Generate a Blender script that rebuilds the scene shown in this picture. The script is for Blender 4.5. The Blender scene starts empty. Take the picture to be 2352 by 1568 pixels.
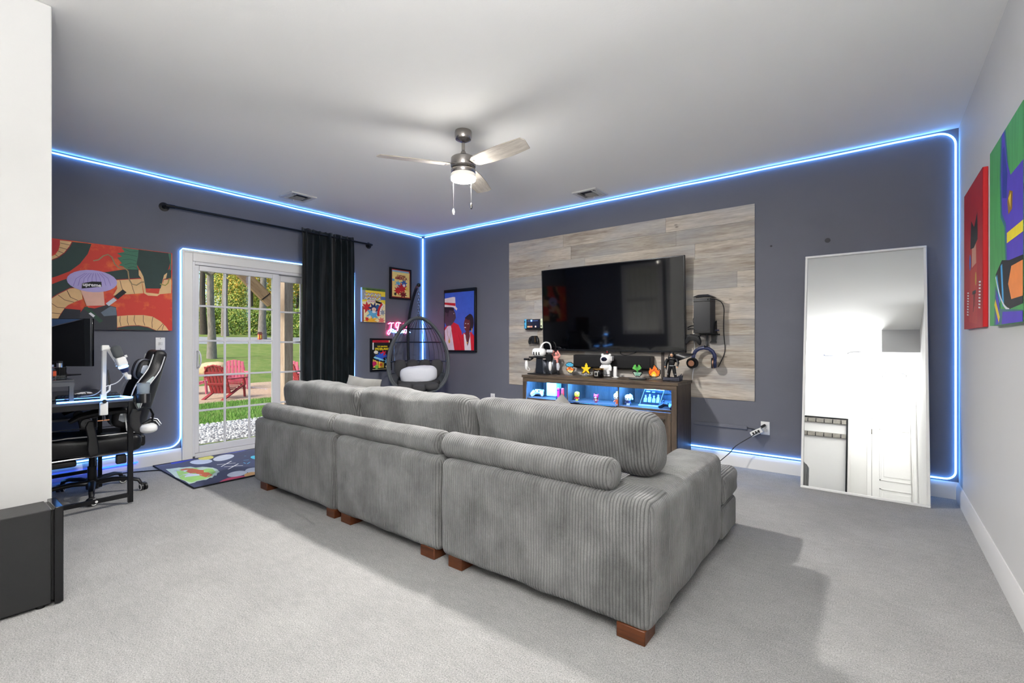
import bpy, bmesh, math, random
from mathutils import Vector, Matrix, noise
PI = math.pi
sc = bpy.context.scene
col = sc.collection
random.seed(7)

# ------------------------------------------------------------------ camera, world, exposure
XL, YT, XR, YF, HC = -5.372, 4.752, 0.485, 0.42, 2.74     # left wall, back (TV) wall, right wall, front wall, ceiling
ZC = 1.165
FPX = 1078.0
AZ = math.atan(835 / 1078.0)
cd = bpy.data.cameras.new('camera'); cam = bpy.data.objects.new('camera', cd); col.objects.link(cam)
cd.sensor_width = 36.0; cd.lens = FPX / 2352 * 36.0; cd.clip_start = 0.02; cd.clip_end = 400
cam.location = (0, 0, ZC); cam.rotation_euler = (PI / 2, 0, AZ)
sc.camera = cam
sc.view_settings.view_transform = 'Standard'; sc.view_settings.look = 'None'
sc.view_settings.exposure = 0.98; sc.view_settings.gamma = 1.0; sc.view_settings.use_curve_mapping = False
sc.cycles.use_denoising = True
sc.cycles.max_bounces = 10; sc.cycles.diffuse_bounces = 7; sc.cycles.glossy_bounces = 5
sc.cycles.transparent_max_bounces = 24; sc.cycles.transmission_bounces = 8
sc.cycles.caustics_reflective = False; sc.cycles.caustics_refractive = False
sc.cycles.sample_clamp_indirect = 6.0
K_HALL = 10.0        # radiance of the two flush ceiling lamps of the hall
K_FAN = 780.0         # fan lamp
K_LED = 3.0          # led strips
w = bpy.data.worlds.new('sky'); sc.world = w; w.use_nodes = True
nt = w.node_tree; bg = nt.nodes['Background']
sky = nt.nodes.new('ShaderNodeTexSky'); sky.sky_type = 'NISHITA'; sky.sun_disc = False
sky.sun_elevation = math.radians(38); sky.sun_rotation = math.radians(200); sky.air_density = 1.0; sky.dust_density = 2.5; sky.ozone_density = 1.5
nt.links.new(sky.outputs[0], bg.inputs[0]); bg.inputs[1].default_value = 0.15
sd = bpy.data.lights.new('sun', 'SUN'); sd.energy = 2.0; sd.angle = math.radians(25); sd.color = (1, .95, .86)
sun = bpy.data.objects.new('sun', sd); col.objects.link(sun); sun.location = (-14, -6, 12)
sun.rotation_euler = Vector((-0.05, 0.85, -0.75)).to_track_quat('-Z', 'Y').to_euler()

ad = bpy.data.lights.new('ceiling_fill', 'AREA'); ad.energy = 100; ad.shape = 'RECTANGLE'; ad.size = 1.0; ad.size_y = .35; ad.color = (.98, .99, 1)      # added unseen fill light aimed at the ceiling to brighten the room
af = bpy.data.objects.new('ceiling_fill', ad); col.objects.link(af); af.location = (.0, -.28, 2.0); af.rotation_euler = (PI, 0, 0)

# ------------------------------------------------------------------ mesh builder
def S(r, g, b):
    f = lambda c: (c / 12.92 if c <= 0.04045 else ((c + 0.055) / 1.055) ** 2.4)
    return (f(r / 255), f(g / 255), f(b / 255), 1)

class MB:
    def __init__(s): s.v = []; s.f = []; s.m = []
    def add(s, vs, fs, mi=0, M=None):
        o = len(s.v)
        if M is not None: vs = [M @ Vector(p) for p in vs]
        s.v += [tuple(p) for p in vs]; s.f += [tuple(i + o for i in f) for f in fs]; s.m += [mi] * len(fs); return s
    def box(s, x0, x1, y0, y1, z0, z1, mi=0, M=None):
        vs = [(x, y, z) for z in (z0, z1) for y in (y0, y1) for x in (x0, x1)]
        return s.add(vs, [(0, 2, 3, 1), (4, 5, 7, 6), (0, 1, 5, 4), (2, 6, 7, 3), (0, 4, 6, 2), (1, 3, 7, 5)], mi, M)
    def bar(s, p0, p1, wx, wy, mi=0, up=(0, 0, 1)):
        p0 = Vector(p0); p1 = Vector(p1); d = p1 - p0; q = d.to_track_quat('Z', 'Y')
        M = Matrix.Translation(p0) @ q.to_matrix().to_4x4()
        return s.box(-wx / 2, wx / 2, -wy / 2, wy / 2, 0, d.length, mi, M)
    def cyl(s, p0, p1, r0, r1=None, n=16, mi=0, cap=True):
        r1 = r0 if r1 is None else r1
        p0 = Vector(p0); p1 = Vector(p1); q = (p1 - p0).to_track_quat('Z', 'Y')
        vs = []
        for p, r in ((p0, r0), (p1, r1)):
            for i in range(n):
                a = 2 * PI * i / n; vs.append(p + q @ Vector((r * math.cos(a), r * math.sin(a), 0)))
        fs = [(i, (i + 1) % n, n + (i + 1) % n, n + i) for i in range(n)]
        if cap: fs += [tuple(range(n - 1, -1, -1)), tuple(range(n, 2 * n))]
        return s.add(vs, fs, mi)
    def tube(s, pts, r, n=8, closed=False, mi=0, flat=1.0):
        P = [Vector(p) for p in pts]; m = len(P); vs = []; fs = []; last = None
        for i, p in enumerate(P):
            if closed: d = P[(i + 1) % m] - P[i - 1]
            else: d = P[min(i + 1, m - 1)] - P[max(i - 1, 0)]
            d.normalize()
            if last is None:
                a = Vector((0, 0, 1)) if abs(d.z) < .9 else Vector((1, 0, 0)); u = d.cross(a).normalized()
            else:
                u = last - d * last.dot(d)
                u = u.normalized() if u.length > 1e-6 else d.orthogonal().normalized()
            last = u; v = d.cross(u); rr = r[i] if isinstance(r, (list, tuple)) else r
            for k in range(n):
                t = 2 * PI * k / n; vs.append(p + u * (rr * math.cos(t)) + v * (rr * flat * math.sin(t)))
        for i in range(m if closed else m - 1):
            for k in range(n):
                a = i * n + k; b = i * n + (k + 1) % n; j = ((i + 1) % m) * n
                fs.append((a, b, j + (k + 1) % n, j + k))
        if not closed: fs += [tuple(range(n - 1, -1, -1)), tuple(range((m - 1) * n, m * n))]
        return s.add(vs, fs, mi)
    def lathe(s, prof, c=(0, 0, 0), n=24, mi=0, M=None, cap=True, sx=1, sy=1):
        vs = []; fs = []; m = len(prof)
        for r, z in prof:
            for k in range(n):
                t = 2 * PI * k / n; vs.append((c[0] + r * math.cos(t) * sx, c[1] + r * math.sin(t) * sy, c[2] + z))
        for i in range(m - 1):
            for k in range(n):
                fs.append((i * n + k, i * n + (k + 1) % n, (i + 1) * n + (k + 1) % n, (i + 1) * n + k))
        if cap: fs += [tuple(range(n - 1, -1, -1)), tuple(range((m - 1) * n, m * n))]
        return s.add(vs, fs, mi, M)
    def prism(s, poly, y0, y1, mi=0, M=None):          # outline in x,z extruded along y
        n = len(poly); vs = [(x, y0, z) for x, z in poly] + [(x, y1, z) for x, z in poly]
        fs = [tuple(range(n)), tuple(range(2 * n - 1, n - 1, -1))] + [(i, n + i, n + (i + 1) % n, (i + 1) % n) for i in range(n)]
        return s.add(vs, fs, mi, M)
    def prismx(s, poly, x0, x1, mi=0, M=None):         # outline in y,z extruded along x
        n = len(poly); vs = [(x0, y, z) for y, z in poly] + [(x1, y, z) for y, z in poly]
        fs = [tuple(range(n)), tuple(range(2 * n - 1, n - 1, -1))] + [(i, n + i, n + (i + 1) % n, (i + 1) % n) for i in range(n)]
        return s.add(vs, fs, mi, M)
    def poly(s, pts, mi=0): return s.add(pts, [tuple(range(len(pts)))], mi)
    def ell(s, c, r, n=16, m=10, e1=1.0, e2=1.0, mi=0, M=None, fn=None):
        sg = lambda v, e: math.copysign(abs(v) ** e, v); vs = []; fs = []
        for i in range(m + 1):
            la = -PI / 2 + PI * i / m
            for k in range(n):
                lo = 2 * PI * k / n
                p = Vector((sg(math.cos(la), e1) * sg(math.cos(lo), e2), sg(math.cos(la), e1) * sg(math.sin(lo), e2), sg(math.sin(la), e1)))
                p = Vector((c[0] + r[0] * p.x, c[1] + r[1] * p.y, c[2] + r[2] * p.z))
                vs.append(fn(p) if fn else p)
        for i in range(m):
            for k in range(n): fs.append((i * n + k, i * n + (k + 1) % n, (i + 1) * n + (k + 1) % n, (i + 1) * n + k))
        return s.add(vs, fs, mi, M)
    def rbox(s, x0, x1, y0, y1, z0, z1, r, n=(4, 4, 4), k=3, fn=None, mi=0, M=None):
        h = ((x1 - x0) / 2, (y1 - y0) / 2, (z1 - z0) / 2); c = Vector(((x0 + x1) / 2, (y0 + y1) / 2, (z0 + z1) / 2))
        g = []
        for a in range(3):
            e = [-h[a] + r * (1 - math.tan(PI / 4 * (1 - i / k))) for i in range(k)]
            inn = [-(h[a] - r) + 2 * (h[a] - r) * i / n[a] for i in range(n[a] + 1)]
            g.append(e + inn + [-q for q in reversed(e)])
        idx = {}; vs = []
        def vid(p):
            key = tuple(round(q, 6) for q in p)
            if key in idx: return idx[key]
            q = Vector([max(-(h[a] - r), min(h[a] - r, p[a])) for a in range(3)])
            d = Vector(p) - q; N = d.normalized() if d.length > 1e-9 else Vector((0, 0, 1))
            P = q + N * r
            P = P + c
            if fn: P = fn(P, N)
            idx[key] = len(vs); vs.append(P); return idx[key]
        fs = []
        for ax in range(3):
            a, b = [(1, 2), (2, 0), (0, 1)][ax]
            for sgn in (-1, 1):
                for i in range(len(g[a]) - 1):
                    for j in range(len(g[b]) - 1):
                        q = []
                        for (di, dj) in ((0, 0), (1, 0), (1, 1), (0, 1)):
                            p = [0, 0, 0]; p[ax] = sgn * h[ax]; p[a] = g[a][i + di]; p[b] = g[b][j + dj]; q.append(vid(p))
                        fs.append(tuple(q if sgn > 0 else reversed(q)))
        return s.add(vs, fs, mi, M)
    def grid(s, fn, nu, nv, mi=0, closeu=False):
        vs = [fn(u / nu, v / nv) for v in range(nv + 1) for u in range(nu + 1)]
        fs = [(v * (nu + 1) + u, v * (nu + 1) + u + 1, (v + 1) * (nu + 1) + u + 1, (v + 1) * (nu + 1) + u) for v in range(nv) for u in range(nu)]
        return s.add(vs, fs, mi)
    def mesh(s, name, mats, smooth=40):
        me = bpy.data.meshes.new(name); me.from_pydata(s.v, [], s.f)
        for m in (mats if isinstance(mats, (list, tuple)) else [mats]): me.materials.append(m)
        if any(s.m): me.polygons.foreach_set('material_index', s.m)
        if smooth:
            me.polygons.foreach_set('use_smooth', [True] * len(me.polygons)); me.set_sharp_from_angle(angle=math.radians(smooth))
        me.update(); return me
    def build(s, name, mats, parent=None, loc=None, rot=None, bevel=0, smooth=40, label=None, kind=None, seg=2):
        o = bpy.data.objects.new(name, s.mesh(name, mats, smooth)); col.objects.link(o)
        if parent is not None: o.parent = parent
        if loc: o.location = loc
        if rot: o.rotation_euler = rot
        if bevel:
            b = o.modifiers.new('bevel', 'BEVEL'); b.width = bevel; b.segments = seg; b.limit_method = 'ANGLE'; b.angle_limit = math.radians(35)
        if label: o['label'] = label
        if kind: o['kind'] = kind
        return o

def spline(pts, sub=4):                                 # Catmull-Rom through the points
    P_ = [Vector(p) for p in pts]; out = []
    for i in range(len(P_) - 1):
        p0 = P_[max(i - 1, 0)]; p1 = P_[i]; p2 = P_[i + 1]; p3 = P_[min(i + 2, len(P_) - 1)]
        for k in range(sub):
            s = k / sub; out.append(.5 * ((2 * p1) + (p2 - p0) * s + (2 * p0 - 5 * p1 + 4 * p2 - p3) * s * s + (3 * p1 - p0 - 3 * p2 + p3) * s ** 3))
    return out + [P_[-1]]
def tag(o, label, cat, group=None):
    o['label'] = label; o['category'] = cat
    if group: o['group'] = group
    return o
def thing(name, label, cat, loc=(0, 0, 0), rz=0, group=None, rot=None):
    o = bpy.data.objects.new(name, None); o.empty_display_size = .1; col.objects.link(o)
    o.location = loc; o.rotation_euler = rot if rot else (0, 0, rz)
    return tag(o, label, cat, group)
def struct(o): o['kind'] = 'structure'; return o
def dup(root, loc=None, rz=None, label=None):
    def cp(o, par):
        c = o.copy(); col.objects.link(c); c.parent = par
        for ch in list(o.children): cp(ch, c)
        return c
    r = cp(root, None)
    if loc: r.location = loc
    if rz is not None: r.rotation_euler = (0, 0, rz)
    if label: r['label'] = label
    return r
def at(px, py, depth):                                  # a point at a given depth in front of the camera
    a = (px - 1176) / FPX; b = -(py - 784) / FPX
    return Vector(((-math.sin(AZ) + a * math.cos(AZ)) * depth, (math.cos(AZ) + a * math.sin(AZ)) * depth, ZC + b * depth))
def text(name, s, size, mat, parent, x, y, z, sx=1.0, ext=.0008, align='CENTER', shear=0, label=None, off=0.0):
    cu = bpy.data.curves.new(name, 'FONT'); cu.body = s; cu.size = size; cu.extrude = ext; cu.align_x = align; cu.shear = shear; cu.resolution_u = 3; cu.offset = off
    ob = bpy.data.objects.new(name, cu); me = bpy.data.meshes.new_from_object(ob); bpy.data.objects.remove(ob)
    me.materials.clear(); me.materials.append(mat)
    o = bpy.data.objects.new(name, me); col.objects.link(o); o.parent = parent
    o.location = (x, y, z); o.rotation_euler = (PI / 2, 0, 0); o.scale = (sx, 1, 1)
    if label: o['label'] = label
    return o

# ------------------------------------------------------------------ materials
def mat(name, c, rough=.5, metal=0, spec=.5, emit=None, es=0, bump=0, bscale=80, sheen=0, var=0, vscale=6, coat=0, alpha=1, trans=0, ior=1.45, vstretch=None, detail=3):
    m = bpy.data.materials.new(name); m.use_nodes = True; t = m.node_tree; b = t.nodes['Principled BSDF']
    c = c if len(c) == 4 else S(*c)
    b.inputs['Base Color'].default_value = c; b.inputs['Roughness'].default_value = rough; b.inputs['Metallic'].default_value = metal
    b.inputs['Specular IOR Level'].default_value = spec; b.inputs['Sheen Weight'].default_value = sheen; b.inputs['Coat Weight'].default_value = coat
    b.inputs['Alpha'].default_value = alpha; b.inputs['Transmission Weight'].default_value = trans; b.inputs['IOR'].default_value = ior
    if emit:
        b.inputs['Emission Color'].default_value = emit if len(emit) == 4 else S(*emit); b.inputs['Emission Strength'].default_value = es
    if bump or var:
        tc = t.nodes.new('ShaderNodeTexCoord'); src = tc.outputs['Object']
        if vstretch:
            mp = t.nodes.new('ShaderNodeMapping'); mp.inputs['Scale'].default_value = vstretch; t.links.new(src, mp.inputs[0]); src = mp.outputs[0]
    if var:
        nz = t.nodes.new('ShaderNodeTexNoise'); nz.inputs['Scale'].default_value = vscale; nz.inputs['Detail'].default_value = detail; t.links.new(src, nz.inputs[0])
        mr = t.nodes.new('ShaderNodeMapRange'); mr.inputs[1].default_value = .3; mr.inputs[2].default_value = .7
        mr.inputs[3].default_value = 1 - var; mr.inputs[4].default_value = 1 + var; t.links.new(nz.outputs[0], mr.inputs[0])
        mx = t.nodes.new('ShaderNodeMix'); mx.data_type = 'RGBA'; mx.blend_type = 'MULTIPLY'; mx.inputs[0].default_value = 1
        mx.inputs[6].default_value = c; t.links.new(mr.outputs[0], mx.inputs[7]); t.links.new(mx.outputs[2], b.inputs['Base Color'])
    if bump:
        nz = t.nodes.new('ShaderNodeTexNoise'); nz.inputs['Scale'].default_value = bscale; nz.inputs['Detail'].default_value = 4; t.links.new(src, nz.inputs[0])
        bp = t.nodes.new('ShaderNodeBump'); bp.inputs['Strength'].default_value = bump; bp.inputs['Distance'].default_value = .01
        t.links.new(nz.outputs[0], bp.inputs['Height']); t.links.new(bp.outputs[0], b.inputs['Normal'])
    return m

class G:                                                # tiny node-graph helper
    def __init__(s, name):
        s.m = bpy.data.materials.new(name); s.m.use_nodes = True; s.t = s.m.node_tree; s.b = s.t.nodes['Principled BSDF']
    def n(s, typ, **kw):
        x = s.t.nodes.new('ShaderNode' + typ)
        for k, v in kw.items(): setattr(x, k, v)
        return x
    def l(s, a, b): s.t.links.new(a, b)
    def math(s, op, a, b=None, c=None):
        x = s.n('Math', operation=op)
        for i, v in enumerate((a, b, c)):
            if v is None: continue
            if isinstance(v, (int, float)): x.inputs[i].default_value = v
            else: s.l(v, x.inputs[i])
        return x.outputs[0]
    def mix(s, f, a, b, blend='MIX'):
        x = s.n('Mix', data_type='RGBA', blend_type=blend)
        for i, v in ((0, f), (6, a), (7, b)):
            if isinstance(v, (int, float)): x.inputs[i].default_value = v
            elif isinstance(v, tuple): x.inputs[i].default_value = v
            else: s.l(v, x.inputs[i])
        return x.outputs[2]
    def noise(s, vec, scale, detail=3, rough=.5):
        x = s.n('TexNoise'); x.inputs['Scale'].default_value = scale; x.inputs['Detail'].default_value = detail; x.inputs['Roughness'].default_value = rough
        s.l(vec, x.inputs['Vector']); return x.outputs[0]
    def rng(s, v, a, b, c, d):
        x = s.n('MapRange'); s.l(v, x.inputs[0])
        for i, q in enumerate((a, b, c, d)): x.inputs[i + 1].default_value = q
        return x.outputs[0]
    def mapping(s, vec, scale=(1, 1, 1), loc=(0, 0, 0)):
        x = s.n('Mapping'); x.inputs['Scale'].default_value = scale; x.inputs['Location'].default_value = loc; s.l(vec, x.inputs[0]); return x.outputs[0]
    def bump(s, h, st=1, dist=.01):
        x = s.n('Bump'); x.inputs['Strength'].default_value = st; x.inputs['Distance'].default_value = dist; s.l(h, x.inputs['Height']); s.l(x.outputs[0], s.b.inputs['Normal'])
    def col(s, v): s.l(v, s.b.inputs['Base Color'])

def corduroy(name, main='X', base=(114, 114, 113)):
    g = G(name); tc = g.n('TexCoord'); sp = g.n('SeparateXYZ'); g.l(tc.outputs['Object'], sp.inputs[0])
    sn = g.n('SeparateXYZ'); g.l(tc.outputs['Normal'], sn.inputs[0])
    i, j = (0, 1) if main == 'X' else (1, 0)
    msk = g.math('GREATER_THAN', g.math('ABSOLUTE', sn.outputs[i]), .72)
    c = g.math('ADD', g.math('MULTIPLY', sp.outputs[i], g.math('SUBTRACT', 1, msk)), g.math('MULTIPLY', sp.outputs[j], msk))
    wob = g.math('MULTIPLY', g.math('SUBTRACT', g.noise(tc.outputs['Object'], 7, 2), .5), .006)
    ph = g.math('MULTIPLY', g.math('ADD', c, wob), PI / .0142)
    rib = g.math('POWER', g.math('ABSOLUTE', g.math('SINE', ph)), .75)
    big = g.noise(g.mapping(tc.outputs['Object'], (1, 1, .75)), 4.6, 4, .62)
    fine = g.noise(tc.outputs['Object'], 260, 2)
    nap = g.rng(big, .36, .66, .62, 1.30)
    cc = g.mix(1.0, S(*base), g.n('CombineXYZ').outputs[0], 'MULTIPLY') if False else None
    v = g.math('MULTIPLY', nap, g.math('MULTIPLY', g.rng(rib, 0, .8, .50, 1.06), g.rng(fine, .3, .7, .88, 1.12)))
    cb = g.n('CombineXYZ')
    for k in range(3): g.l(v, cb.inputs[k])
    g.col(g.mix(1.0, S(*base), cb.outputs[0], 'MULTIPLY'))
    g.b.inputs['Roughness'].default_value = .85; g.b.inputs['Sheen Weight'].default_value = .25; g.b.inputs['Sheen Roughness'].default_value = .4
    g.b.inputs['Specular IOR Level'].default_value = .2
    h = g.math('ADD', rib, g.math('MULTIPLY', fine, .2)); g.bump(h, .75, .006)
    return g.m

def wood(name, c1, c2, axis='X', scale=1.0, rough=.5, knots=False, var=.0, fine=1.0, obj_rand=False):
    g = G(name); tc = g.n('TexCoord'); vec = tc.outputs['Object']
    if obj_rand:
        oi = g.n('ObjectInfo'); ad = g.n('VectorMath', operation='ADD'); cb = g.n('CombineXYZ')
        r10 = g.math('MULTIPLY', oi.outputs['Random'], 37.0)
        for k in range(3): g.l(r10, cb.inputs[k])
        g.l(vec, ad.inputs[0]); g.l(cb.outputs[0], ad.inputs[1]); vec = ad.outputs[0]
    st = {'X': (1, 12, 12), 'Y': (12, 1, 12), 'Z': (12, 12, 1)}[axis]
    a = g.noise(g.mapping(vec, tuple(q * scale for q in st)), 1.6, 6, .65)
    b = g.noise(g.mapping(vec, tuple(q * scale * 5 for q in st)), 2.2, 3, .6)
    f = g.rng(g.math('ADD', g.math('MULTIPLY', a, .65), g.math('MULTIPLY', b, .35)), .34, .66, 0, 1)
    colr = g.mix(f, S(*c1), S(*c2))
    if knots:
        mp = g.mapping(vec, {'X': (1, 1, 2.2), 'Z': (2.2, 1, 1)}[axis if axis in 'XZ' else 'X']); vo = g.n('TexVoronoi'); vo.inputs['Scale'].default_value = 3.4; g.l(mp, vo.inputs['Vector'])
        kf = g.rng(vo.outputs['Distance'], .015, .085, .9, 0); colr = g.mix(kf, colr, S(84, 74, 66))
        blu = g.noise(g.mapping(vec, (1, 1, 3)), 1.4, 3); colr = g.mix(g.rng(blu, .42, .62, 0, .6), colr, S(158, 160, 164))
    if obj_rand:
        rv = g.rng(oi.outputs['Random'], 0, 1, .82, 1.14); cb2 = g.n('CombineXYZ')
        for k in range(3): g.l(rv, cb2.inputs[k])
        colr = g.mix(1.0, colr, cb2.outputs[0], 'MULTIPLY')
    g.col(colr); g.b.inputs['Roughness'].default_value = rough; g.b.inputs['Specular IOR Level'].default_value = .35
    g.bump(f, .25, .002); return g.m

BLACK = mat('black_plastic', (22, 22, 24), .42)
MBLACK = mat('black_metal', (26, 26, 28), .38, .4)
GLOSSB = mat('gloss_black', (8, 8, 10), .08)
DGREY = mat('dark_grey_plastic', (48, 49, 52), .5)
WHITE = mat('white_plastic', (226, 226, 226), .35)
TRIM = mat('white_trim_paint', (222, 221, 219), .32)
VINYL = mat('white_vinyl', (212, 212, 216), .3)
CHROME = mat('chrome', (210, 210, 214), .14, 1)
NICKEL = mat('dark_nickel', (120, 116, 112), .2, 1)
REDP = mat('red_plastic', (214, 34, 40), .4)
CLEAR = mat('clear_acrylic', (235, 240, 245), .05, trans=.9, ior=1.3)
def thin_glass(name, tint=(1, 1, 1, 1), refl=.9):
    m = bpy.data.materials.new(name); m.use_nodes = True; t = m.node_tree; t.nodes.remove(t.nodes['Principled BSDF'])
    out = t.nodes['Material Output']; tr = t.nodes.new('ShaderNodeBsdfTransparent'); tr.inputs[0].default_value = tint
    gl = t.nodes.new('ShaderNodeBsdfGlossy'); gl.inputs['Roughness'].default_value = .02
    fr = t.nodes.new('ShaderNodeFresnel'); fr.inputs[0].default_value = 1.45
    mu = t.nodes.new('ShaderNodeMath'); mu.operation = 'MULTIPLY'; mu.inputs[1].default_value = refl; t.links.new(fr.outputs[0], mu.inputs[0])
    mx = t.nodes.new('ShaderNodeMixShader'); t.links.new(mu.outputs[0], mx.inputs[0]); t.links.new(tr.outputs[0], mx.inputs[1]); t.links.new(gl.outputs[0], mx.inputs[2]); t.links.new(mx.outputs[0], out.inputs[0])
    return m
GLASS = thin_glass('window_glass', (.97, .985, .98, 1), .35)
BOTTLE = mat('bottle_glass', (246, 249, 250), .03, trans=1.0, ior=1.18)
def emis(name, c, k):
    m = bpy.data.materials.new(name); m.use_nodes = True; t = m.node_tree; t.nodes.remove(t.nodes['Principled BSDF'])
    e = t.nodes.new('ShaderNodeEmission'); e.inputs[0].default_value = c; e.inputs[1].default_value = k; t.links.new(e.outputs[0], t.nodes['Material Output'].inputs[0]); return m
LEDB = emis('blue_led', (.105, .36, 1.0, 1), K_LED * 2.2)
# ------------------------------------------------------------------ room shell
DARK = mat('charcoal_wall_paint', (101, 103, 113), .62, spec=.35, bump=.12, bscale=160, var=.05, vscale=1.5)
WALLW = mat('white_wall_paint', (209, 208, 206), .6, bump=.02, bscale=120, var=.015, vscale=2)
CEIL = mat('white_ceiling_paint', (244, 243, 240), .8, spec=.2, bump=.05, bscale=90)
def carpet():
    g = G('grey_carpet'); tc = g.n('TexCoord'); o = tc.outputs['Object']
    n1 = g.noise(o, 190, 3, .7); n2 = g.noise(g.mapping(o, (1, 1.6, 1)), 420, 2); n3 = g.noise(o, 2.2, 4, .6); n4 = g.noise(g.mapping(o, (1, 2.4, 1)), 16, 4, .7)
    v = g.math('MULTIPLY', g.math('MULTIPLY', g.rng(n1, .3, .7, .52, 1.40), g.rng(n2, .3, .7, .85, 1.14)), g.math('MULTIPLY', g.rng(n3, .35, .65, .90, 1.06), g.rng(n4, .3, .7, .90, 1.08)))
    cb = g.n('CombineXYZ')
    for k in range(3): g.l(v, cb.inputs[k])
    g.col(g.mix(1.0, S(182, 181, 179), cb.outputs[0], 'MULTIPLY')); g.b.inputs['Roughness'].default_value = 1; g.b.inputs['Specular IOR Level'].default_value = .05
    g.b.inputs['Sheen Weight'].default_value = .15
    g.bump(g.math('ADD', n1, g.math('MULTIPLY', n2, .5)), .8, .012); return g.m
CARPET = carpet()
HX0, HY0 = -3.06, -1.70                                # the hall behind the camera
struct(MB().box(-5.5, XR + .12, -1.9, YT + .12, -.12, 0).build('floor', CARPET, smooth=0))
struct(MB().box(-5.5, XR + .12, -1.9, YT + .12, HC, HC + .12).build('ceiling', CEIL, smooth=0))
DY0, DY1, DZ = 1.741, 3.461, 1.962                      # door opening
m = MB(); m.box(XL - .13, XL, YF - .15, DY0, 0, HC); m.box(XL - .13, XL, DY1, YT + .12, 0, HC); m.box(XL - .13, XL, DY0, DY1, DZ, HC); m.box(XL - .13, XL, DY0, DY1, -.12, .02)
struct(m.build('wall_left', DARK, smooth=0))
struct(MB().box(XL, XR, YT, YT + .12, 0, HC).build('wall_back', DARK, smooth=0))
struct(MB().box(XR, XR + .12, HY0 - .12, YT + .12, 0, HC).build('wall_right', WALLW, smooth=0))
WX0, WX1, WZ0, WZ1 = -4.0, -3.25, 1.0, 2.3
m = MB(); m.box(XL, WX0, YF - .13, YF, 0, HC); m.box(WX1, -3.14, YF - .13, YF, 0, HC); m.box(WX0, WX1, YF - .13, YF, 0, WZ0); m.box(WX0, WX1, YF - .13, YF, WZ1, HC)
struct(m.build('wall_front', DARK, smooth=0))
struct(MB().box(-3.14, HX0, -.82, YF, 0, HC).build('wall_partition', WALLW, smooth=0, bevel=.006))
struct(MB().box(HX0, -.36, -.82, -.70, 0, HC).build('wall_hall', WALLW, smooth=0))
struct(MB().box(-.48, -.36, HY0, -.82, 0, HC).build('wall_hall_side', WALLW, smooth=0))
struct(MB().box(-.48, XR, HY0 - .12, HY0, 0, HC).build('wall_rear', WALLW, smooth=0))
struct(MB().box(.07, XR, .32, .90, 2.40, HC).build('trim_soffit', WALLW, smooth=0))
# window of the front wall, its sheer curtain
t = struct(thing('window_1', 'window with white sheer', 'window', ((WX0 + WX1) / 2, YF - .02, WZ0))); del t['category']; del t['label']
hw = (WX1 - WX0) / 2; hh = WZ1 - WZ0
m = MB()
for a in (-1, 1): m.box(a * hw - .04, a * hw + .04, -.02, .04, -.04, hh + .04)
m.box(-hw, hw, -.02, .04, -.04, .04); m.box(-hw, hw, -.02, .04, hh - .04, hh + .04); m.box(-hw, hw, -.06, .02, hh / 2 - .02, hh / 2 + .02)
m.build('window_frame', TRIM, t, bevel=.004); MB().box(-hw, hw, -.05, -.045, 0, hh).build('pane', GLASS, t, smooth=0)
SHEER = bpy.data.materials.new('sheer_white'); SHEER.use_nodes = True; _t = SHEER.node_tree; _t.nodes.remove(_t.nodes['Principled BSDF']); _d = _t.nodes.new('ShaderNodeBsdfDiffuse'); _d.inputs[0].default_value = S(240, 240, 240); _r = _t.nodes.new('ShaderNodeBsdfTranslucent'); _r.inputs[0].default_value = S(240, 240, 240)
_x = _t.nodes.new('ShaderNodeMixShader'); _x.inputs[0].default_value = .75; _t.links.new(_d.outputs[0], _x.inputs[1]); _t.links.new(_r.outputs[0], _x.inputs[2]); _t.links.new(_x.outputs[0], _t.nodes['Material Output'].inputs[0])
c = MB().grid(lambda u, v: ((u - .5) * .68, .007 * math.sin(u * 40), v * 1.32), 90, 6).build('sheer_curtain', SHEER, loc=((WX0 + WX1) / 2, YF + .015, WZ0 - .03)); tag(c, 'white sheer curtain over the window beside the desk', 'curtain')
# baseboards: a stepped profile
def baseboard(name, p0, p1, nrm, h=.125):
    n = Vector(nrm); prof = [(0, 0), (.016, 0), (.016, h - .035), (.012, h - .025), (.010, h - .012), (.005, h), (0, h)]
    vs = [Vector(p) + n * a + Vector((0, 0, b)) for p in (p0, p1) for a, b in prof]; k = len(prof)
    fs = [(i, (i + 1) % k, k + (i + 1) % k, k + i) for i in range(k)] + [tuple(range(k - 1, -1, -1)), tuple(range(k, 2 * k))]
    o = MB().add(vs, fs).build(name, TRIM, smooth=30); return struct(o)
baseboard('baseboard_left', (XL, YF, 0), (XL, 1.648, 0), (1, 0, 0)); baseboard('baseboard_left_far', (XL, 3.554, 0), (XL, YT, 0), (1, 0, 0))
baseboard('baseboard_back', (XL, YT, 0), (XR, YT, 0), (0, -1, 0)); baseboard('baseboard_right', (XR, YT, 0), (XR, -.05, 0), (-1, 0, 0))
baseboard('baseboard_front', (XL, YF, 0), (-3.14, YF, 0), (0, 1, 0)); baseboard('baseboard_hall', (HX0, -.70, 0), (-.36, -.70, 0), (0, 1, 0)); baseboard('baseboard_partition', (HX0, -.70, 0), (HX0, YF, 0), (1, 0, 0), .11)
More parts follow.
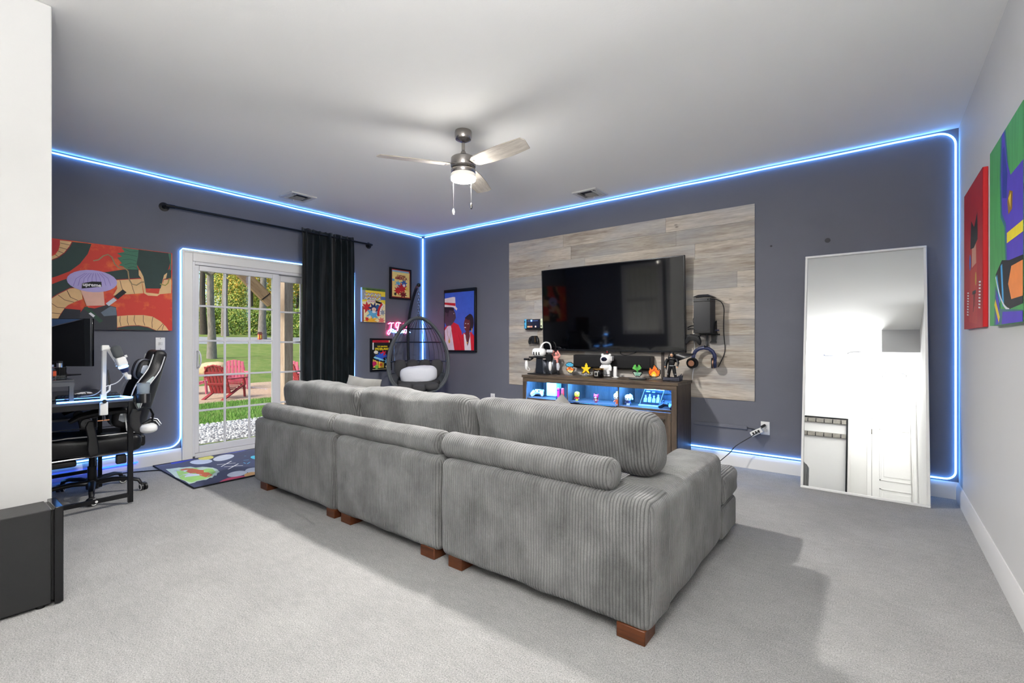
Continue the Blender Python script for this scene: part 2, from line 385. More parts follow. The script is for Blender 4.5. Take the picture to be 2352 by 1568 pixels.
# ------------------------------------------------------------------ sliding patio door
t = struct(thing('door_1', '', '', (XL, 0, 0))); del t['category']; del t['label']
m = MB()
for (a, b) in ((1.648, DY0), (DY1, 3.554)): m.box(0, .022, a, b, 0, 2.065)
m.box(0, .022, DY0, DY1, DZ, 2.065)
m.box(.022, .030, 1.648, 1.668, 0, 2.065); m.box(.022, .030, 3.534, 3.554, 0, 2.065); m.box(.022, .030, 1.668, 3.534, 2.045, 2.065)
m.build('casing', TRIM, t, bevel=.004)
m = MB(); m.box(-.13, .012, DY0, DY0 + .022, .02, DZ); m.box(-.13, .012, DY1 - .022, DY1, .02, DZ); m.box(-.13, .012, DY0 + .022, DY1 - .022, DZ - .03, DZ); m.box(-.13, .012, DY0 + .022, DY1 - .022, 0, .045); m.box(-.045, -.04, DY0, DY1, .045, .06)
m.build('door_frame', VINYL, t, bevel=.003)
def sash(x, y0, y1, g0, g1, gz0, gz1, inner):
    m = MB(); z0, z1 = .047, DZ - .032
    m.box(x - .02, x + .02, y0, g0, z0, z1); m.box(x - .02, x + .02, g1, y1, z0, z1); m.box(x - .02, x + .02, g0, g1, z0, gz0); m.box(x - .02, x + .02, g0, g1, gz1, z1)
    s = m.build('sash', VINYL, t, bevel=.004)
    nc, nr = 3, 5; cw = (g1 - g0) / nc; rh = (gz1 - gz0) / nr
    for k in range(1, nc): MB().box(x - .009, x + .009, g0 + k * cw - .010, g0 + k * cw + .010, gz0, gz1).build('muntin', VINYL, s, bevel=.003)
    for k in range(1, nr): MB().box(x - .0085, x + .0085, g0, g1, gz0 + k * rh - .010, gz0 + k * rh + .010).build('muntin', VINYL, s, bevel=.003)
    for i in range(nc):
        for j in range(nr): MB().box(x - .002, x + .002, g0 + i * cw, g0 + (i + 1) * cw, gz0 + j * rh, gz0 + (j + 1) * rh).build('pane', GLASS, s, smooth=0)
    return s
sash(-.030, DY0 + .02, 2.607, 1.806, 2.536, .113, 1.878, True)
sash(-.085, 2.58, DY1 - .02, 2.650, 3.40, .113, 1.855, False)
m = MB(); m.tube([(-.012, 1.786, .90), (.02, 1.795, .905), (.045, 1.80, .94), (.055, 1.80, .985), (.045, 1.80, 1.03), (.02, 1.795, 1.065), (-.012, 1.786, 1.07)], .008, 8); m.box(-.012, -.004, 1.768, 1.798, .885, 1.085)
m.build('door_handle', VINYL, t, bevel=.002)
# ------------------------------------------------------------------ led strips
def led(name, label, pts, r=.0065):
    t = MB().tube(pts, r, 6).build(name, LEDB); return tag(t, label, 'led strip', 'blue led strips')
def arc(c, r, a0, a1, u, v, n=7):
    c = Vector(c); u = Vector(u); v = Vector(v)
    return [c + u * (r * math.cos(math.radians(a0 + (a1 - a0) * i / n))) + v * (r * math.sin(math.radians(a0 + (a1 - a0) * i / n))) for i in range(n + 1)]
zt, o_ = HC - .022, .014
led('led_strip', 'blue led strip along the ceiling edge of the patio door wall', [(XL + o_, YF + .02 + i * (YT - YF - .06) / 20, zt + .002 * math.sin(i * 2.1)) for i in range(21)])
xr, R_ = XR - .018, .10
led('led_strip', 'blue led strip around the television wall, along ceiling, right corner and baseboard', [(XL + .06 + i * (xr - R_ - XL - .06) / 24, YT - o_, zt + .002 * math.sin(i * 1.7)) for i in range(25)]
    + arc((xr - R_, YT - o_, zt - R_), R_, 80, 0, (1, 0, 0), (0, 0, 1)) + [(xr, YT - o_, 1.4)] + arc((xr - .06, YT - o_, .205), .06, 0, -90, (1, 0, 0), (0, 0, 1)) + [(x, YT - o_, .145) for x in (.2, -.5, -1.4, -2.5, -4.0, -5.25)])
led('led_strip', 'blue led strip running down the room corner behind the hanging chair', [(XL + .018, YT - .018, z) for z in (2.70, 2.0, 1.2, .8, .2)], .010)
yl = 1.638
led('led_strip', 'blue led strip outlining the patio door and the baseboard under the light switch', [(XL + o_, YF + .05, .142), (XL + o_, 1.2, .145)] + arc((XL + o_, yl - .10, .245), .10, -90, 0, (0, 1, 0), (0, 0, 1))
    + [(XL + o_, yl, 1.2), (XL + o_, yl, 2.05), (XL + o_, yl + .02, 2.074), (XL + o_, 2.6, 2.075), (XL + o_, 3.55, 2.075), (XL + o_, 3.566, 2.06), (XL + o_, 3.568, 1.2), (XL + o_, 3.568, .2)])
# ------------------------------------------------------------------ ceiling fan
FAN = thing('ceiling_fan', 'three-bladed ceiling fan with grey oak blades and lit lamp hanging over the sofa', 'ceiling fan', (-2.444, 2.559, HC))
BLADE = wood('grey_oak', (160, 150, 138), (214, 207, 196), 'X', 1.3, .5)
DBL = mat('blade_edge', (74, 66, 60), .6)
FMET = mat('fan_gunmetal', (158, 153, 149), .24, .9)
MB().lathe([(.062, 0), (.064, -.010), (.064, -.048), (.058, -.062), (.034, -.074), (.02, -.080)], n=32).build('canopy', FMET, FAN)
MB().cyl((0, 0, -.09), (0, 0, -.18), .013, n=14).build('downrod', FMET, FAN)
MB().lathe([(.013, -.145), (.022, -.165), (.026, -.19), (.082, -.196), (.092, -.205), (.094, -.262), (.090, -.272), (.085, -.275)], n=36).build('motor_housing', FMET, FAN)
MB().lathe([(.086, -.272), (.088, -.282), (.080, -.286)], n=36).build('trim_ring', NICKEL, FAN)
lk = MB().lathe([(.080, -.284), (.092, -.290), (.092, -.318), (.089, -.322)], n=36, cap=False).build('light_kit', FMET, FAN)
MB().lathe([(.0885, -.318), (.091, -.322), (.0915, -.348), (.088, -.348), (.0865, -.322)], n=36, cap=False).build('glass_shade', mat('frosted_shade', (226, 222, 214), .35, emit=(1, .95, .88, 1), es=.16), FAN)
FLAMP = emis('fan_lamp', (1, .965, .92, 1), K_FAN)
MB().lathe([(.086, -.360), (.082, -.366), (.060, -.376), (.03, -.381), (.002, -.382)], n=32).build('lamp_diffuser', FLAMP, FAN, label='glowing round fan lamp')
MB().lathe([(.0915, -.348), (.0915, -.356), (.090, -.366), (.086, -.366)], n=36, cap=False).build('glowing_rim', emis('fan_rim', (1, .97, .93, 1), 130), FAN)
for k, a in enumerate((-4, 116, 236)):
    M = Matrix.Rotation(math.radians(a), 4, 'Z') @ Matrix.Translation((0, 0, -.262)) @ Matrix.Rotation(math.radians(-13), 4, 'X')
    out = [(.105, -.035), (.14, -.055), (.25, -.068), (.45, -.070), (.61, -.062), (.628, -.03), (.60, .06), (.45, .072), (.25, .066), (.14, .05), (.105, .03)]
    m = MB(); n = len(out)
    m.add([(x, y, 0) for x, y in out] + [(x, y, .008) for x, y in out], [tuple(range(n - 1, -1, -1)), tuple(range(n, 2 * n))] + [(i, (i + 1) % n, n + (i + 1) % n, n + i) for i in range(n)])
    b = m.build('fan_blade', BLADE, FAN, bevel=.002); b.matrix_local = M
    MB().box(.05, .16, -.020, .020, .008, .014).build('blade_bracket', FMET, b, bevel=.003)
    for sy in (-.02, .02): MB().cyl((.135, sy, -.003), (.135, sy, .001), .006, n=8).build('screw', FMET, b)
for (x, y, l, nm, c) in ((-.07, -.035, .245, 'pull_chain', mat('white_bead', (235, 232, 225), .3)), (.03, .055, .20, 'pull_chain', NICKEL)):
    p = MB().cyl((x, y, -.33), (x, y, -.33 - l), .0028, n=6).build(nm, CHROME, FAN)
    MB().lathe([(.002, -.33 - l), (.007, -.34 - l), (.009, -.36 - l), (.005, -.375 - l)], (x, y, 0), 12).build('pull_knob', c, p)
# ------------------------------------------------------------------ ceiling registers
VENT = mat('vent_white', (212, 211, 208), .45); VDARK = mat('vent_dark', (40, 44, 56), .8)
def vent(x, y, rz, label):
    t = thing('ceiling_vent', label, 'vent', (x, y, HC), rz, 'ceiling air registers'); a, b = .142, .142
    MB().box(-.115, .115, -.115, .115, -.004, .0).build('backing', VDARK, t, smooth=0)
    m = MB(); m.box(-a, a, -b, -.105, -.014, 0); m.box(-a, a, .105, b, -.014, 0); m.box(-a, -.105, -.105, .105, -.014, 0); m.box(.105, a, -.105, .105, -.014, 0); m.build('vent_frame', VENT, t, bevel=.004)
    for k in range(7):
        yy = -.035 + k * .021
        MB().box(-.062 + (0 if k > 1 else .02), .062, -.009, .009, -.001, .001, M=Matrix.Translation((0, yy, -.011)) @ Matrix.Rotation(math.radians(35), 4, 'X')).build('slat', VENT, t, smooth=0)
    for s in (-1, 1):
        for k in range(3):
            xx = s * (.072 + k * .014)
            MB().box(-.006, .006, -.1 + k * .02, .1 - k * .005, -.001, .001, M=Matrix.Translation((xx, 0, -.011)) @ Matrix.Rotation(math.radians(-35 * s), 4, 'Y')).build('slat', VENT, t, smooth=0)
    MB().prism([(-.07, 0), (.07, 0), (.03, .03), (-.03, .03)], -.010, -.007, M=Matrix.Translation((0, -.10, 0)) @ Matrix.Rotation(-PI / 2, 4, 'X') @ Matrix.Translation((0, 0, 0))).build('damper_plate', VENT, t, smooth=0)
    MB().box(-.004, .004, .095, .10, -.032, -.01).build('damper_lever', WHITE, t)
vent(-4.965, 2.61, PI / 2, 'square white ceiling register above the patio door wall'); vent(-2.40, 4.45, 0, 'square white ceiling register above the television'); vent(-.64, -.15, 0, 'square white ceiling register in the hall seen in the mirror')
# ------------------------------------------------------------------ hall lamps
LRING = mat('lamp_ring_nickel', (96, 96, 98), .35, .6)
HL = emis('hall_lamp', (1, .98, .955, 1), K_HALL)
for (x, y, lb) in ((-.22, -.2, 'round flush ceiling lamp nearer the mirror, glowing white in the hall'), (.26, -1.22, 'round flush ceiling lamp before the hall door, glowing white')):
    t = thing('ceiling_lamp', lb, 'ceiling lamp', (x, y, HC), 0, 'flush lamps of the hall')
    MB().lathe([(.17, 0), (.17, -.03), (.155, -.034)], n=40).build('lamp_base', LRING, t)
    MB().lathe([(.155, -.034), (.158, -.060), (.12, -.078), (.05, -.086), (.002, -.087)], n=40).build('lamp_diffuser', HL, t)
    MB().tube([(.163 * math.cos(i * PI / 20), .163 * math.sin(i * PI / 20), -.056) for i in range(40)], .006, 6, True).build('lamp_ring', LRING, t)
# ------------------------------------------------------------------ hall: door, coat rack, side door casing
t = struct(thing('door_2', '', '', (.28, HY0, 0))); del t['category']; del t['label']
m = MB(); m.box(-.40, -.40 + .062, 0, .02, 0, 2.03); m.box(-.40, .2, 0, .02, 2.03, 2.10); m.build('casing', TRIM, t, bevel=.004)
d = MB().box(-.33, .2, .002, .014, .01, 2.03).build('door_leaf', TRIM, t, bevel=.003)
for (z0, z1) in ((.25, .82), (.95, 1.86)):
    q = MB(); pr = [(-.22, z0), (.19, z0), (.19, z1), (-.22, z1)]
    q.box(-.23, .19, .012, .022, z0, z0 + .025); q.box(-.23, .19, .012, .022, z1 - .025, z1); q.box(-.23, -.205, .012, .022, z0, z1); q.box(-.17, .19, .012, .020, z0 + .07, z1 - .07); q.build('door_panel', TRIM, d, bevel=.006)
for z in (.35, 1.75): MB().cyl((-.335, .018, z), (-.335, .018, z + .09), .008, n=8).build('hinge', NICKEL, t)
t = struct(thing('door_3', '', '', (XR, -.55, 0))); del t['category']; del t['label']
m = MB(); m.box(-.02, 0, -.45, -.38, 0, 2.1); m.box(-.02, 0, .38, .45, 0, 2.1); m.box(-.02, 0, -.38, .38, 2.03, 2.1); m.build('casing', TRIM, t, bevel=.004)
MB().box(-.008, 0, -.38, .38, .01, 2.03).build('door_leaf', TRIM, t)
OAKG = mat('weathered_rail', (128, 124, 116), .6, var=.2, vscale=20)
t = thing('coat_rack', 'black-framed coat rack with two hook rails on the hall wall in the mirror', 'coat rack', (-.70, -.70, 0))
m = MB(); m.box(-.335, -.312, .0, .03, .45, 1.76); m.box(.312, .335, .0, .03, .02, 1.76); m.box(-.335, .335, 0, .03, 1.745, 1.76); m.build('rack_frame', MBLACK, t, bevel=.002)
m = MB(); m.box(-.335, .335, .0, .34, .46, .50); m.box(-.335, -.31, .30, .34, 0, .46); m.box(.31, .335, .30, .34, 0, .46); m.build('bench', mat('bench_top', (52, 54, 52), .7, var=.5, vscale=60), t, bevel=.004)
for z in (1.66, 1.42):
    r = MB().box(-.31, .31, .004, .022, z, z + .075).build('hook_rail', OAKG, t, bevel=.003)
    for k in range(5):
        x = -.24 + k * .12; MB().tube([(x, .02, z + .06), (x, .05, z + .055), (x, .055, z + .02), (x, .03, z)], .007, 6).build('hook', BLACK, r)
# ------------------------------------------------------------------ sectional sofa
CORX = corduroy('grey_corduroy', 'X'); CORY = corduroy('grey_corduroy_arm', 'Y')
LEGW = wood('walnut_leg', (62, 31, 15), (100, 54, 28), 'X', 2, .4)
def P(mb, name, mats, t, **k):                          # a part whose mesh is given in world coordinates
    k.setdefault('loc', tuple(-c for c in t.location)); return mb.build(name, mats, t, **k)
def soft(a, sc_, seed):
    def f(p, N):
        q = p * sc_ + Vector((seed * 3.1, seed * 1.7, 0)); return p + N * (a * noise.noise(q) + a * .5 * noise.noise(q * 2.3))
    return f
SOFA = thing('sectional_sofa', 'long grey corduroy sectional sofa seen from behind in the middle of the carpet', 'sofa', (-2.33, 2.3, 0))
for i, (x0, x1) in enumerate(((-3.978, -2.806), (-2.799, -1.822), (-1.815, -.666))):
    P(MB().rbox(x0, x1, 1.715, 1.955, .046, .552, .045, (28, 2, 10), 4, soft(.006, 5, i)), 'back_section', CORX, SOFA)
P(MB().rbox(-.935, -.669, 1.78, 2.775, .048, .549, .055, (4, 22, 10), 5, soft(.008, 4, 7)), 'arm', CORY, SOFA)
for i, (x0, x1) in enumerate(((-3.97, -2.806), (-2.799, -1.822), (-1.815, -.94))):
    P(MB().rbox(x0, x1, 1.94, 2.755, .046, .235, .03, (6, 6, 3), 3), 'seat_base', CORX, SOFA)
    P(MB().rbox(x0 + .004, x1 - .004, 1.96, 2.765, .235, .425, .055, (18, 16, 3), 4, soft(.010, 5, i + 11)), 'seat_cushion', CORX, SOFA)
P(MB().rbox(-1.815, -.672, 2.785, 3.115, .044, .235, .03, (10, 4, 3), 3), 'chaise_base', CORX, SOFA)
P(MB().rbox(-1.815, -.664, 2.78, 3.15, .238, .405, .05, (20, 8, 4), 4, soft(.010, 6, 21)), 'chaise_cushion', CORX, SOFA)
for (x0, x1) in ((-3.86, -3.75), (-2.905, -2.81), (-2.735, -2.628), (-1.968, -1.858), (-1.753, -1.656), (-.812, -.694)):
    P(MB().box(x0, x1, 1.722, 1.83, 0, .058), 'leg', LEGW, SOFA, bevel=.004)
for x in (-3.9, -2.86, -2.7, -1.9, -1.72): P(MB().box(x - .05, x + .05, 2.6, 2.7, 0, .058), 'leg', LEGW, SOFA, bevel=.004)
for x in (-1.7, -.78): P(MB().box(x - .05, x + .05, 2.98, 3.08, 0, .058), 'leg', LEGW, SOFA, bevel=.004)
def back_cushion(x0, x1, z0, z1, seed, label, dip):
    cx = (x0 + x1) / 2; hx = (x1 - x0) / 2; hz = (z1 - z0) / 2; cz = (z0 + z1) / 2
    def f(p, N):
        u = (p.x - cx) / hx; v = (p.z - cz) / hz
        b = max(0, 1 - u * u) * max(0, 1 - v * v)
        p = p + Vector((0, N.y * .035 * b, 0))
        q = Vector((p.x * 4 + seed * 9, p.y * 4, p.z * 5)); d = .014 * noise.noise(q) + .007 * noise.noise(q * 2.6)
        p = p + N * d
        if v > .3: p.z += (v - .3) * (.009 * math.sin((u + dip) * 4.2) - .012 * u * u)
        k = (p.z - z0) * .19; p.y -= k
        if v > .55: p.x += -.02 * u * (v - .55)
        return p
    c = MB().rbox(x0, x1, 1.985, 2.20, z0, z1, .075, (40, 6, 18), 5, f).build('back_cushion', CORX); tag(c, label, 'cushion', 'loose back cushions of the sofa')
back_cushion(-3.93, -2.885, .43, .848, 1, 'grey corduroy back cushion at the sofa end nearest the patio door', .3)
back_cushion(-2.865, -1.812, .43, .852, 2, 'grey corduroy back cushion in the middle of the sofa', .9)
c3 = back_cushion(-1.80, -.752, .556, .854, 3, 'grey corduroy back cushion at the armrest end of the sofa', -.2)
def bolster(x0, x1, z, seed, label):
    r = .070; n = 40; prof = []
    L = x1 - x0
    for i in range(9):
        a = PI / 2 * i / 8; prof.append((r * (.42 + .58 * math.sin(a)) if i else .001, .045 * (1 - math.cos(a))))
    prof = [(.001, .0), (.03, .001)] + prof[2:]
    mid = [(r * (1 + .03 * math.sin(k * 1.3 + seed)), .045 + (L - .09) * k / 12) for k in range(1, 12)]
    prof = prof + mid + [(a, L - b) for a, b in reversed(prof)]
    M = Matrix.Translation((x0, 1.806, z)) @ Matrix.Rotation(PI / 2, 4, 'Y')
    o = MB().lathe(prof, n=28, M=M).build('bolster_pillow', CORX, smooth=60); tag(o, label, 'pillow', 'round bolsters on the sofa back')
bolster(-3.905, -2.895, .603, 1, 'round grey bolster on the sofa back by the patio door end, with a seam')
bolster(-2.888, -1.848, .607, 2, 'round grey bolster on the sofa back between two others')
bolster(-1.843, -.845, .609, 3, 'round grey bolster on the sofa back nearest the armrest')
VELV = mat('grey_velvet', (108, 107, 104), .9, sheen=.3, var=.16, vscale=9, bump=.2, bscale=200, spec=.2)
def throw(c, s, rz, rx, ry, label):
    def f(p):
        u = p.x / (s / 2); v = p.z / (s / 2); p = Vector(p); k = 1 - .5 * (u * u * v * v); p.y *= max(.06, (1 - abs(u) ** 3) * (1 - abs(v) ** 3)) ** .5; return p
    m = MB()
    for sg in (-1, 1): m.grid(lambda a, b: Vector(((a - .5) * s * (1 - .06 * (1 - abs(2 * b - 1))), sg * (.002 + .075 * ((1 - abs(2 * a - 1) ** 2.6) * (1 - abs(2 * b - 1) ** 2.6)) ** .7), (b - .5) * s * (1 - .06 * (1 - abs(2 * a - 1))))), 18, 18)
    o = m.build('throw_pillow', VELV, loc=c, rot=(rx, ry, rz), smooth=80); tag(o, label, 'pillow', 'throw pillows on the sofa seat')
throw((-3.43, 2.33, .655), .43, .06, -.25, .05, 'grey velvet throw pillow peeking over the cushion by the curtain')
throw((-1.49, 2.40, .60), .36, .1, -.3, .74, 'grey velvet throw pillow whose corner stands up before the media console')
# ------------------------------------------------------------------ plank panel on the television wall
PLANK = wood('weathered_plank', (134, 121, 108), (206, 197, 184), 'X', .8, .6, knots=True, obj_rand=True)
t = thing('plank_panel', 'weathered grey wood plank panel behind the television', 'wall panel', (-2.296, YT, 0))
px0, px1, pz0, pz1 = -3.722, -.872, .618, 2.424
rows = 12; rh = (pz1 - pz0) / rows; random.seed(5)
for r in range(rows):
    x = px0; zt_ = pz1 - r * rh; first = True
    while x < px1 - .01:
        L = random.uniform(.25, 1.15) if first else 1.22
        x1 = min(x + L, px1)
        if px1 - x1 < .12: x1 = px1
        first = False; d = random.uniform(.006, .009)
        P(MB().box(x + .0006, x1 - .0006, YT - .0008 - d, YT - .0008, zt_ - rh + .0007, zt_ - .0007), 'plank', PLANK, t, smooth=0); x = x1
# ------------------------------------------------------------------ television
TV = thing('television', 'large flat black television mounted on the plank panel', 'television', (-2.305, YT - .07, 1.06), rot=(.042, 0, 0))
tx0, tx1, tz0, tz1, ty = -3.141, -1.468, 1.056, 2.008, 4.664
m = MB(); b = .011
m.box(tx0, tx1, ty, ty + .035, tz0, tz0 + .02); m.box(tx0, tx1, ty, ty + .035, tz1 - b, tz1); m.box(tx0, tx0 + b, ty, ty + .035, tz0, tz1); m.box(tx1 - b, tx1, ty, ty + .035, tz0, tz1)
P(m, 'bezel', mat('tv_bezel', (34, 35, 38), .3, .5), TV, bevel=.002)
P(MB().box(tx0 + .005, tx1 - .005, ty + .004, ty + .012, tz0 + .006, tz1 - .005), 'screen', mat('tv_screen', (3, 3, 4), .05, spec=1.0), TV, smooth=0)
P(MB().box(tx0 + .004, tx1 - .004, ty + .012, ty + .034, tz0 + .004, tz1 - .004), 'rear_shell', BLACK, TV, smooth=0)
P(MB().box(-2.7, -1.9, ty + .034, YT - .03, 1.2, 1.6), 'wall_mount', MBLACK, TV, smooth=0)
P(MB().box(-2.318, -2.292, ty - .002, ty + .004, tz0 - .009, tz0 + .001), 'led_window', GLOSSB, TV)
P(MB().box(-2.308, -2.302, ty - .003, ty - .001, tz0 - .008, tz0 - .003), 'standby_light', emis('red_led', (1, .02, .02, 1), 3), TV)
text('maker_logo', 'LG', .014, mat('logo_grey', (150, 150, 154), .4), TV, -2.305 - TV.location.x, ty - .0015 - TV.location.y, tz0 + .004 - TV.location.z)
# soundbar
t = thing('soundbar', 'long black fabric soundbar mounted under the television', 'soundbar', (-2.26, 4.70, .94))
pr = [(4.742, .868), (4.742, 1.014), (4.67, 1.016), (4.652, 1.0), (4.645, .95), (4.652, .885), (4.68, .868)]
P(MB().prismx(pr, -2.712, -1.818), 'grille', mat('speaker_cloth', (24, 24, 26), .9, bump=.4, bscale=700), t, bevel=.006)
P(MB().box(-2.716, -2.711, 4.65, 4.742, .868, 1.014).box(-1.819, -1.814, 4.65, 4.742, .868, 1.014), 'end_caps', BLACK, t, bevel=.003) if False else None
P(MB().box(-2.720, -2.712, 4.652, 4.742, .872, 1.012), 'end_cap', BLACK, t, bevel=.003); P(MB().box(-1.818, -1.810, 4.652, 4.742, .872, 1.012), 'end_cap', BLACK, t, bevel=.003)
o = MB().box(-1.735, -1.705, 4.73, 4.7425, .79, 1.07).build('cable_raceway', mat('raceway_grey', (66, 60, 58), .6), bevel=.003); tag(o, 'short dark vertical cable raceway below the television', 'raceway')
o = MB().box(-1.42, -.935, 4.735, YT, .352, .388).build('cable_raceway', DARK, bevel=.006); tag(o, 'charcoal painted horizontal cable raceway beside the wall outlet', 'raceway')
def cable(label, pts, r=.003, m=BLACK, name='cable', cat='cable', sub=4):
    out = spline(pts, sub)
    return tag(MB().tube(out, r, 6).build(name, m), label, cat)
WCAB = mat('white_cable', (222, 222, 222), .4)
cable('black cable looping between the television and the soundbar', [(-2.18, 4.73, 1.06), (-2.16, 4.70, 1.03), (-2.10, 4.69, 1.02), (-2.03, 4.70, 1.035), (-1.99, 4.73, 1.06)], .004)
# ------------------------------------------------------------------ media console
OAKZ = wood('dark_oak_upright', (44, 37, 31), (92, 79, 66), 'Z', 1.3, .5); OAKX = wood('dark_oak_level', (46, 39, 33), (96, 82, 68), 'X', 1.3, .42)
CX0, CX1, CY0, CY1, CZ = -3.2, -1.425, 4.31, 4.735, .785
CON = thing('media_console', 'dark oak media console with blue lit niches below the television', 'cabinet', ((CX0 + CX1) / 2, (CY0 + CY1) / 2, 0))
P(MB().box(CX0, CX1, CY0, CY1, CZ - .028, CZ), 'top', OAKX, CON, bevel=.002)
for x in (CX0 + .012, CX1 - .030): P(MB().box(x, x + .018, CY0 + .014, CY1, 0, CZ - .028), 'side_panel', OAKZ, CON, bevel=.001)
P(MB().box(CX0 + .03, CX1 - .03, 4.715, 4.725, .08, CZ - .028), 'back_panel', OAKZ, CON, smooth=0)
NZ = .527
P(MB().box(CX0 + .03, CX1 - .03, CY0 + .03, 4.715, NZ - .018, NZ), 'shelf', OAKX, CON, bevel=.001)
P(MB().box(CX0 + .03, CX1 - .03, CY0 + .03, 4.715, .06, .078), 'bottom_panel', OAKX, CON, bevel=.001)
for x in (-2.614, -2.026): P(MB().box(x, x + .014, CY0 + .022, 4.715, .078, CZ - .028), 'divider', OAKZ, CON, bevel=.001)
P(MB().box(CX0 + .012, CX1 - .012, CY0 + .006, CY0 + .03, .712, CZ - .028), 'top_rail', OAKX, CON, bevel=.002)
for x in (CX0 + .012, CX1 - .062): P(MB().box(x, x + .05, CY0 + .006, CY0 + .03, 0, .712), 'stile', OAKZ, CON, bevel=.002)
for x0, x1 in ((-3.135, -2.62), (-2.015, -1.49)):
    d = P(MB().box(x0, x1, CY0 + .018, CY0 + .03, .085, NZ - .022), 'door', OAKZ, CON)
    L = tuple(-c for c in CON.location); y0, y1 = CY0 + .006, CY0 + .018
    kw = dict(loc=(0, 0, 0), bevel=.002)
    z0, z1 = .085, NZ - .022
    MB().box(x0, x1, y0, y1, z1 - .06, z1).build('rail', OAKX, d, bevel=.002); MB().box(x0, x1, y0, y1, z0, z0 + .06).build('rail', OAKX, d, bevel=.002)
    for a in (x0, x1 - .055): MB().box(a, a + .055, y0 - .001, y1, z0, z1).build('door_stile', OAKZ, d, bevel=.002)
    MB().bar((x0 + .06, y0 + .008, z0 + .06), (x1 - .06, y0 + .008, z1 - .06), .045, .010).build('cross_brace', OAKX, d, bevel=.001)
    MB().bar((x0 + .06, y0 + .006, z1 - .06), (x1 - .06, y0 + .006, z0 + .06), .045, .010).build('cross_brace', OAKX, d, bevel=.001)
    hx = x1 - .03 if x0 < -2.5 else x0 + .03
    MB().cyl((hx, y0 - .02, .28), (hx, y0 - .02, .38), .006, n=10).build('handle', MBLACK, d)
    sx = x1 - .002 if x0 > -2.5 else x0 + .002
    for zz in (.14, .42): MB().cyl((sx, y0 + .004, zz), (sx, y0 + .004, zz + .03), .005, n=8).build('hinge', NICKEL, d)
P(MB().rbox(-2.60, -2.03, CY0 - .004, CY0 + .03, .10, NZ - .002, .012, (2, 2, 2), 3), 'fireplace_insert', GLOSSB, CON)
for x in (-2.70, -2.14, -1.62):
    P(MB().cyl((x, 4.716, .68), (x, 4.7135, .68), .03, n=20), 'cable_hole', mat('hole_shade', (20, 26, 40), .8), CON)  # flat dark disc, the shade inside the open hole painted on
LEDN = emis('niche_led', (.05, .27, 1.0, 1), 700)
for x0, x1 in ((-3.14, -2.63), (-2.59, -2.04), (-2.0, -1.49)):
    P(MB().box(x0, x1, CY0 + .034, CY0 + .044, CZ - .036, CZ - .029), 'niche_led', LEDN, CON, smooth=0)
# ------------------------------------------------------------------ outlet, adapter, cord, wall plates
def plate(name, label, x, y, z, rz, w_, h_, cat, toggles):
    t = thing(name, label, cat, (x, y, z), rz)
    MB().rbox(-w_ / 2, w_ / 2, -.007, 0, -h_ / 2, h_ / 2, .003, (2, 1, 2), 2).build('plate', WHITE, t)
    for zz in toggles: MB().box(-.017, .017, -.009, -.005, zz - .014, zz + .014).build('socket', mat('socket_white', (205, 205, 205), .4), t, bevel=.003)
    for zz in ((0,) if len(toggles) > 1 else (-h_ * .42, h_ * .42)): MB().cyl((0, -.008, zz), (0, -.006, zz), .003, n=8).build('screw', NICKEL, t)
    return t
plate('wall_outlet', 'white double wall outlet with an adapter plugged in beside the mirror', -.787, YT, .383, 0, .072, .118, 'outlet', (.02, -.02))
plate('wall_outlet', 'white wall outlet low behind the sofa near the hanging chair', -4.0, YT, .42, 0, .07, .115, 'outlet', (.02, -.02))
t = plate('light_switch', 'white single wall light switch beside the patio door', XL, 1.478, 1.144, PI / 2, .075, .118, 'switch', (0,))
MB().box(-.005, .005, -.018, -.006, -.004, .012).build('toggle', WHITE, t, bevel=.002)
t = thing('power_adapter', 'white wall adapter with three ports plugged into the outlet', 'adapter', (-.845, 4.70, .35))
M = Matrix.Translation((0, 0, 0)) @ Matrix.Rotation(-.55, 4, 'Y')
MB().rbox(-.055, .05, -.025, .03, -.022, .022, .006, (2, 2, 2), 2, M=M).build('adapter_body', WHITE, t)
for k in range(3): MB().box(-.035 + k * .025, -.022 + k * .025, -.028, -.024, -.012, .012, M=M).build('port', BLACK, t)
MB().cyl((.04, .0, .05), (.055, .04, .06), .012, n=10).build('black_plug', BLACK, t)
cable('black power cord hanging from the white adapter down to the chaise', [(-.80, 4.69, .40), (-.86, 4.66, .33), (-1.0, 4.6, .22), (-1.06, 4.58, .14), (-1.2, 4.5, .03), (-1.5, 4.35, .006)], .004, name='cable', cat='cord')
cable('thin black lead from the raceway to the adapter', [(-.935, 4.745, .37), (-.89, 4.74, .368), (-.85, 4.72, .36)], .004)
# nail hole covers on the wall
for (x, z, r) in ((-.319, 2.016, .020), (-.74, 2.02, .009)):
    o = MB().cyl((x, YT, z), (x, YT - .004, z), r, n=14).build('wall_plug', mat('plug_grey', (58, 58, 64), .6)); tag(o, 'dark round wall plug above the mirror' if r > .01 else 'tiny dark wall plug left of the mirror top', 'wall plug')
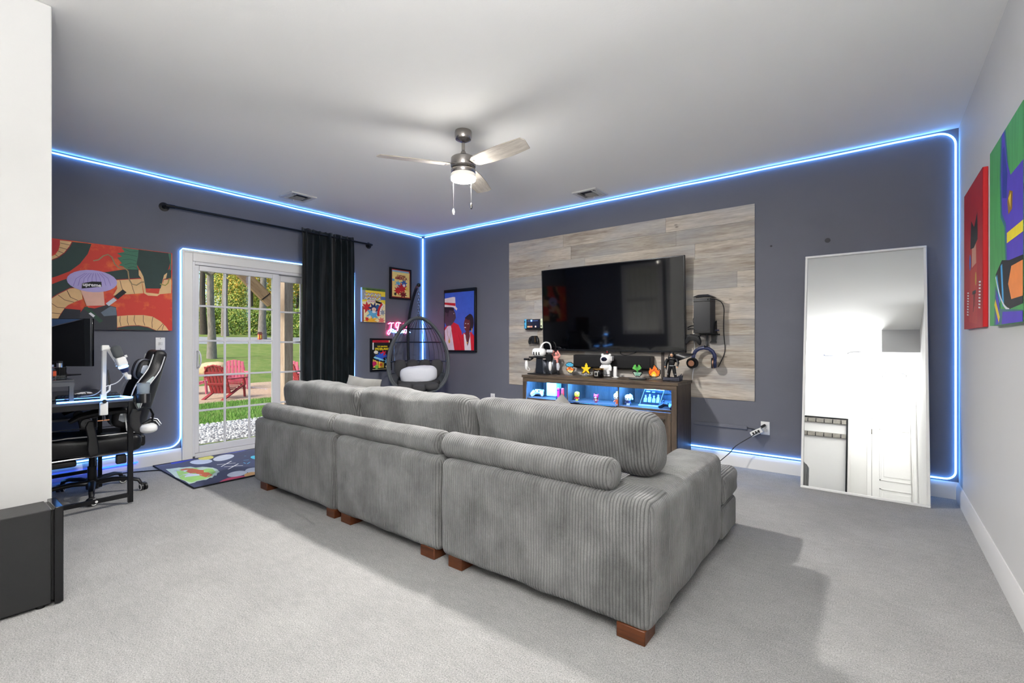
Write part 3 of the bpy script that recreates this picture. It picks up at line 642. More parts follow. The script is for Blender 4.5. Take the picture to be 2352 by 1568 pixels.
# ------------------------------------------------------------------ leaning mirror
MIR = thing('floor_mirror', 'tall white-framed mirror leaning against the dark wall', 'mirror', (-.085, 4.385, 0), rot=(-math.atan2(.345, 1.89), 0, 0))
mw, mh = .390, 1.921
m = MB(); b = .018
m.box(-mw, mw, -.012, .016, 0, b); m.box(-mw, mw, -.012, .016, mh - b, mh); m.box(-mw, -mw + b, -.012, .016, b, mh - b); m.box(mw - b, mw, -.012, .016, b, mh - b)
m.build('mirror_frame', mat('white_metal', (228, 228, 226), .3), MIR, bevel=.003)
MB().box(-mw + b - .002, mw - b + .002, .0, .004, b - .002, mh - b + .002).build('mirror_glass', mat('silver_mirror', (238, 240, 240), .0, 1), MIR, smooth=0)
MB().box(-mw + .01, mw - .01, .0045, .012, .01, mh - .01).build('mirror_back', DGREY, MIR, smooth=0)
# ------------------------------------------------------------------ things on the console
TOPZ = CZ
def legs_fig(): pass
# headset on its stand
t = thing('headset_stand', 'black display stand on the console holding a white vr headset', 'stand', (-3.085, 4.52, TOPZ))
MB().rbox(-.135, .135, -.075, .075, 0, .012, .005, (2, 2, 1), 2).build('base_plate', BLACK, t)
m = MB(); m.prism([(-.055, .012), (.055, .012), (.045, .19), (-.045, .19)], -.02, .03); m.build('column', mat('stand_navy', (24, 28, 36), .4), t, bevel=.004)
MB().prism([(.056, .012), (.062, .012), (.052, .19), (.046, .19)], -.022, .032).build('column_edge', CHROME, t)
MB().rbox(-.14, .14, -.04, .05, .188, .205, .006, (3, 2, 1), 2).build('tray', BLACK, t)
for s in (-1, 1): MB().tube([(s * .10, 0, .19), (s * .13, -.02, .165), (s * .15, -.03, .16)], .012, 8).build('side_hook', BLACK, t)
h = thing('vr_headset', 'white rounded vr headset with three dark slots resting on the black stand', 'headset', (-3.085, 4.50, TOPZ + .206))
MB().rbox(-.088, .088, -.05, .035, .0, .098, .042, (4, 2, 2), 6).build('headset_shell', WHITE, h)
for k in range(3): MB().rbox(-.050 + k * .036, -.036 + k * .036, -.054, -.046, .018, .055, .006, (1, 1, 2), 3).build('camera_slot', GLOSSB, h)
MB().rbox(-.08, .08, .03, .06, .005, .09, .02, (3, 1, 2), 3).build('face_pad', BLACK, h)
MB().tube(spline([(-.01, .03, .085), (.0, .06, .14), (.03, .09, .165), (.07, .11, .15), (.085, .12, .10), (.075, .125, .07)], 6), .015, 10, flat=.35).build('head_strap', WHITE, h)
MB().rbox(.08, .165, .02, .045, .045, .08, .010, (3, 1, 1), 3).build('strap_arm', mat('strap_grey', (196, 198, 202), .4), h)
for s, x in ((-1, -.162), (1, .170)):
    q = thing('vr_controller', 'white hanging vr controller on the left of the black stand' if s < 0 else 'white hanging vr controller with a black disc on the right of the stand', 'controller', (-3.085 + x, 4.47, TOPZ + .125), 0, None)
    MB().ell((0, 0, -.02), (.021, .02, .062), 16, 10, 1, 1).build('grip', WHITE, q)
    if s > 0: MB().cyl((-.012, -.02, .068), (-.006, .012, .072), .044, n=24).build('tracking_disc', BLACK, q)
    else: MB().rbox(-.03, .035, -.02, .02, .035, .058, .008, (2, 1, 1), 2).build('head', BLACK, q)
cable('white wrist loop hanging under the left vr controller', [(-3.235, 4.46, .88), (-3.20, 4.45, .86), (-3.185, 4.45, .84), (-3.20, 4.45, .825), (-3.225, 4.45, .835)], .003, WHITE, 'wrist_strap', 'strap')
o = MB().lathe([(.085, 0), (.088, .004), (.088, .165), (.085, .17), (.002, .17)], (-2.985, 4.62, TOPZ), 32).build('steel_canister', mat('brushed_steel', (112, 116, 124), .22, .9)); tag(o, 'round brushed steel canister behind the vr headset stand', 'canister')
# display figures: plain generic ones
SKIN = mat('figure_skin', (206, 160, 128), .5)
def limb(m, pts, rs): return m.tube(pts, rs, 10)
t = thing('display_figure', 'pink muscular display figure in white trousers with raised arms on a black base', 'figurine', (-2.915, 4.60, TOPZ))
PINK = mat('figure_pink', (226, 150, 142), .45)
MB().cyl((0, 0, 0), (0, 0, .008), .045, n=20).build('base', BLACK, t)
m = MB(); m.ell((0, 0, .165), (.027, .02, .045)); m.ell((.0, 0, .195), (.038, .022, .022)); m.tube([(0, 0, .20), (0, 0, .225)], .012); m.ell((0, -.002, .237), (.018, .019, .021))
for s in (-1, 1): m.tube([(s * .035, 0, .20), (s * .05, -.01, .225), (s * .03, -.015, .262)], [.013, .011, .009], 8); m.ell((s * .028, -.015, .266), (.01, .01, .011), 8, 6)
m.build('body', PINK, t, smooth=60)
m = MB()
for s in (-1, 1): m.tube([(s * .014, 0, .13), (s * .026, 0, .09), (s * .022, 0, .05)], [.018, .024, .014], 10)
m.build('trousers', mat('figure_grey', (196, 198, 206), .6), t, smooth=60)
m = MB()
for s in (-1, 1): m.tube([(s * .022, 0, .055), (s * .02, -.002, .02), (s * .02, -.02, .014)], [.011, .011, .009], 8)
m.build('boots', BLACK, t)
m = MB()
for k in range(7): m.tube([(0, .008, .245), (math.sin(k - 3) * .03, .012, .262 - .004 * abs(k - 3)), (math.sin(k - 3) * .045, .01, .245)], [.006, .004, .001], 5)
m.build('spikes', mat('figure_maroon', (120, 44, 52), .5), t)
t = thing('display_figure', 'tall black-suited display figure with a blowing cape standing on a dark rock base', 'figurine', (-1.545, 4.50, TOPZ))
SUIT = mat('figure_suit', (20, 20, 23), .35)
m = MB(); random.seed(3)
m.rbox(-.075, .085, -.05, .05, 0, .035, .012, (6, 5, 2), 2, lambda p, N: p + N * .012 * noise.noise(p * 45))
for k in range(5): m.cyl((.05 + .008 * k, .01 * (k - 2), .02), (.062 + .009 * k, .012 * (k - 2), .075 - .008 * abs(k - 3)), .014, .002, 6)
m.build('rock_base', mat('rock_dark', (44, 46, 58), .7, var=.3, vscale=50), t)
m = MB(); m.ell((0, 0, .185), (.030, .021, .05)); m.ell((0, 0, .212), (.042, .024, .022)); m.ell((0, 0, .142), (.025, .02, .022))
for s in (-1, 1):
    m.tube([(s * .014, 0, .145), (s * .026, -.004, .09), (s * .034, .004, .04)], [.019, .016, .012], 10); m.tube([(s * .042, 0, .212), (s * .062, -.004, .175), (s * .058, -.02, .142)], [.014, .011, .009], 8)
m.build('suit', SUIT, t, smooth=60)
m = MB()
for s in (-1, 1): m.tube([(s * .032, 0, .062), (s * .036, .002, .035), (s * .038, -.018, .03)], [.014, .013, .01], 8)
m.build('boots', BLACK, t)
m = MB()
for s in (-1, 1): m.tube([(s * .0325, 0, .066), (s * .0325, 0, .070)], .0145, 10); 
m.tube([(0, 0, .146), (0, 0, .151)], .0235, 12); m.build('trim_bands', mat('figure_silver', (190, 192, 198), .3), t)
m = MB(); m.ell((0, -.002, .252), (.015, .017, .02)); m.tube([(0, 0, .225), (0, 0, .24)], .009, 8)
for s in (-1, 1): m.ell((s * .058, -.022, .137), (.008, .008, .010), 8, 6)
m.build('head_and_hands', SKIN, t, smooth=60)
m = MB(); m.ell((.0, .004, .263), (.020, .02, .018)); m.tube([(0, .012, .26), (.01, .02, .235), (.008, .022, .205)], [.018, .016, .004], 8); m.build('hair', BLACK, t, smooth=60)
m = MB(); m.grid(lambda u, v: Vector((-.045 + .15 * u * v + .09 * u - .02 * v * math.sin(u * 6), .028 + .02 * math.sin(u * 7) * v, .235 - .10 * v * (1 - u) + .03 * u)), 12, 8); m.grid(lambda u, v: Vector((-.04 - .03 * v, .03 + .012 * math.sin(u * 8), .22 - .12 * v + .04 * u)), 6, 6)
o = m.build('cape', SUIT, t, smooth=80); s_ = o.modifiers.new('thickness', 'SOLIDIFY'); s_.thickness = .003
# brick-built ornaments: generic pixel plaques
PIX = {'k': (18, 18, 20), 'b': (84, 176, 214), 'd': (52, 128, 170), 'o': (232, 120, 40), 'w': (238, 238, 232), 'y': (244, 208, 44), 'a': (206, 150, 30), 'g': (96, 184, 80), 'e': (52, 128, 62), 'l': (176, 204, 186), 'r': (206, 56, 40), 'c': (240, 222, 150), 't': (120, 168, 150)}
PM = {k: mat('brick_' + k, v, .35) for k, v in PIX.items()}
def pixel(rows, x, label, h=.128, y=4.575):
    n = len(rows); s = h / n; keys = sorted(set(''.join(rows)) - {'.'})
    t = thing('brick_ornament', label, 'ornament', (x, y, TOPZ), 0, None)
    MB().rbox(-.045, .045, -.025, .025, 0, .008, .003, (2, 2, 1), 2).build('clear_base', CLEAR, t); MB().box(-.012, .012, -.004, .004, .006, .03).build('clear_post', CLEAR, t)
    m = MB()
    for j, r in enumerate(rows):
        for i, c in enumerate(r):
            if c != '.': X = (i - len(r) / 2) * s; Z = .022 + (n - 1 - j) * s; d = .006 if c != 'k' else .0045; m.box(X, X + s * .97, -d, d, Z, Z + s * .97, keys.index(c))
    m.build('bricks', [PM[k] for k in keys], t, smooth=0, kind='stuff')
pixel([".....kkkkk.....", "...kkbbbbbkk...", "..kbbbdbbbbbk..", ".kbbbdbbbdbbbk.", ".kbbbbbbbbbbbk.", "..kkbbbbbbbkk..", "....kkkokkk....", "...kwookoowk...", "..kwoookoooowk.", "..koooookoooook", "..kooowkwooook.", "...kcccckcccck.", "....kccccccck..", ".....kkcccck...", ".......kkkk...."], -2.72, 'blue, orange and cream pixel brick ornament on a clear base, leftmost of the four')
pixel([".......kk......", "......kyyk.....", "......kyyk.....", ".....kyyyyk....", ".....kyyyyk....", "kkkkkkyyyykkkkk", "kyyyyyyyyyyyyyk", ".kyyyyyyyyyyyk.", "..kayyyyyyyak..", "...kyyyyyyyk...", "...kyyyayyyk...", "..kyyyakayyyk..", "..kyyakkkayyk..", ".kyakk...kkayk.", ".kkk.......kkk."], -2.513, 'yellow star-shaped pixel brick ornament beside the candle')
pixel(["....kk...kk....", "...kggk.kggk...", "..kgggk.kgggk..", "..kggegkgeggk..", ".kgggegkgegggk.", ".kggggegegggk..", "..kkgggegggkk..", "....kkgegkk....", "......keek.....", "..kkkkkeekkkkk.", "..kllllttllllk.", "...kltttttttk..", "...kltttttttk..", "....klttttlk...", ".....kkkkkk...."], -1.925, 'green and grey pixel brick ornament of a leafy potted plant')
pixel([".......k.......", "......kok......", "......kook.....", "..k..kooook....", ".kok.koooook...", ".kookooroook.k.", ".kooooorooookok", "koooooroooooook", "koooroyyorooook", "kooroyyyyoroook", "kooryyyyyyroook", ".kooyyccyyoook.", ".kooyccccyoook.", "..kkoccccookk..", "....kkkkkkk...."], -1.745, 'orange flame-shaped pixel brick ornament, rightmost of the four')
# projector ornament, candle, night light, remote
t = thing('astronaut_projector', 'white astronaut-bear night projector with dark visor standing on the console', 'projector', (-2.268, 4.565, TOPZ))
m = MB(); m.ell((0, 0, .185), (.062, .056, .056), 24, 16, .9, .9); m.build('helmet', WHITE, t, smooth=60)
MB().ell((0, -.028, .19), (.043, .034, .032), 20, 12).build('visor', mat('visor_dark', (16, 20, 44), .06, .6), t)
for s in (-1, 1): MB().ell((s * .042, 0, .236), (.016, .014, .016), 12, 8).build('ear', WHITE, t)
MB().rbox(.056, .078, -.02, .03, .175, .225, .006, (1, 2, 2), 2).build('side_pack', mat('pack_grey', (186, 186, 188), .5), t)
m = MB(); m.ell((0, 0, .105), (.044, .036, .042), 20, 12)
for s in (-1, 1): m.tube([(s * .036, 0, .125), (s * .054, -.008, .10), (s * .052, -.012, .072)], [.018, .017, .014], 10); m.tube([(s * .020, 0, .09), (s * .026, -.002, .045), (s * .026, -.006, .012)], [.024, .022, .021], 12)
m.build('space_suit', WHITE, t, smooth=60)
for s in (-1, 1): MB().tube([(s * .026, -.003, .028), (s * .026, -.003, .034)], .0232, 14).build('boot_ring', NICKEL, t)
t = thing('candle', 'black candle jar with a gold lid and pale square label before the white projector', 'candle', (-2.303, 4.46, TOPZ))
MB().lathe([(.052, 0), (.055, .004), (.055, .080), (.052, .085)], n=32).build('jar', GLOSSB, t)
GOLD = mat('gold_metal', (206, 164, 92), .2, 1)
MB().lathe([(.055, .083), (.057, .088), (.057, .098), (.04, .102), (.002, .103)], n=32).build('lid', GOLD, t)
M = Matrix.Rotation(0, 4, 'Z'); MB().box(-.020, .020, -.0575, -.05, .018, .068).build('label_plate', mat('label_silver', (186, 184, 178), .4, .3), t, bevel=.003); MB().box(-.013, .013, -.0583, -.0575, .026, .058).build('label_print', BLACK, t)
t = thing('night_light', 'small white upright plug-in box with a looping white lead beside the projector', 'adapter', (-2.178, 4.60, TOPZ))
MB().rbox(-.018, .018, -.014, .014, 0, .115, .005, (1, 1, 3), 2).build('body', WHITE, t); MB().tube([(.01, -.014, .02), (.03, -.03, .006), (.05, -.03, .004), (.05, -.05, .004), (.0, -.06, .004), (-.02, -.04, .004)], .0035, 6).build('lead', WHITE, t)
t = thing('remote_control', 'slim black remote control lying on the console top', 'remote', (-1.862, 4.44, TOPZ), .1)
MB().rbox(-.088, .088, -.022, .022, 0, .016, .007, (6, 2, 1), 3, lambda p, N: p + Vector((0, 0, .006 * abs(p.x / .088) ** 2))).build('remote_body', mat('remote_black', (20, 20, 24), .35), t)
for k in range(4): MB().cyl((-.05 + k * .03, 0, .015), (-.05 + k * .03, 0, .019), .006, n=10).build('button', mat('button_grey', (150, 150, 156), .4), t)
# ------------------------------------------------------------------ game controllers
def gamepad(label, loc, rot, body, s=1.0, accent=None, stick=BLACK):
    t = thing('game_controller', label, 'controller', loc, rot=rot)
    m = MB(); n = 30
    out = [(-.050, .030), (-.02, .034), (.02, .034), (.050, .030), (.068, .012), (.080, -.03), (.078, -.058), (.066, -.066), (.052, -.050), (.036, -.026), (0, -.022), (-.036, -.026), (-.052, -.050), (-.066, -.066), (-.078, -.058), (-.080, -.03), (-.068, .012)]
    def layer(k, y): return [(x * k * s, y * s, z * k * s) for x, z in out]
    ls = [layer(.86, -.020), layer(.97, -.014), layer(1, -.002), layer(.97, .012), layer(.84, .020)]; vs = sum(ls, []); q = len(out)
    fs = [(i * q + j, i * q + (j + 1) % q, (i + 1) * q + (j + 1) % q, (i + 1) * q + j) for i in range(4) for j in range(q)] + [tuple(range(q - 1, -1, -1)), tuple(range(4 * q, 5 * q))]
    fs = [tuple(reversed(f)) for f in fs]
    m.add(vs, fs); m.build('shell', body, t, bevel=.002, smooth=60)
    for x, z in ((-.042, .012), (.022, -.012)):
        MB().cyl((x * s, -.020 * s, z * s), (x * s, -.030 * s, z * s), .006 * s, .010 * s, 12).build('thumbstick', stick, t)
    for k in range(4):
        a = k * PI / 2; MB().cyl(((.044 + .011 * math.cos(a)) * s, -.019 * s, (.012 + .011 * math.sin(a)) * s), ((.044 + .011 * math.cos(a)) * s, -.0235 * s, (.012 + .011 * math.sin(a)) * s), .0045 * s, n=10).build('button', accent or DGREY, t)
    m = MB(); m.box(-.028 * s, -.012 * s, -.023 * s, -.019 * s, -.015 * s, -.010 * s); m.box(-.0225 * s, -.0175 * s, -.023 * s, -.019 * s, -.0205 * s, -.0045 * s); m.build('direction_pad', stick, t)
    for sg in (-1, 1): MB().rbox((sg * .048 - .02) * s, (sg * .048 + .02) * s, -.012 * s, .012 * s, .024 * s, .036 * s, .004 * s, (2, 1, 1), 2).build('trigger', body if not accent else accent, t)
    return t
gamepad('white game controller lying in the left blue lit niche', (-3.105, 4.50, NZ + .050), (-.95, .0, .25), WHITE, 1.0, None, BLACK)
gamepad('dark game controller with a red side in the right blue lit niche', (-1.562, 4.425, NZ + .045), (-.85, 0, -.3), mat('pad_dark', (28, 30, 36), .4), .95)
o = MB().rbox(-1.512, -1.498, 4.375, 4.40, NZ, NZ + .035, .004, (1, 1, 1), 2).build('red_cap', REDP); tag(o, 'small red cap beside the dark game controller in the right niche', 'cap')
t = thing('console_tower', 'white upright router box in the left blue lit niche', 'router', (-2.948, 4.60, NZ)); MB().rbox(-.07, .07, -.06, .06, .004, .17, .018, (2, 2, 3), 4).build('casing', WHITE, t); MB().rbox(-.064, .064, -.054, .054, 0, .006, .002, (1, 1, 1), 2).build('foot', DGREY, t)
t = thing('controller_dock', 'black dock holding a pink and a red slim handheld controller in the niche', 'dock', (-2.752, 4.43, NZ))
MB().rbox(-.045, .045, -.03, .03, 0, .016, .005, (2, 2, 1), 2).build('dock_base', BLACK, t); MB().box(-.008, .008, -.012, .012, .014, .12).build('dock_spine', BLACK, t, bevel=.002)
for s, c, nm in ((-1, (226, 20, 112), 'pink'), (1, (226, 58, 52), 'red')):
    q = thing('slim_controller', nm + ' slim handheld controller charging in the black dock', 'controller', (-2.752 + s * .027, 4.43, NZ + .017))
    MB().rbox(-.018, .018, -.011, .011, 0, .108, .0105, (1, 1, 5), 4).build('shell', mat('joy_' + nm, c, .4), q)
    MB().cyl((0, -.011, .08 if s < 0 else .045), (0, -.017, .08 if s < 0 else .045), .007, n=12).build('thumbstick', BLACK, q)
    for k in range(4): a = k * PI / 2; z = .05 if s < 0 else .08; MB().cyl((.008 * math.cos(a), -.011, z + .008 * math.sin(a)), (.008 * math.cos(a), -.013, z + .008 * math.sin(a)), .0028, n=8).build('button', BLACK, q)
# big-headed toy figures: plain generic ones
def toy(label, x, y, h, face, hair, top, low, style, belly=None):
    t = thing('toy_figure', label, 'figurine', (x, y, NZ), .12)
    k = h / .10; f = lambda m, n, c: m.build(n, c, t, smooth=60)
    f(MB().rbox(-.026 * k, .026 * k, -.022 * k, .022 * k, .042 * k, .086 * k, .016 * k, (2, 2, 2), 4), 'head', face)
    for s in (-1, 1): f(MB().ell((s * .012 * k, -.0218 * k, .060 * k), (.0048 * k, .002 * k, .0052 * k), 10, 6), 'eye', GLOSSB)
    m = MB(); m.ell((0, 0, .031 * k), (.0135 * k, .010 * k, .015 * k), 14, 8)
    for s in (-1, 1): m.tube([(s * .012 * k, 0, .038 * k), (s * .022 * k, -.004 * k, .028 * k), (s * .024 * k, -.008 * k, .020 * k)], [.005 * k, .005 * k, .005 * k], 8)
    f(m, 'torso', top)
    m = MB()
    for s in (-1, 1): m.tube([(s * .007 * k, 0, .022 * k), (s * .008 * k, 0, .006 * k), (s * .009 * k, -.008 * k, .003 * k)], [.0062 * k, .0056 * k, .0046 * k], 8)
    f(m, 'legs', low)
    if style == 'hood':
        f(MB().ell((0, .004 * k, .074 * k), (.031 * k, .026 * k, .026 * k), 18, 10), 'hood', hair); f(MB().ell((0, .006 * k, .102 * k), (.012 * k, .011 * k, .010 * k), 12, 8), 'hood_tip', hair)
    elif style == 'cap':
        m = MB(); m.ell((0, .003 * k, .078 * k), (.030 * k, .026 * k, .020 * k), 18, 9); m.tube([(.01 * k, 0, .096 * k), (.03 * k, .004 * k, .086 * k), (.036 * k, .004 * k, .062 * k)], [.012 * k, .010 * k, .005 * k], 8); f(m, 'cap', hair)
        f(MB().lathe([(.029 * k, .070 * k), (.031 * k, .074 * k), (.029 * k, .080 * k)], n=20, sy=.85), 'cap_band', WHITE); f(MB().ell((.037 * k, .004 * k, .058 * k), (.008 * k,) * 3, 10, 6), 'pompom', WHITE)
    elif style == 'dome':
        f(MB().ell((0, .002 * k, .080 * k), (.0285 * k, .025 * k, .019 * k), 18, 9), 'hair', hair)
    elif style == 'bear':
        for s in (-1, 1): f(MB().ell((s * .022 * k, .004 * k, .086 * k), (.009 * k, .006 * k, .009 * k), 10, 6), 'ear', hair)
        f(MB().ell((0, -.020 * k, .055 * k), (.013 * k, .008 * k, .010 * k), 12, 8), 'muzzle', belly); f(MB().ell((0, -.028 * k, .059 * k), (.006 * k, .003 * k, .004 * k), 8, 6), 'nose', BLACK); f(MB().ell((0, -.007 * k, .029 * k), (.011 * k, .006 * k, .013 * k), 12, 8), 'belly', belly)
YEL = mat('toy_yellow', (246, 214, 30), .4); CRM = mat('toy_cream', (232, 206, 160), .5); CRIM = mat('toy_crimson', (170, 26, 52), .5); ORG = mat('toy_orange', (232, 112, 40), .5); NAVY = mat('toy_navy', (34, 44, 84), .5); LTB = mat('toy_pale_blue', (200, 216, 232), .5)
toy('yellow big-headed toy figure in a red shirt, leftmost in the middle niche', -2.545, 4.43, .100, YEL, YEL, REDP, YEL, 'dome')
toy('crimson toy bear with a cream belly in the middle niche', -2.310, 4.42, .098, CRIM, CRIM, CRIM, CRIM, 'bear', CRM)
toy('toy figure with a yellow hood and orange suit by the niche divider', -2.075, 4.42, .118, CRM, YEL, ORG, ORG, 'hood')
toy('white-faced toy figure in a pale cap in the right niche', -1.955, 4.42, .112, WHITE, LTB, NAVY, WHITE, 'cap')
# lit acrylic picture plaque
t = thing('acrylic_plaque', 'edge-lit clear acrylic plaque with an etched group photo in the right niche', 'plaque', (-1.745, 4.475, NZ), 0)
M = Matrix.Translation((0, .01, .012)) @ Matrix.Rotation(-.22, 4, 'X')
LB = emis('plaque_edge', (.18, .55, 1, 1), 5); ETC = mat('etched_frost', (170, 200, 236), .6, alpha=.5)
MB().prism([(-.118, 0), (.078, 0), (.118, .158), (-.078, .158)], 0, .006, M=M).build('acrylic_sheet', thin_glass('acrylic_sheet', (.75, .88, 1, 1), 1.0), t, smooth=0)
MB().prism([(-.080, .157), (.118, .157), (.1185, .162), (-.079, .162)], -.001, .007, M=M).build('lit_edge', LB, t, smooth=0)
for a, b in (((-.118, 0), (-.078, .158)), ((.078, 0), (.118, .158)), ((-.118, 0), (.078, 0))):
    MB().bar(M @ Vector((a[0], .003, a[1])), M @ Vector((b[0], .003, b[1])), .003, .004).build('sheet_edge', emis('plaque_rim', (.2, .5, 1, 1), 1.2), t, smooth=0)
m = MB(); random.seed(11)
for k in range(4):
    x = -.062 + k * .042; hh_ = .050 + .012 * (k % 2)
    m.prism([(x - .016, .028), (x + .016, .028), (x + .018, hh_ + .012), (x + .008, hh_ + .024), (x - .006, hh_ + .024), (x - .015, hh_ + .012)], -.0014, -.001, M=M)
    m.prism([(x + .001 + .009 * math.cos(i * PI / 5), hh_ + .036 + .011 * math.sin(i * PI / 5)) for i in range(10)], -.0014, -.001, M=M)
m.build('etched_people', ETC, t, smooth=0)
m = MB(); m.prism([(-.062, .128), (-.02, .128), (-.018, .138), (-.060, .138)], -.0014, -.001, M=M); m.prism([(.0, .126), (.028, .126), (.03, .134), (.002, .134)], -.0014, -.001, M=M); m.build('etched_marks', ETC, t, smooth=0)
MB().rbox(-.12, .085, -.02, .03, 0, .014, .004, (3, 1, 1), 2).build('plaque_base', mat('plaque_base_clear', (150, 190, 235), .15, alpha=.7), t)
# ------------------------------------------------------------------ handheld console, controller holder on the planks
t = thing('handheld_console', 'handheld game console with blue and cream grips docked on the plank wall', 'game console', (-3.315, 4.715, 1.38))
MB().rbox(-.105, .105, -.012, .012, -.058, .058, .006, (3, 1, 2), 2).build('tablet', BLACK, t)
MB().box(-.092, .092, -.0135, -.012, -.046, .05).build('tablet_screen', mat('lit_screen', (10, 12, 18), .1, emit=(24, 34, 66), es=.3), t, smooth=0)
for k, x in enumerate((-.075, -.048, -.021, .037)): MB().box(x - .009, x + .009, -.0145, -.0135, -.042, -.024).build('screen_icon', emis('icon_%d' % k, ((.9, .5, .25, 1), (.9, .35, .3, 1), (.8, .3, .2, 1), (.9, .6, .5, 1))[k], .9), t, smooth=0)
MB().box(-.035, -.015, -.0145, -.0135, .03, .05).build('screen_icon', emis('icon_blue', (.1, .25, 1, 1), 4), t, smooth=0); MB().box(-.085, .07, -.0142, -.0135, .034, .042).build('screen_bar', emis('bar_blue', (.08, .13, .35, 1), .6), t, smooth=0)
for s, c in ((-1, (78, 176, 224)), (1, (222, 232, 196))):
    g_ = MB().rbox(s * .122 - .019, s * .122 + .019, -.015, .013, -.056, .062, .0125, (1, 1, 4), 4).build('side_grip', mat('grip_%d' % s, c, .4), t)
    MB().cyl((s * .122, -.014, .028 * -s), (s * .122, -.022, .028 * -s), .008, n=12).build('thumbstick', BLACK, g_)
    for k in range(4): a = k * PI / 2; MB().cyl((s * .122 + .009 * math.cos(a), -.014, .024 * s + .009 * math.sin(a)), (s * .122 + .009 * math.cos(a), -.017, .024 * s + .009 * math.sin(a)), .003, n=8).build('button', BLACK, g_)
MB().box(-.11, .11, -.022, .028, -.072, -.056).build('wall_holder', BLACK, t, bevel=.003); MB().box(-.10, .10, .012, .028, -.07, .03).build('holder_back', BLACK, t)
cable('short black lead from the handheld console to the television edge', [(-3.22, 4.73, 1.33), (-3.17, 4.73, 1.325), (-3.12, 4.73, 1.32)], .005)
t = thing('controller_grip', 'small black controller grip on a holder below the handheld console', 'controller', (-3.30, 4.71, 1.185))
MB().rbox(-.032, .032, -.03, .03, -.045, .05, .008, (2, 2, 3), 2).build('holder', mat('holder_black', (24, 26, 32), .4), t)
for s in (-1, 1): MB().tube([(s * .036, -.01, .035), (s * .055, -.015, .015), (s * .062, -.02, -.025), (s * .058, -.02, -.05)], [.014, .017, .016, .012], 10).build('grip', BLACK, t)
MB().box(.028, .031, -.032, -.028, -.03, .045).build('gold_strip', GOLD, t); MB().box(-.06, .06, -.022, -.004, .018, .034).build('bridge', BLACK, t, bevel=.004)
# ------------------------------------------------------------------ game tower on the wall
t = thing('game_tower', 'tall black game console tower mounted on the planks right of the television', 'game console', (-1.283, 4.65, 1.245))
bx = .075
MB().rbox(-bx, bx, -.10, .075, 0, .325, .004, (1, 1, 1), 2).build('tower_shell', mat('tower_black', (38, 39, 42), .5), t)
MB().prism([(-bx, .0), (bx, 0), (bx, .048), (.05, .028), (.02, .018), (-.02, .018), (-.05, .028), (-bx, .048)], -.104, -.099).build('lower_bracket', mat('bracket_black', (28, 28, 30), .35), t)
MB().box(-bx - .001, bx + .001, -.102, .076, .292, .296).build('seam_line', GLOSSB, t); MB().box(-bx - .001, bx + .001, -.102, .076, .324, .329).build('vent_rim', NICKEL, t)
MB().box(-.055, .06, -.09, .07, .329, .338).build('top_vent', GLOSSB, t)
MB().add([(-.085, -.10, .338), (.085, -.10, .338), (.085, .08, .338), (-.085, .08, .338), (-.045, -.06, .362), (.045, -.06, .362), (.045, .05, .362), (-.045, .05, .362)], [(0, 1, 5, 4), (1, 2, 6, 5), (2, 3, 7, 6), (3, 0, 4, 7), (4, 5, 6, 7), (3, 2, 1, 0)]).build('dust_cover', BLACK, t, smooth=0)
MB().prismx([(.02, .0), (.09, 0), (.09, .12), (.06, .11)], bx, bx + .012).build('side_bracket', BLACK, t); MB().box(-bx, bx + .02, -.06, .09, -.006, 0).build('bracket_shelf', BLACK, t)
MB().box(bx + .012, bx + .045, .02, .035, .02, .032).build('usb_stick', mat('usb_navy', (28, 36, 72), .4), t)
MB().cyl((.055, -.104, .31), (.055, -.099, .31), .005, n=10).build('port', GLOSSB, t)
t = thing('headphone_hook', 'black bracket with a cradle and a headphone hook below the game tower', 'bracket', (-1.283, 4.735, 1.19))
MB().box(-.16, .115, -.02, .0, .035, .048).build('cross_bar', BLACK, t); MB().box(-.008, .008, -.018, .0, -.085, .04).build('drop_bar', DGREY, t, bevel=.002)
MB().prism([(.045, .035), (.095, .035), (.088, -.02), (.098, -.035), (.03, -.035), (.048, -.015)], -.045, -.03).build('cradle', BLACK, t, bevel=.003); MB().tube([(0, -.005, -.075), (0, -.05, -.085), (0, -.08, -.078), (0, -.09, -.066)], .006, 8).build('hook', BLACK, t)
gamepad('black game controller hanging left of the headphones below the game tower', (-1.392, 4.66, 1.195), (.12, .08, .05), mat('pad_black', (22, 22, 24), .4), .95)
t = thing('headphones', 'navy over-ear headphones with gold ring hanging on the plank wall', 'headphones', (-1.295, 4.665, 1.10))
HNAVY = mat('headphone_navy', (30, 38, 74), .35)
pts = [(-.098, -.005, -.098), (-.094, 0, -.06), (-.078, 0, -.028), (-.045, 0, -.004), (0, 0, .005), (.045, 0, -.004), (.078, 0, -.028), (.094, 0, -.06), (.098, .005, -.098)]
MB().tube(pts, .011, 10, flat=1.6).build('headband', HNAVY, t)
MB().cyl((-.105, -.045, -.145), (-.095, -.005, -.14), .052, .050, 28).build('ear_cup', mat('cup_black', (16, 16, 18), .7), t)
MB().lathe([(.030, 0), (.024, .004), (.026, .006), (.030, .004)], n=20, M=Matrix.Translation((-.106, -.049, -.145)) @ Matrix.Rotation(PI / 2, 4, 'X')).build('gold_ring', mat('rose_gold', (206, 150, 122), .3, 1), t)
MB().cyl((-.1058, -.0475, -.145), (-.106, -.051, -.145), .012, n=16).build('cup_badge', mat('rose_gold_disc', (214, 168, 142), .3, .8), t)
MB().cyl((.068, -.005, -.14), (.092, .0, -.14), .05, n=28).build('ear_cushion', BLACK, t); MB().cyl((.092, 0, -.14), (.112, .003, -.14), .05, .042, n=28).build('ear_cup', HNAVY, t); MB().cyl((.090, 0, -.14), (.094, 0, -.14), .0515, n=28).build('cup_ring', mat('rose_gold_ring', (206, 150, 122), .3, 1), t)
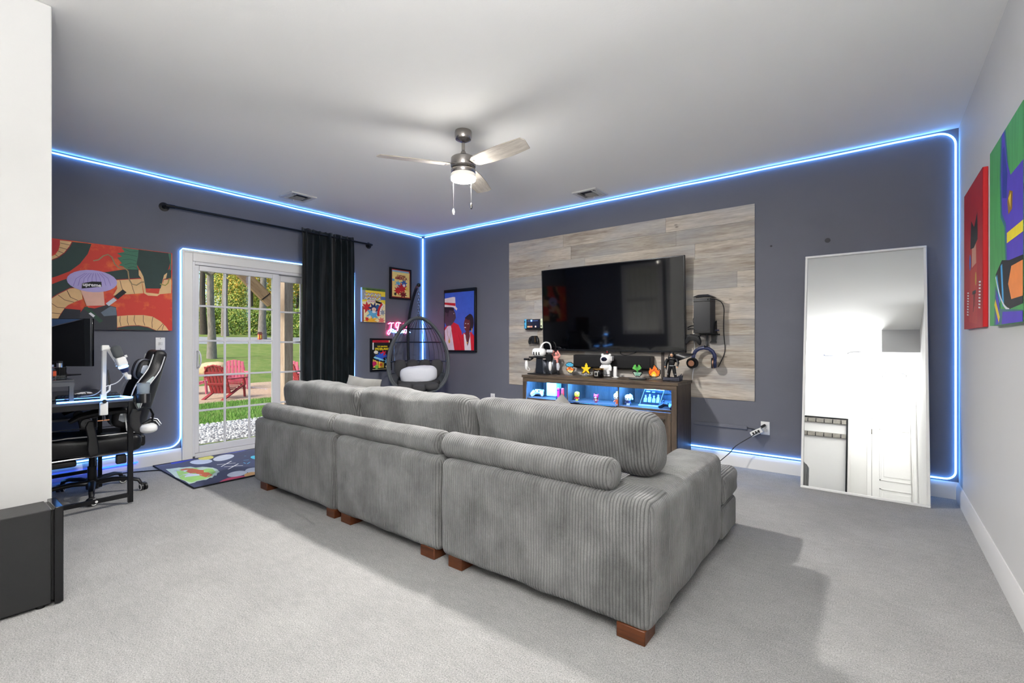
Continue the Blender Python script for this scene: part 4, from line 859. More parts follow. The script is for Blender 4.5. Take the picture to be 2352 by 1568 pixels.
cable('black headphone lead hanging down the planks from the game tower', [(-1.205, 4.56, 1.555), (-1.17, 4.60, 1.555), (-1.14, 4.68, 1.53), (-1.13, 4.725, 1.47), (-1.135, 4.735, 1.38), (-1.135, 4.735, 1.25), (-1.125, 4.735, 1.13), (-1.13, 4.735, 1.05), (-1.175, 4.73, .94), (-1.185, 4.73, .925)], .004, MBLACK)
cable('white lead dropping from the game tower behind the console', [(-1.36, 4.70, 1.35), (-1.392, 4.715, 1.34), (-1.405, 4.735, 1.31), (-1.41, 4.738, 1.2), (-1.40, 4.738, 1.08), (-1.395, 4.738, .97), (-1.42, 4.738, .86), (-1.425, 4.74, .79)], .005, WCAB)
for k in range(2): cable('black lead from the television to the game tower, %s of two' % ('upper' if k else 'lower'), [(-1.47, 4.735, 1.285 + k * .015), (-1.43, 4.735, 1.29 + k * .03), (-1.36, 4.72, 1.29 + k * .03)], .005)
cable('thin black wire bowing out left of the game tower', [(-1.362, 4.70, 1.47), (-1.40, 4.735, 1.42), (-1.42, 4.738, 1.37), (-1.40, 4.735, 1.33), (-1.362, 4.72, 1.315)], .003)
# ------------------------------------------------------------------ desk with riser
DTOP = mat('desk_top_grey', (70, 72, 76), .4, var=.06)
DESK = thing('computer_desk', 'black metal-framed computer desk beside the white partition wall', 'desk', (-4.75, .72, 0))
dx0, dx1, dy0, dy1 = -5.30, -4.222, .435, 1.0
P(MB().box(dx0, dx1, dy0, dy1, .737, .757), 'desktop', DTOP, DESK, bevel=.002)
for x in (dx0 + .015, dx1 - .015):
    for y in (dy0 + .015, dy1 - .013):
        P(MB().box(x - .0145, x + .0145, y - .0145, y + .0145, .012, .737), 'leg', MBLACK, DESK, bevel=.001); P(MB().cyl((x, y, 0), (x, y, .014), .012, n=12), 'foot', CHROME, DESK)
for x in (dx0 + .015, dx1 - .015):
    P(MB().box(x - .012, x + .012, dy0 + .03, dy1 - .028, .052, .080), 'stretcher', MBLACK, DESK, bevel=.001); P(MB().box(x - .012, x + .012, dy0 + .03, dy1 - .028, .700, .737), 'apron', MBLACK, DESK, bevel=.001)
P(MB().box(dx0 + .03, dx1 - .03, dy1 - .022, dy1 - .004, .700, .737), 'apron', MBLACK, DESK)
P(MB().cyl((dx1 - .0035, .80, .066), (dx1 - .001, .80, .066), .008, n=14), 'maker_badge', WHITE, DESK)
for z in (.30, .56): P(MB().box(dx0 + .03, -4.86, dy0 + .01, dy1 - .05, z, z + .016), 'side_shelf', mat('shelf_board_grey', (150, 154, 160), .4), DESK, bevel=.001)
P(MB().box(-4.885, -4.86, dy1 - .07, dy1 - .045, .012, .737), 'shelf_post', MBLACK, DESK)
P(MB().box(dx0, dx1 - .015, dy0, .69, .895, .910), 'riser', DTOP, DESK, bevel=.002)
for x in (dx0 + .02, dx1 - .03): P(MB().box(x - .012, x + .012, .665, .687, .757, .868), 'riser_leg', mat('riser_grey', (84, 86, 90), .4), DESK)
P(MB().box(dx0 + .02, dx1 - .0301, .672, .688, .868, .895), 'riser_rail', mat('riser_grey2', (84, 86, 90), .4), DESK)
P(MB().box(dx1 - .03, dx1 - .018, dy0, .69, .868, .895), 'riser_rail', mat('riser_grey3', (84, 86, 90), .4), DESK)
o = MB().tube([(dx1 + .004, .60, .763), (dx1 + .006, .70, .763), (dx1 + .006, .985, .763), (dx1 - .02, 1.0, .763), (-4.42, .96, .762), (-4.5, .92, .761)], .0055, 6).build('led_strip', LEDB); tag(o, 'short blue led strip along the desk edge under the microphone', 'led strip', 'blue led strips')
o = MB().tube([(XL + .03, YF + .04, .06), (XL + .03, 1.3, .06)], .007, 6).build('led_strip', emis('deep_blue_led', (.02, .09, 1, 1), K_LED)); tag(o, 'deep blue led strip low on the wall behind the desk legs', 'led strip', 'blue led strips')
P(MB().cyl((-4.30, 1.004, .69), (-4.30, 1.012, .69), .006, n=10), 'screw', NICKEL, DESK)
# monitor seen from behind
A = Vector((-4.585, .835, 0)); B = Vector((-5.06, .50, 0)); ang = math.atan2(A.y - B.y, A.x - B.x)
t = thing('computer_monitor', 'black computer monitor seen from behind on the desk riser', 'monitor', ((A.x + B.x) / 2, (A.y + B.y) / 2, .911), ang)
L = (A - B).length / 2; MBK = mat('monitor_black', (24, 25, 27), .45, bump=.1, bscale=300)
MB().box(-L, L, .012, .03, .07, .425).build('screen_panel', GLOSSB, t, bevel=.003); MB().box(L - .035, L, -.004, .013, .07, .425).box(-L, -L + .035, -.004, .013, .07, .425).build('bezel', mat('monitor_grey', (44, 46, 48), .4), t, bevel=.002) if False else MB().box(-L, L, -.002, .012, .07, .425).build('rear_frame', mat('monitor_grey', (44, 46, 48), .4), t, bevel=.003)
MB().add([(L - .04, -.004, .075), (-L + .02, -.05, .075), (-L + .02, -.05, .29), (L - .05, -.004, .42), (L - .04, .0, .075), (-L + .02, .0, .075), (-L + .02, .0, .29), (L - .05, 0, .42)], [(0, 1, 2, 3), (7, 6, 5, 4), (0, 4, 5, 1), (1, 5, 6, 2), (2, 6, 7, 3), (3, 7, 4, 0)][::1]).build('rear_shell', MBK, t, smooth=0)
MB().add([(L - .05, -.003, .42), (-L + .02, -.045, .295), (-L + .02, -.006, .42)], [(0, 1, 2)]).build('upper_chamfer', mat('monitor_blue_sheen', (84, 112, 156), .35), t, smooth=0)  # blue light reflected by the shell is painted into this facet's colour
MB().bar((L - .06, -.006, .418), (-L + .03, -.052, .292), .006, .006).build('glint_line', CHROME, t)  # chrome bar added to draw the glint along the shell's diagonal edge
m = MB()
for k in range(5): m.box(-L + .1 + k * .02, -L + .108 + k * .02, -.036 + k * .003, -.03, .36, .39)
m.build('vent_slots', BLACK, t, kind='stuff')
MB().prism([(-.02, .0), (.10, .0), (.10, .09), (-.02, .12)], -.03, .0).build('stand_neck', BLACK, t); MB().box(-.10, .12, -.09, .10, -.001, .008).build('stand_base', BLACK, t, bevel=.002)
# bottles, mouse, keyboard
t = thing('perfume_bottle', 'square clear perfume bottle with a silver neck and black cap on the riser', 'bottle', (-4.27, .622, .910), PI / 2)
MB().rbox(-.035, .035, -.016, .016, 0, .085, .006, (2, 1, 3), 2).build('glass_body', BOTTLE, t); MB().rbox(-.029, .029, -.011, .011, .008, .030, .003, (1, 1, 1), 2).build('liquid', thin_glass('liquid', (.92, .95, .93, 1)), t)
MB().cyl((0, 0, .085), (0, 0, .112), .015, n=20).build('neck', CHROME, t); MB().cyl((0, 0, .112), (0, 0, .125), .016, n=20).build('cap', BLACK, t); MB().cyl((0, 0, .01), (0, 0, .085), .002, n=6).build('dip_tube', WHITE, t)
t = thing('spray_bottle', 'small clear bottle with an orange label behind the perfume bottle', 'bottle', (-4.37, .598, .910))
MB().lathe([(.022, 0), (.024, .01), (.024, .06), (.012, .075), (.011, .085)], n=20).build('body', BOTTLE, t); MB().lathe([(.0245, .022), (.0245, .055)], n=20, cap=False).build('orange_label', mat('label_orange', (232, 92, 44), .5), t); MB().cyl((0, 0, .085), (0, 0, .10), .013, n=14).build('cap', CHROME, t)
t = thing('computer_mouse', 'white computer mouse on the desk behind the riser leg', 'mouse', (-4.62, .80, .757), .4)
MB().ell((0, 0, .012), (.033, .062, .024), 20, 10, .8).build('shell', WHITE, t); MB().box(-.004, .004, -.05, -.02, .03, .037).build('wheel', BLACK, t, bevel=.002); MB().box(-.034, .034, .0, .003, .018, .034).build('seam', BLACK, t)
t = thing('keyboard', 'black keyboard with raised keys on the desk under the monitor', 'keyboard', (-4.46, .80, .757), 1.45)
MB().rbox(-.17, .17, -.065, .065, 0, .02, .005, (3, 2, 1), 2).build('case', BLACK, t)
km = MB().box(-.008, .008, -.008, .008, 0, .009).mesh('key', mat('key_grey', (58, 60, 66), .4))
for r in range(5):
    for c in range(17):
        o = bpy.data.objects.new('key', km); col.objects.link(o); o.parent = t; o.location = (-.152 + c * .019, -.046 + r * .0225, .0195)
MB().box(-.168, .168, -.067, -.0645, .004, .008).build('edge_glow', emis('kb_blue', (.1, .3, 1, 1), 3), t)
MP = MB().rbox(-4.56, -4.235, .71, .975, .757, .760, .0012, (2, 2, 1), 1).build('desk_mat', mat('desk_mat', (26, 28, 40), .8)); tag(MP, 'dark desk mat under the black keyboard', 'desk mat')
for nm in ('keyboard',): pass
t.location.z = .7605
# microphone boom
MIC = thing('boom_stand', 'white folding microphone boom clamped to the desk edge', 'boom stand', (-4.235, .837, .66))
WM = mat('white_metal_arm', (230, 230, 228), .3)
P(MB().rbox(-4.252, -4.212, .815, .86, .655, .745, .006, (1, 1, 2), 2).box(-4.25, -4.222, .822, .853, .757, .80), 'clamp', WM, MIC); P(MB().cyl((-4.232, .838, .655), (-4.232, .838, .615), .004, n=8), 'clamp_screw', NICKEL, MIC)
P(MB().cyl((-4.232, .806, .618), (-4.232, .870, .618), .004, n=8), 'clamp_handle', mat('copper', (210, 150, 110), .3, 1), MIC); P(MB().cyl((-4.208, .838, .752), (-4.20, .838, .752), .013, n=14), 'clamp_knob', BLACK, MIC)
for dx in (-.011, .011): P(MB().bar((-4.235 + dx, .838, .795), (-4.235 + dx, .843, 1.125), .010, .022), 'lower_arm', WM, MIC, bevel=.002)
P(MB().rbox(-4.255, -4.215, .825, .868, 1.10, 1.14, .008, (1, 1, 1), 2), 'elbow', WM, MIC)
for dx in (-.012, .012): P(MB().bar((-4.235 + dx, .858, 1.125), (-4.205 + dx, .968, .905), .010, .022), 'upper_arm', WM, MIC, bevel=.002)
P(MB().rbox(-4.225, -4.185, .955, .982, .895, .93, .006, (1, 1, 1), 2), 'arm_tip', WM, MIC)
P(MB().cyl((-4.235, .872, .86), (-4.235, .862, .97), .0055, n=10), 'spring', NICKEL, MIC); P(MB().tube([(-4.235, .845, .80), (-4.235, .872, .825), (-4.235, .873, .86)], .006, 8), 'spring_link', WM, MIC)
t = thing('microphone', 'white studio microphone with grey grille and blue glowing ring on the folding arm', 'microphone', (-4.175, .945, .955), rot=(.32, 0, 0))
MB().rbox(-.026, .026, -.03, .03, .04, .105, .014, (1, 1, 2), 3).build('body', WHITE, t); MB().rbox(-.025, .025, -.029, .029, .103, .19, .022, (1, 1, 2), 5).build('grille', mat('mic_grille', (96, 100, 102), .6, .3, bump=.6, bscale=900), t)
MB().lathe([(.026, .026), (.030, .034), (.026, .042)], n=24).build('glow_ring', emis('mic_ring', (.12, .38, 1, 1), 9), t); MB().lathe([(.020, -.005), (.024, .01), (.024, .028)], n=20).build('base', mat('mic_navy', (24, 32, 70), .4), t)
for s in (.068, .052): MB().cyl((-.02, -.03, s), (-.02, -.034, s), .004, n=8).build('knob', CHROME, t)
MB().cyl((0, .03, .10), (0, .043, .10), .009, n=12).build('shock_knob', WHITE, t)
cable('white microphone cable draping from the arm across the desk', [(-4.20, .955, .95), (-4.215, .93, .90), (-4.225, .90, .87), (-4.24, .85, .85), (-4.26, .80, .80), (-4.32, .74, .785), (-4.42, .66, .766), (-4.5, .56, .764)], .0035, WCAB)
# cup holder, glass, hanging headset on the near corner
t = thing('cup_holder', 'black clip-on cup holder on the desk corner', 'cup holder', (-4.222, 1.06, .70))
MB().lathe([(.040, .02), (.042, .03), (.042, .085), (.039, .085), (.038, .03)], n=28).build('ring', BLACK, t); MB().box(-.03, -.005, -.058, -.036, -.05, .075).build('clip', BLACK, t, bevel=.003); MB().box(.03, .042, -.006, .006, .02, .085).build('bright_edge', CHROME, t)
t = thing('drinking_glass', 'textured clear drinking glass standing in the black cup holder', 'glass', (-4.222, 1.06, .726))
MB().lathe([(.001, 0), (.033, 0), (.040, .135), (.0385, .135), (.0315, .006), (.001, .006)], n=18, cap=False).build('glass_wall', mat('pebbled_glass', (225, 236, 245), .08, trans=.75, ior=1.25, bump=.9, bscale=60), t); MB().tube([(.0393 * math.cos(i * PI / 12), .0393 * math.sin(i * PI / 12), .135) for i in range(24)], .0016, 6, True).build('rim', CHROME, t)
t = thing('hanging_headset', 'black and white vr headset hanging by its strap from the desk corner', 'headset', (-4.205, 1.065, .60))
MB().tube([(0, -.045, .075), (0, -.058, .03), (0, -.058, -.03), (0, -.035, -.07), (0, .0, -.078)], .030, 10, flat=.28).build('strap', mat('strap_black', (34, 34, 36), .8), t); MB().tube([(0, -.045, .07), (0, -.01, .085), (0, .03, .075), (0, .048, .03), (0, .04, -.02)], .024, 10, flat=.25).build('strap_loop', BLACK, t)
MB().ell((0, .020, -.068), (.055, .055, .036), 20, 12, .8).build('white_shell', WHITE, t); MB().tube([(-.02, .075, -.05), (0, .07, -.02), (.0, .03, -.015), (0, -.01, -.04)], .016, 10).build('face_pad', BLACK, t)
for k in range(2): MB().tube([(.03 + .004 * k, .082 + .008 * k, -.055 + .01 * k), (.02, .062 + .008 * k, -.018 + .012 * k), (.0, .03, -.006 + .012 * k)], .004, 6).build('rim_line', CHROME, t)
MB().tube([(0, -.04, .07), (-.01, -.055, .11), (-.01, -.06, .13)], .008, 6).build('hang_loop', BLACK, t)
# ------------------------------------------------------------------ gaming chair
LEA = mat('black_leather', (22, 22, 24), .38, bump=.15, bscale=220); LEW = mat('white_leather', (206, 212, 218), .4); PIPE = mat('white_piping', (214, 214, 214), .5)
CH = thing('gaming_chair', 'black and white racing-style gaming chair tucked under the desk', 'chair', (-4.70, .865, 0), PI - .09)
# local frame: chair faces +y here is the back... front = +y after the half turn
MB().lathe([(.028, .07), (.028, .22), (.020, .22), (.020, .31)], n=20).build('gas_column', MBLACK, CH); MB().lathe([(.036, .05), (.040, .09), (.034, .12)], n=20).build('hub', MBLACK, CH)
for k in range(5):
    a = math.radians(90 + 12 + 72 * k); ca, sa = math.cos(a), math.sin(a)
    MB().tube([(ca * .02, sa * .02, .095), (ca * .12, sa * .12, .108), (ca * .22, sa * .22, .103), (ca * .285, sa * .285, .085), (ca * .30, sa * .30, .058)], [.026, .024, .020, .018, .015], 10, flat=.75).build('base_spoke', MBLACK, CH)
    w_ = MB(); b2 = a + .7; u = Vector((math.cos(b2), math.sin(b2), 0)); c = Vector((ca * .315, sa * .315, .028))
    wheel = w_.cyl(c - u * .022, c - u * .006, .0275, n=20).cyl(c + u * .006, c + u * .022, .0275, n=20).build('caster_wheel', BLACK, CH)
    for s in (-1, 1): MB().tube([c + u * (s * .0225) + Vector((u.y * .021 * math.cos(i * PI / 10), -u.x * .021 * math.cos(i * PI / 10), .021 * math.sin(i * PI / 10))) for i in range(20)], .0034, 6, True).build('caster_ring', PIPE, wheel)
    MB().rbox(c.x - .017, c.x + .017, c.y - .017, c.y + .017, .036, .062, .006, (1, 1, 1), 2).build('caster_fork', BLACK, CH)
MB().box(-.10, .10, -.13, .13, .305, .325).build('tilt_plate', MBLACK, CH, bevel=.003)
for s in (-1, 1): MB().cyl((s * .21, -.22, .335), (s * .21, .24, .325), .007, n=8).build('footrest_rail', CHROME, CH)
MB().rbox(-.19, .19, .10, .27, .268, .315, .015, (3, 2, 1), 3).build('footrest_pad', LEA, CH)
# seat: flat middle, raised side wings; y>0 is the front
def seat_fn(p, N):
    u = p.x / .26; v = p.y / .27
    return p + Vector((0, 0, .04 * max(0, abs(u) - .55) / .45 * (1 if N.z > -.5 else .1) + .02 * max(0, v) ** 2 - (.03 * max(0, v - .6) if N.z < 0 else 0)))
MB().rbox(-.26, .26, -.265, .285, .335, .435, .045, (10, 8, 2), 4, seat_fn).build('seat', LEA, CH)
for s in (-1, 1):
    MB().tube([(s * .225, -.25, .477), (s * .225, -.05, .476), (s * .225, .15, .482), (s * .22, .26, .475)], .004, 6).build('seat_piping', PIPE, CH)
    MB().prism([(0, 0), (.16, .10), (.15, .17), (0, .12)], .001, .003, M=Matrix.Translation((s * .03, -.22, .4405)) @ Matrix.Rotation(-PI / 2, 4, 'X') @ Matrix.Scale(s, 4, (1, 0, 0)) @ Matrix.Translation((0, 0, 0))).build('white_panel', LEW, CH)
# backrest: leaning, winged
TB = Matrix.Translation((0, -.245, .44)) @ Matrix.Rotation(math.radians(15), 4, 'X')
def back_fn(p, N):
    z = p.z; wd = .245 - .05 * max(0, min(1, (z - .02) / .12)) * 0 ; f_ = 1.0
    if z > .38: q_ = min(1, (z - .38) / .20); f_ = 1 - .36 * q_ * q_ * (3 - 2 * q_)
    elif z > .30: f_ = 1.0
    else: f_ = .86 + .14 * z / .30
    u = abs(p.x) / .245
    return Vector((p.x * f_, p.y + .085 * max(0, u - .55) / .45 * (1 - .75 * (lambda q: q * q * (3 - 2 * q))(max(0, min(1, (z - .34) / .22)))) * (.3 + .7 * max(0, min(1, z / .15))) - .03 * math.sin(z * 4.3) * 0, z))
o = MB().rbox(-.245, .245, -.045, .045, -.02, .675, .040, (10, 2, 16), 4, back_fn).build('backrest', LEA, CH); o.matrix_local = TB
o.modifiers.new('sub', 'SUBSURF').levels = 1
def bsurf(s, y, z, off=.004):
    p = back_fn(Vector((s * .245, y, z)), None); return p + Vector((s * off, 0, 0))
for s in (-1, 1):
    q = MB().tube(spline([bsurf(s, .040, .03 + .6 * i / 10, -.006) for i in range(11)], 2), .0045, 6).build('back_piping', PIPE, CH); q.matrix_local = TB
    q = MB().tube(spline([bsurf(s, -.036, .03 + .6 * i / 10, -.006) for i in range(11)], 2), .0045, 6).build('back_piping', PIPE, CH); q.matrix_local = TB
    q = MB().grid(lambda u, v: bsurf(s, -.030 + (.012 + .030 * math.sin(PI * v)) * u, .10 + .36 * v, .0015), 4, 14).build('white_wing', mat('pale_panel', (176, 190, 188), .3), CH); q.matrix_local = TB
MB().rbox(-.16, .16, -.30, -.22, .35, .44, .02, (2, 1, 1), 2).build('back_bracket', BLACK, CH)
def pillow(nm, c, r, M):
    p_ = MB().ell(c, r, 22, 14, .75, .75).build(nm, LEW, CH, smooth=70); p_.matrix_local = M
    for s in ((0, .34), (-.8, .16), (.8, .16)):
        q = MB().ell((c[0] + s[0] * r[0], c[1] + .002, c[2]), (r[0] * s[1], r[1] * (1.03 if s[0] == 0 else .92), r[2] * (1.03 if s[0] == 0 else .95)), 18, 12, .8, .8).build(nm + '_stripe', LEA, p_)
    return p_
pillow('head_pillow', (0, .075, .50), (.125, .055, .085), TB); pillow('lumbar_pillow', (0, .115, .13), (.19, .075, .095), TB)
for s in (-1, 1):
    MB().prism([(-.03, .36), (.02, .34), (.035, .40), (.03, .47), (.045, .56), (.03, .60), (.0, .60), (-.005, .56), (-.025, .44)], 0, .035, M=Matrix.Translation((s * .275 + (0 if s > 0 else .0), .02, 0)) @ Matrix.Rotation(PI / 2, 4, 'Z')).build('arm_post', BLACK, CH, bevel=.006)
    pv = MB().cyl((s * .275 - .022, .055, .585), (s * .275 + .022, .055, .585), .032, n=24).build('arm_pivot', DGREY, CH); MB().cyl((s * .275 + s * .022, .055, .585), (s * .275 + s * .027, .055, .585), .010, n=14).build('pivot_cap', BLACK, pv)
    MB().tube([(s * .27, .145, .60), (s * .275, .09, .635), (s * .28, 0, .655), (s * .28, -.10, .66), (s * .28, -.20, .655), (s * .275, -.235, .645)], [.022, .036, .043, .043, .040, .022], 12, flat=.66).build('arm_pad', LEA, CH)
MB().rbox(-.33, -.28, -.16, -.10, .27, .335, .01, (1, 1, 1), 2).build('recline_lever', BLACK, CH); MB().tube([(.20, -.05, .32), (.25, -.03, .30), (.29, 0, .285)], .007, 6).build('height_lever', BLACK, CH)
cable('black cable lying on the carpet from the desk toward the rug', [(-5.28, .9, .006), (-5.25, 1.15, .006), (-5.17, 1.30, .006), (-5.10, 1.40, .006), (-5.02, 1.43, .006)], .005)
t = thing('black_adapter', 'black plug adapter hanging under the gaming chair seat by the wall', 'adapter', (-5.28, 1.12, .23)); MB().rbox(-.03, .03, -.04, .04, 0, .09, .01, (1, 1, 2), 2).build('body', BLACK, t); MB().tube([(0, -.03, .08), (0, -.15, .10), (0, -.3, .15), (0, -.45, .2)], .004, 6).build('lead', BLACK, t)
# ------------------------------------------------------------------ subwoofer by the partition
t = thing('subwoofer', 'black floor speaker against the white partition with a glossy front panel', 'speaker', (-2.962, .15, 0))
P(MB().box(-3.052, -2.872, -.22, .392, .012, .425), 'cabinet', mat('speaker_black_ash', (34, 34, 35), .42, bump=.12, bscale=220), t, bevel=.003)
P(MB().box(-3.045, -2.884, .392, .402, .02, .42), 'gap', GLOSSB, t); P(MB().box(-3.052, -2.866, .402, .431, .006, .432), 'front_panel', mat('piano_black', (20, 20, 22), .12), t, bevel=.003)
for x in (-3.03, -2.89):
    for y in (-.18, .36): P(MB().cyl((x, y, 0), (x, y, .013), .015, n=12), 'foot', BLACK, t)
# ------------------------------------------------------------------ rug
rug = bpy.data.objects
RUG = thing('rug', 'navy printed rug with pale ovals and bright splashes before the patio door', 'rug', (-4.77, 2.15, 0), -.015)
rz_ = lambda x, y: .010 + .004 * noise.noise(Vector((x * 4, y * 4, 0))) + (.02 * max(0, (x - .45)) if y < -.5 else 0) * 0
m = MB(); W_, H_ = .53, .75; m.rbox(-W_, W_, -H_, H_, .001, .009, .003, (10, 14, 1), 2, lambda p, N: p + Vector((0, 0, .004 * noise.noise(Vector((p.x * 5, p.y * 5, 1))) if N.z > 0 else 0))); m.build('pile', mat('rug_navy', (36, 48, 92), .95, var=.2, vscale=5, sheen=.2), RUG)
m = MB(); m.tube([(-W_, -H_, .007), (W_, -H_, .007), (W_, H_, .007), (-W_, H_, .007)], .007, 6, True); m.build('binding', mat('rug_binding', (18, 20, 26), .9), RUG)
# ------------------------------------------------------------------ flat painted art: layered flat shapes
class Art:
    def __init__(s, front): s.y = front; s.n = 0; s.m = MB(); s.mats = []; s.cache = {}
    def mi(s, c):
        if c not in s.cache:
            s.cache[c] = len(s.mats); s.mats.append(c if not isinstance(c, tuple) else mat('paint_%d_%d_%d' % c, c, .6, var=.06, vscale=14))
        return s.cache[c]
    def poly(s, pts, c):
        s.n += 1; y = s.y - .00012 * s.n; s.m.add([(x, y, z) for x, z in pts], [tuple(range(len(pts)))], s.mi(c)); return s
    def rect(s, x0, x1, z0, z1, c): return s.poly([(x0, z0), (x1, z0), (x1, z1), (x0, z1)], c)
    def oval(s, x, z, a, b, c, rot=0, n=24):
        ca, sa = math.cos(rot), math.sin(rot)
        return s.poly([(x + a * math.cos(2 * PI * i / n) * ca - b * math.sin(2 * PI * i / n) * sa, z + a * math.cos(2 * PI * i / n) * sa + b * math.sin(2 * PI * i / n) * ca) for i in range(n)], c)
    def band(s, pts, w0, c, w1=None):                   # a ribbon along a polyline, as quads in one layer
        s.n += 1; y = s.y - .00012 * s.n; w1 = w0 if w1 is None else w1; n = len(pts); L = []; R = []
        for i, (x, z) in enumerate(pts):
            a = pts[max(i - 1, 0)]; b = pts[min(i + 1, n - 1)]; d = math.hypot(b[0] - a[0], b[1] - a[1]) or 1; nx, nz = -(b[1] - a[1]) / d, (b[0] - a[0]) / d
            w_ = (w0 + (w1 - w0) * i / max(1, n - 1)) / 2; L.append((x + nx * w_, y, z + nz * w_)); R.append((x - nx * w_, y, z - nz * w_))
        s.m.add(L + R, [(i, n + i, n + i + 1, i + 1) for i in range(n - 1)], s.mi(c)); return s
    def clip(s, x0, x1, z0, z1):                         # clamp everything to the sheet
        s.m.v = [(min(max(x, x0), x1), y, min(max(z, z0), z1)) for x, y, z in s.m.v]; return s
    def build(s, name, parent): 
        o = s.m.build(name, s.mats, parent, smooth=0); return o
def curve(p0, p1, p2, n=14): return [((1 - t) ** 2 * p0[0] + 2 * t * (1 - t) * p1[0] + t * t * p2[0], (1 - t) ** 2 * p0[1] + 2 * t * (1 - t) * p1[1] + t * t * p2[1]) for t in [i / n for i in range(n + 1)]]
# large canvas on the left wall (abstract stand-in)
cw, ch, cdp = .56, .372, .032
t = thing('painting', 'large red, green and tan abstract canvas above the desk on the dark wall', 'painting', (XL, 1.005, 1.640), PI / 2)
RED = (203, 54, 36); DGR = (38, 62, 58); TAN = (226, 186, 134); BRN = (92, 62, 50); MRED = (150, 32, 40)
def fire():
    g = G('fire_red'); tc = g.n('TexCoord'); a = g.noise(tc.outputs['Object'], 5.5, 4, .6); g.col(g.mix(g.rng(a, .5, .72, 0, 1), S(201, 50, 34), S(236, 128, 48))); g.b.inputs['Roughness'].default_value = .6; return g.m
FIRE = fire()
MB().box(-cw, cw, -cdp, -.001, -ch, ch).build('canvas', mat('canvas_edge', (40, 44, 52), .6), t, bevel=.003)
a = Art(-cdp - .0005)
a.rect(-cw, cw, -ch, ch, FIRE)
a.poly([(-0.281, 0.364), (-0.225, 0.363), (-0.227, 0.321), (-0.245, 0.264), (-0.281, 0.223)], (190, 44, 50))
a.poly([(-0.15, 0.363), (-0.027, 0.365), (-0.051, 0.276), (-0.102, 0.183), (-0.164, 0.114), (-0.237, 0.067), (-0.289, 0.039), (-0.289, 0.189), (-0.237, 0.215), (-0.193, 0.266), (-0.164, 0.321)], DGR)
a.poly([(-0.225, 0.363), (-0.15, 0.363), (-0.164, 0.323), (-0.197, 0.263), (-0.237, 0.218), (-0.289, 0.184), (-0.289, 0.211), (-0.253, 0.24), (-0.233, 0.282), (-0.225, 0.327)], TAN)
a.band([(-0.15, 0.363), (-0.164, 0.323), (-0.197, 0.263), (-0.237, 0.218), (-0.277, 0.191)], 0.006, MRED)
a.band([(-0.223, 0.341), (-0.16, 0.332)], 0.004, BRN)
a.band([(-0.229, 0.305), (-0.181, 0.293)], 0.004, BRN)
a.band([(-0.237, 0.273), (-0.203, 0.259)], 0.004, BRN)
a.band([(-0.253, 0.24), (-0.233, 0.224)], 0.004, BRN)
a.poly([(-0.289, -0.015), (-0.217, 0.03), (-0.148, 0.068), (-0.051, 0.116), (0.082, 0.137), (0.188, 0.171), (0.299, 0.187), (0.329, 0.111), (0.146, 0.076), (0.037, 0.033), (-0.164, -0.029), (-0.237, -0.082), (-0.289, -0.127)], DGR)
a.poly([(0.498, 0.18), (0.551, 0.23), (0.551, 0.135), (0.498, 0.116)], DGR)
a.poly([(-0.289, -0.132), (-0.237, -0.087), (-0.164, -0.031), (-0.093, -0.014), (-0.085, -0.115), (-0.123, -0.135), (-0.177, -0.172), (-0.197, -0.198), (-0.221, -0.246), (-0.245, -0.308), (-0.289, -0.309)], TAN)
a.band([(-0.277, -0.121), (-0.237, -0.083), (-0.164, -0.027), (-0.093, -0.009)], 0.006, MRED)
a.band([(-0.237, -0.09), (-0.197, -0.129), (-0.139, -0.144)], 0.004, BRN)
a.band([(-0.277, -0.161), (-0.241, -0.192), (-0.193, -0.196)], 0.004, BRN)
a.band([(-0.183, -0.047), (-0.16, -0.104), (-0.114, -0.128)], 0.004, BRN)
a.band([(-0.277, -0.241), (-0.221, -0.245)], 0.004, BRN)
a.poly([(0.137, 0.07), (0.319, 0.101), (0.334, -0.03), (0.27, -0.041), (0.193, -0.053), (0.118, -0.068), (0.146, -0.004)], TAN)
a.poly([(0.493, 0.113), (0.551, 0.122), (0.551, -0.012), (0.461, -0.029)], TAN)
a.band([(0.137, 0.074), (0.319, 0.107)], 0.006, MRED)
a.band([(0.493, 0.114), (0.551, 0.125)], 0.006, MRED)
a.band([(0.165, 0.072), (0.177, 0.011), (0.198, -0.053)], 0.004, BRN)
a.band([(0.248, 0.042), (0.26, -0.006), (0.27, -0.041)], 0.004, BRN)
a.poly([(0.144, -0.25), (0.222, -0.238), (0.334, -0.231), (0.404, -0.242), (0.466, -0.284), (0.509, -0.333), (0.53, -0.37), (0.43, -0.374), (0.369, -0.342), (0.299, -0.329), (0.222, -0.334), (0.146, -0.351)], TAN)
a.band([(0.167, -0.249), (0.165, -0.294), (0.172, -0.338)], 0.004, BRN)
a.band([(0.219, -0.241), (0.217, -0.286), (0.226, -0.328)], 0.004, BRN)
a.band([(0.27, -0.236), (0.265, -0.284), (0.28, -0.326)], 0.004, BRN)
a.band([(0.334, -0.233), (0.334, -0.288), (0.346, -0.328)], 0.004, BRN)
a.band([(0.407, -0.245), (0.399, -0.298), (0.402, -0.348)], 0.004, BRN)
a.band([(0.485, -0.305), (0.44, -0.369)], 0.004, BRN)
a.band([(0.492, -0.314), (0.477, -0.368)], 0.004, BRN)
a.poly([(0.146, -0.354), (0.222, -0.337), (0.299, -0.332), (0.369, -0.346), (0.425, -0.374), (0.146, -0.37)], DGR)
a.band([(0.146, -0.351), (0.222, -0.334), (0.299, -0.329), (0.369, -0.342), (0.43, -0.372)], 0.005, MRED)
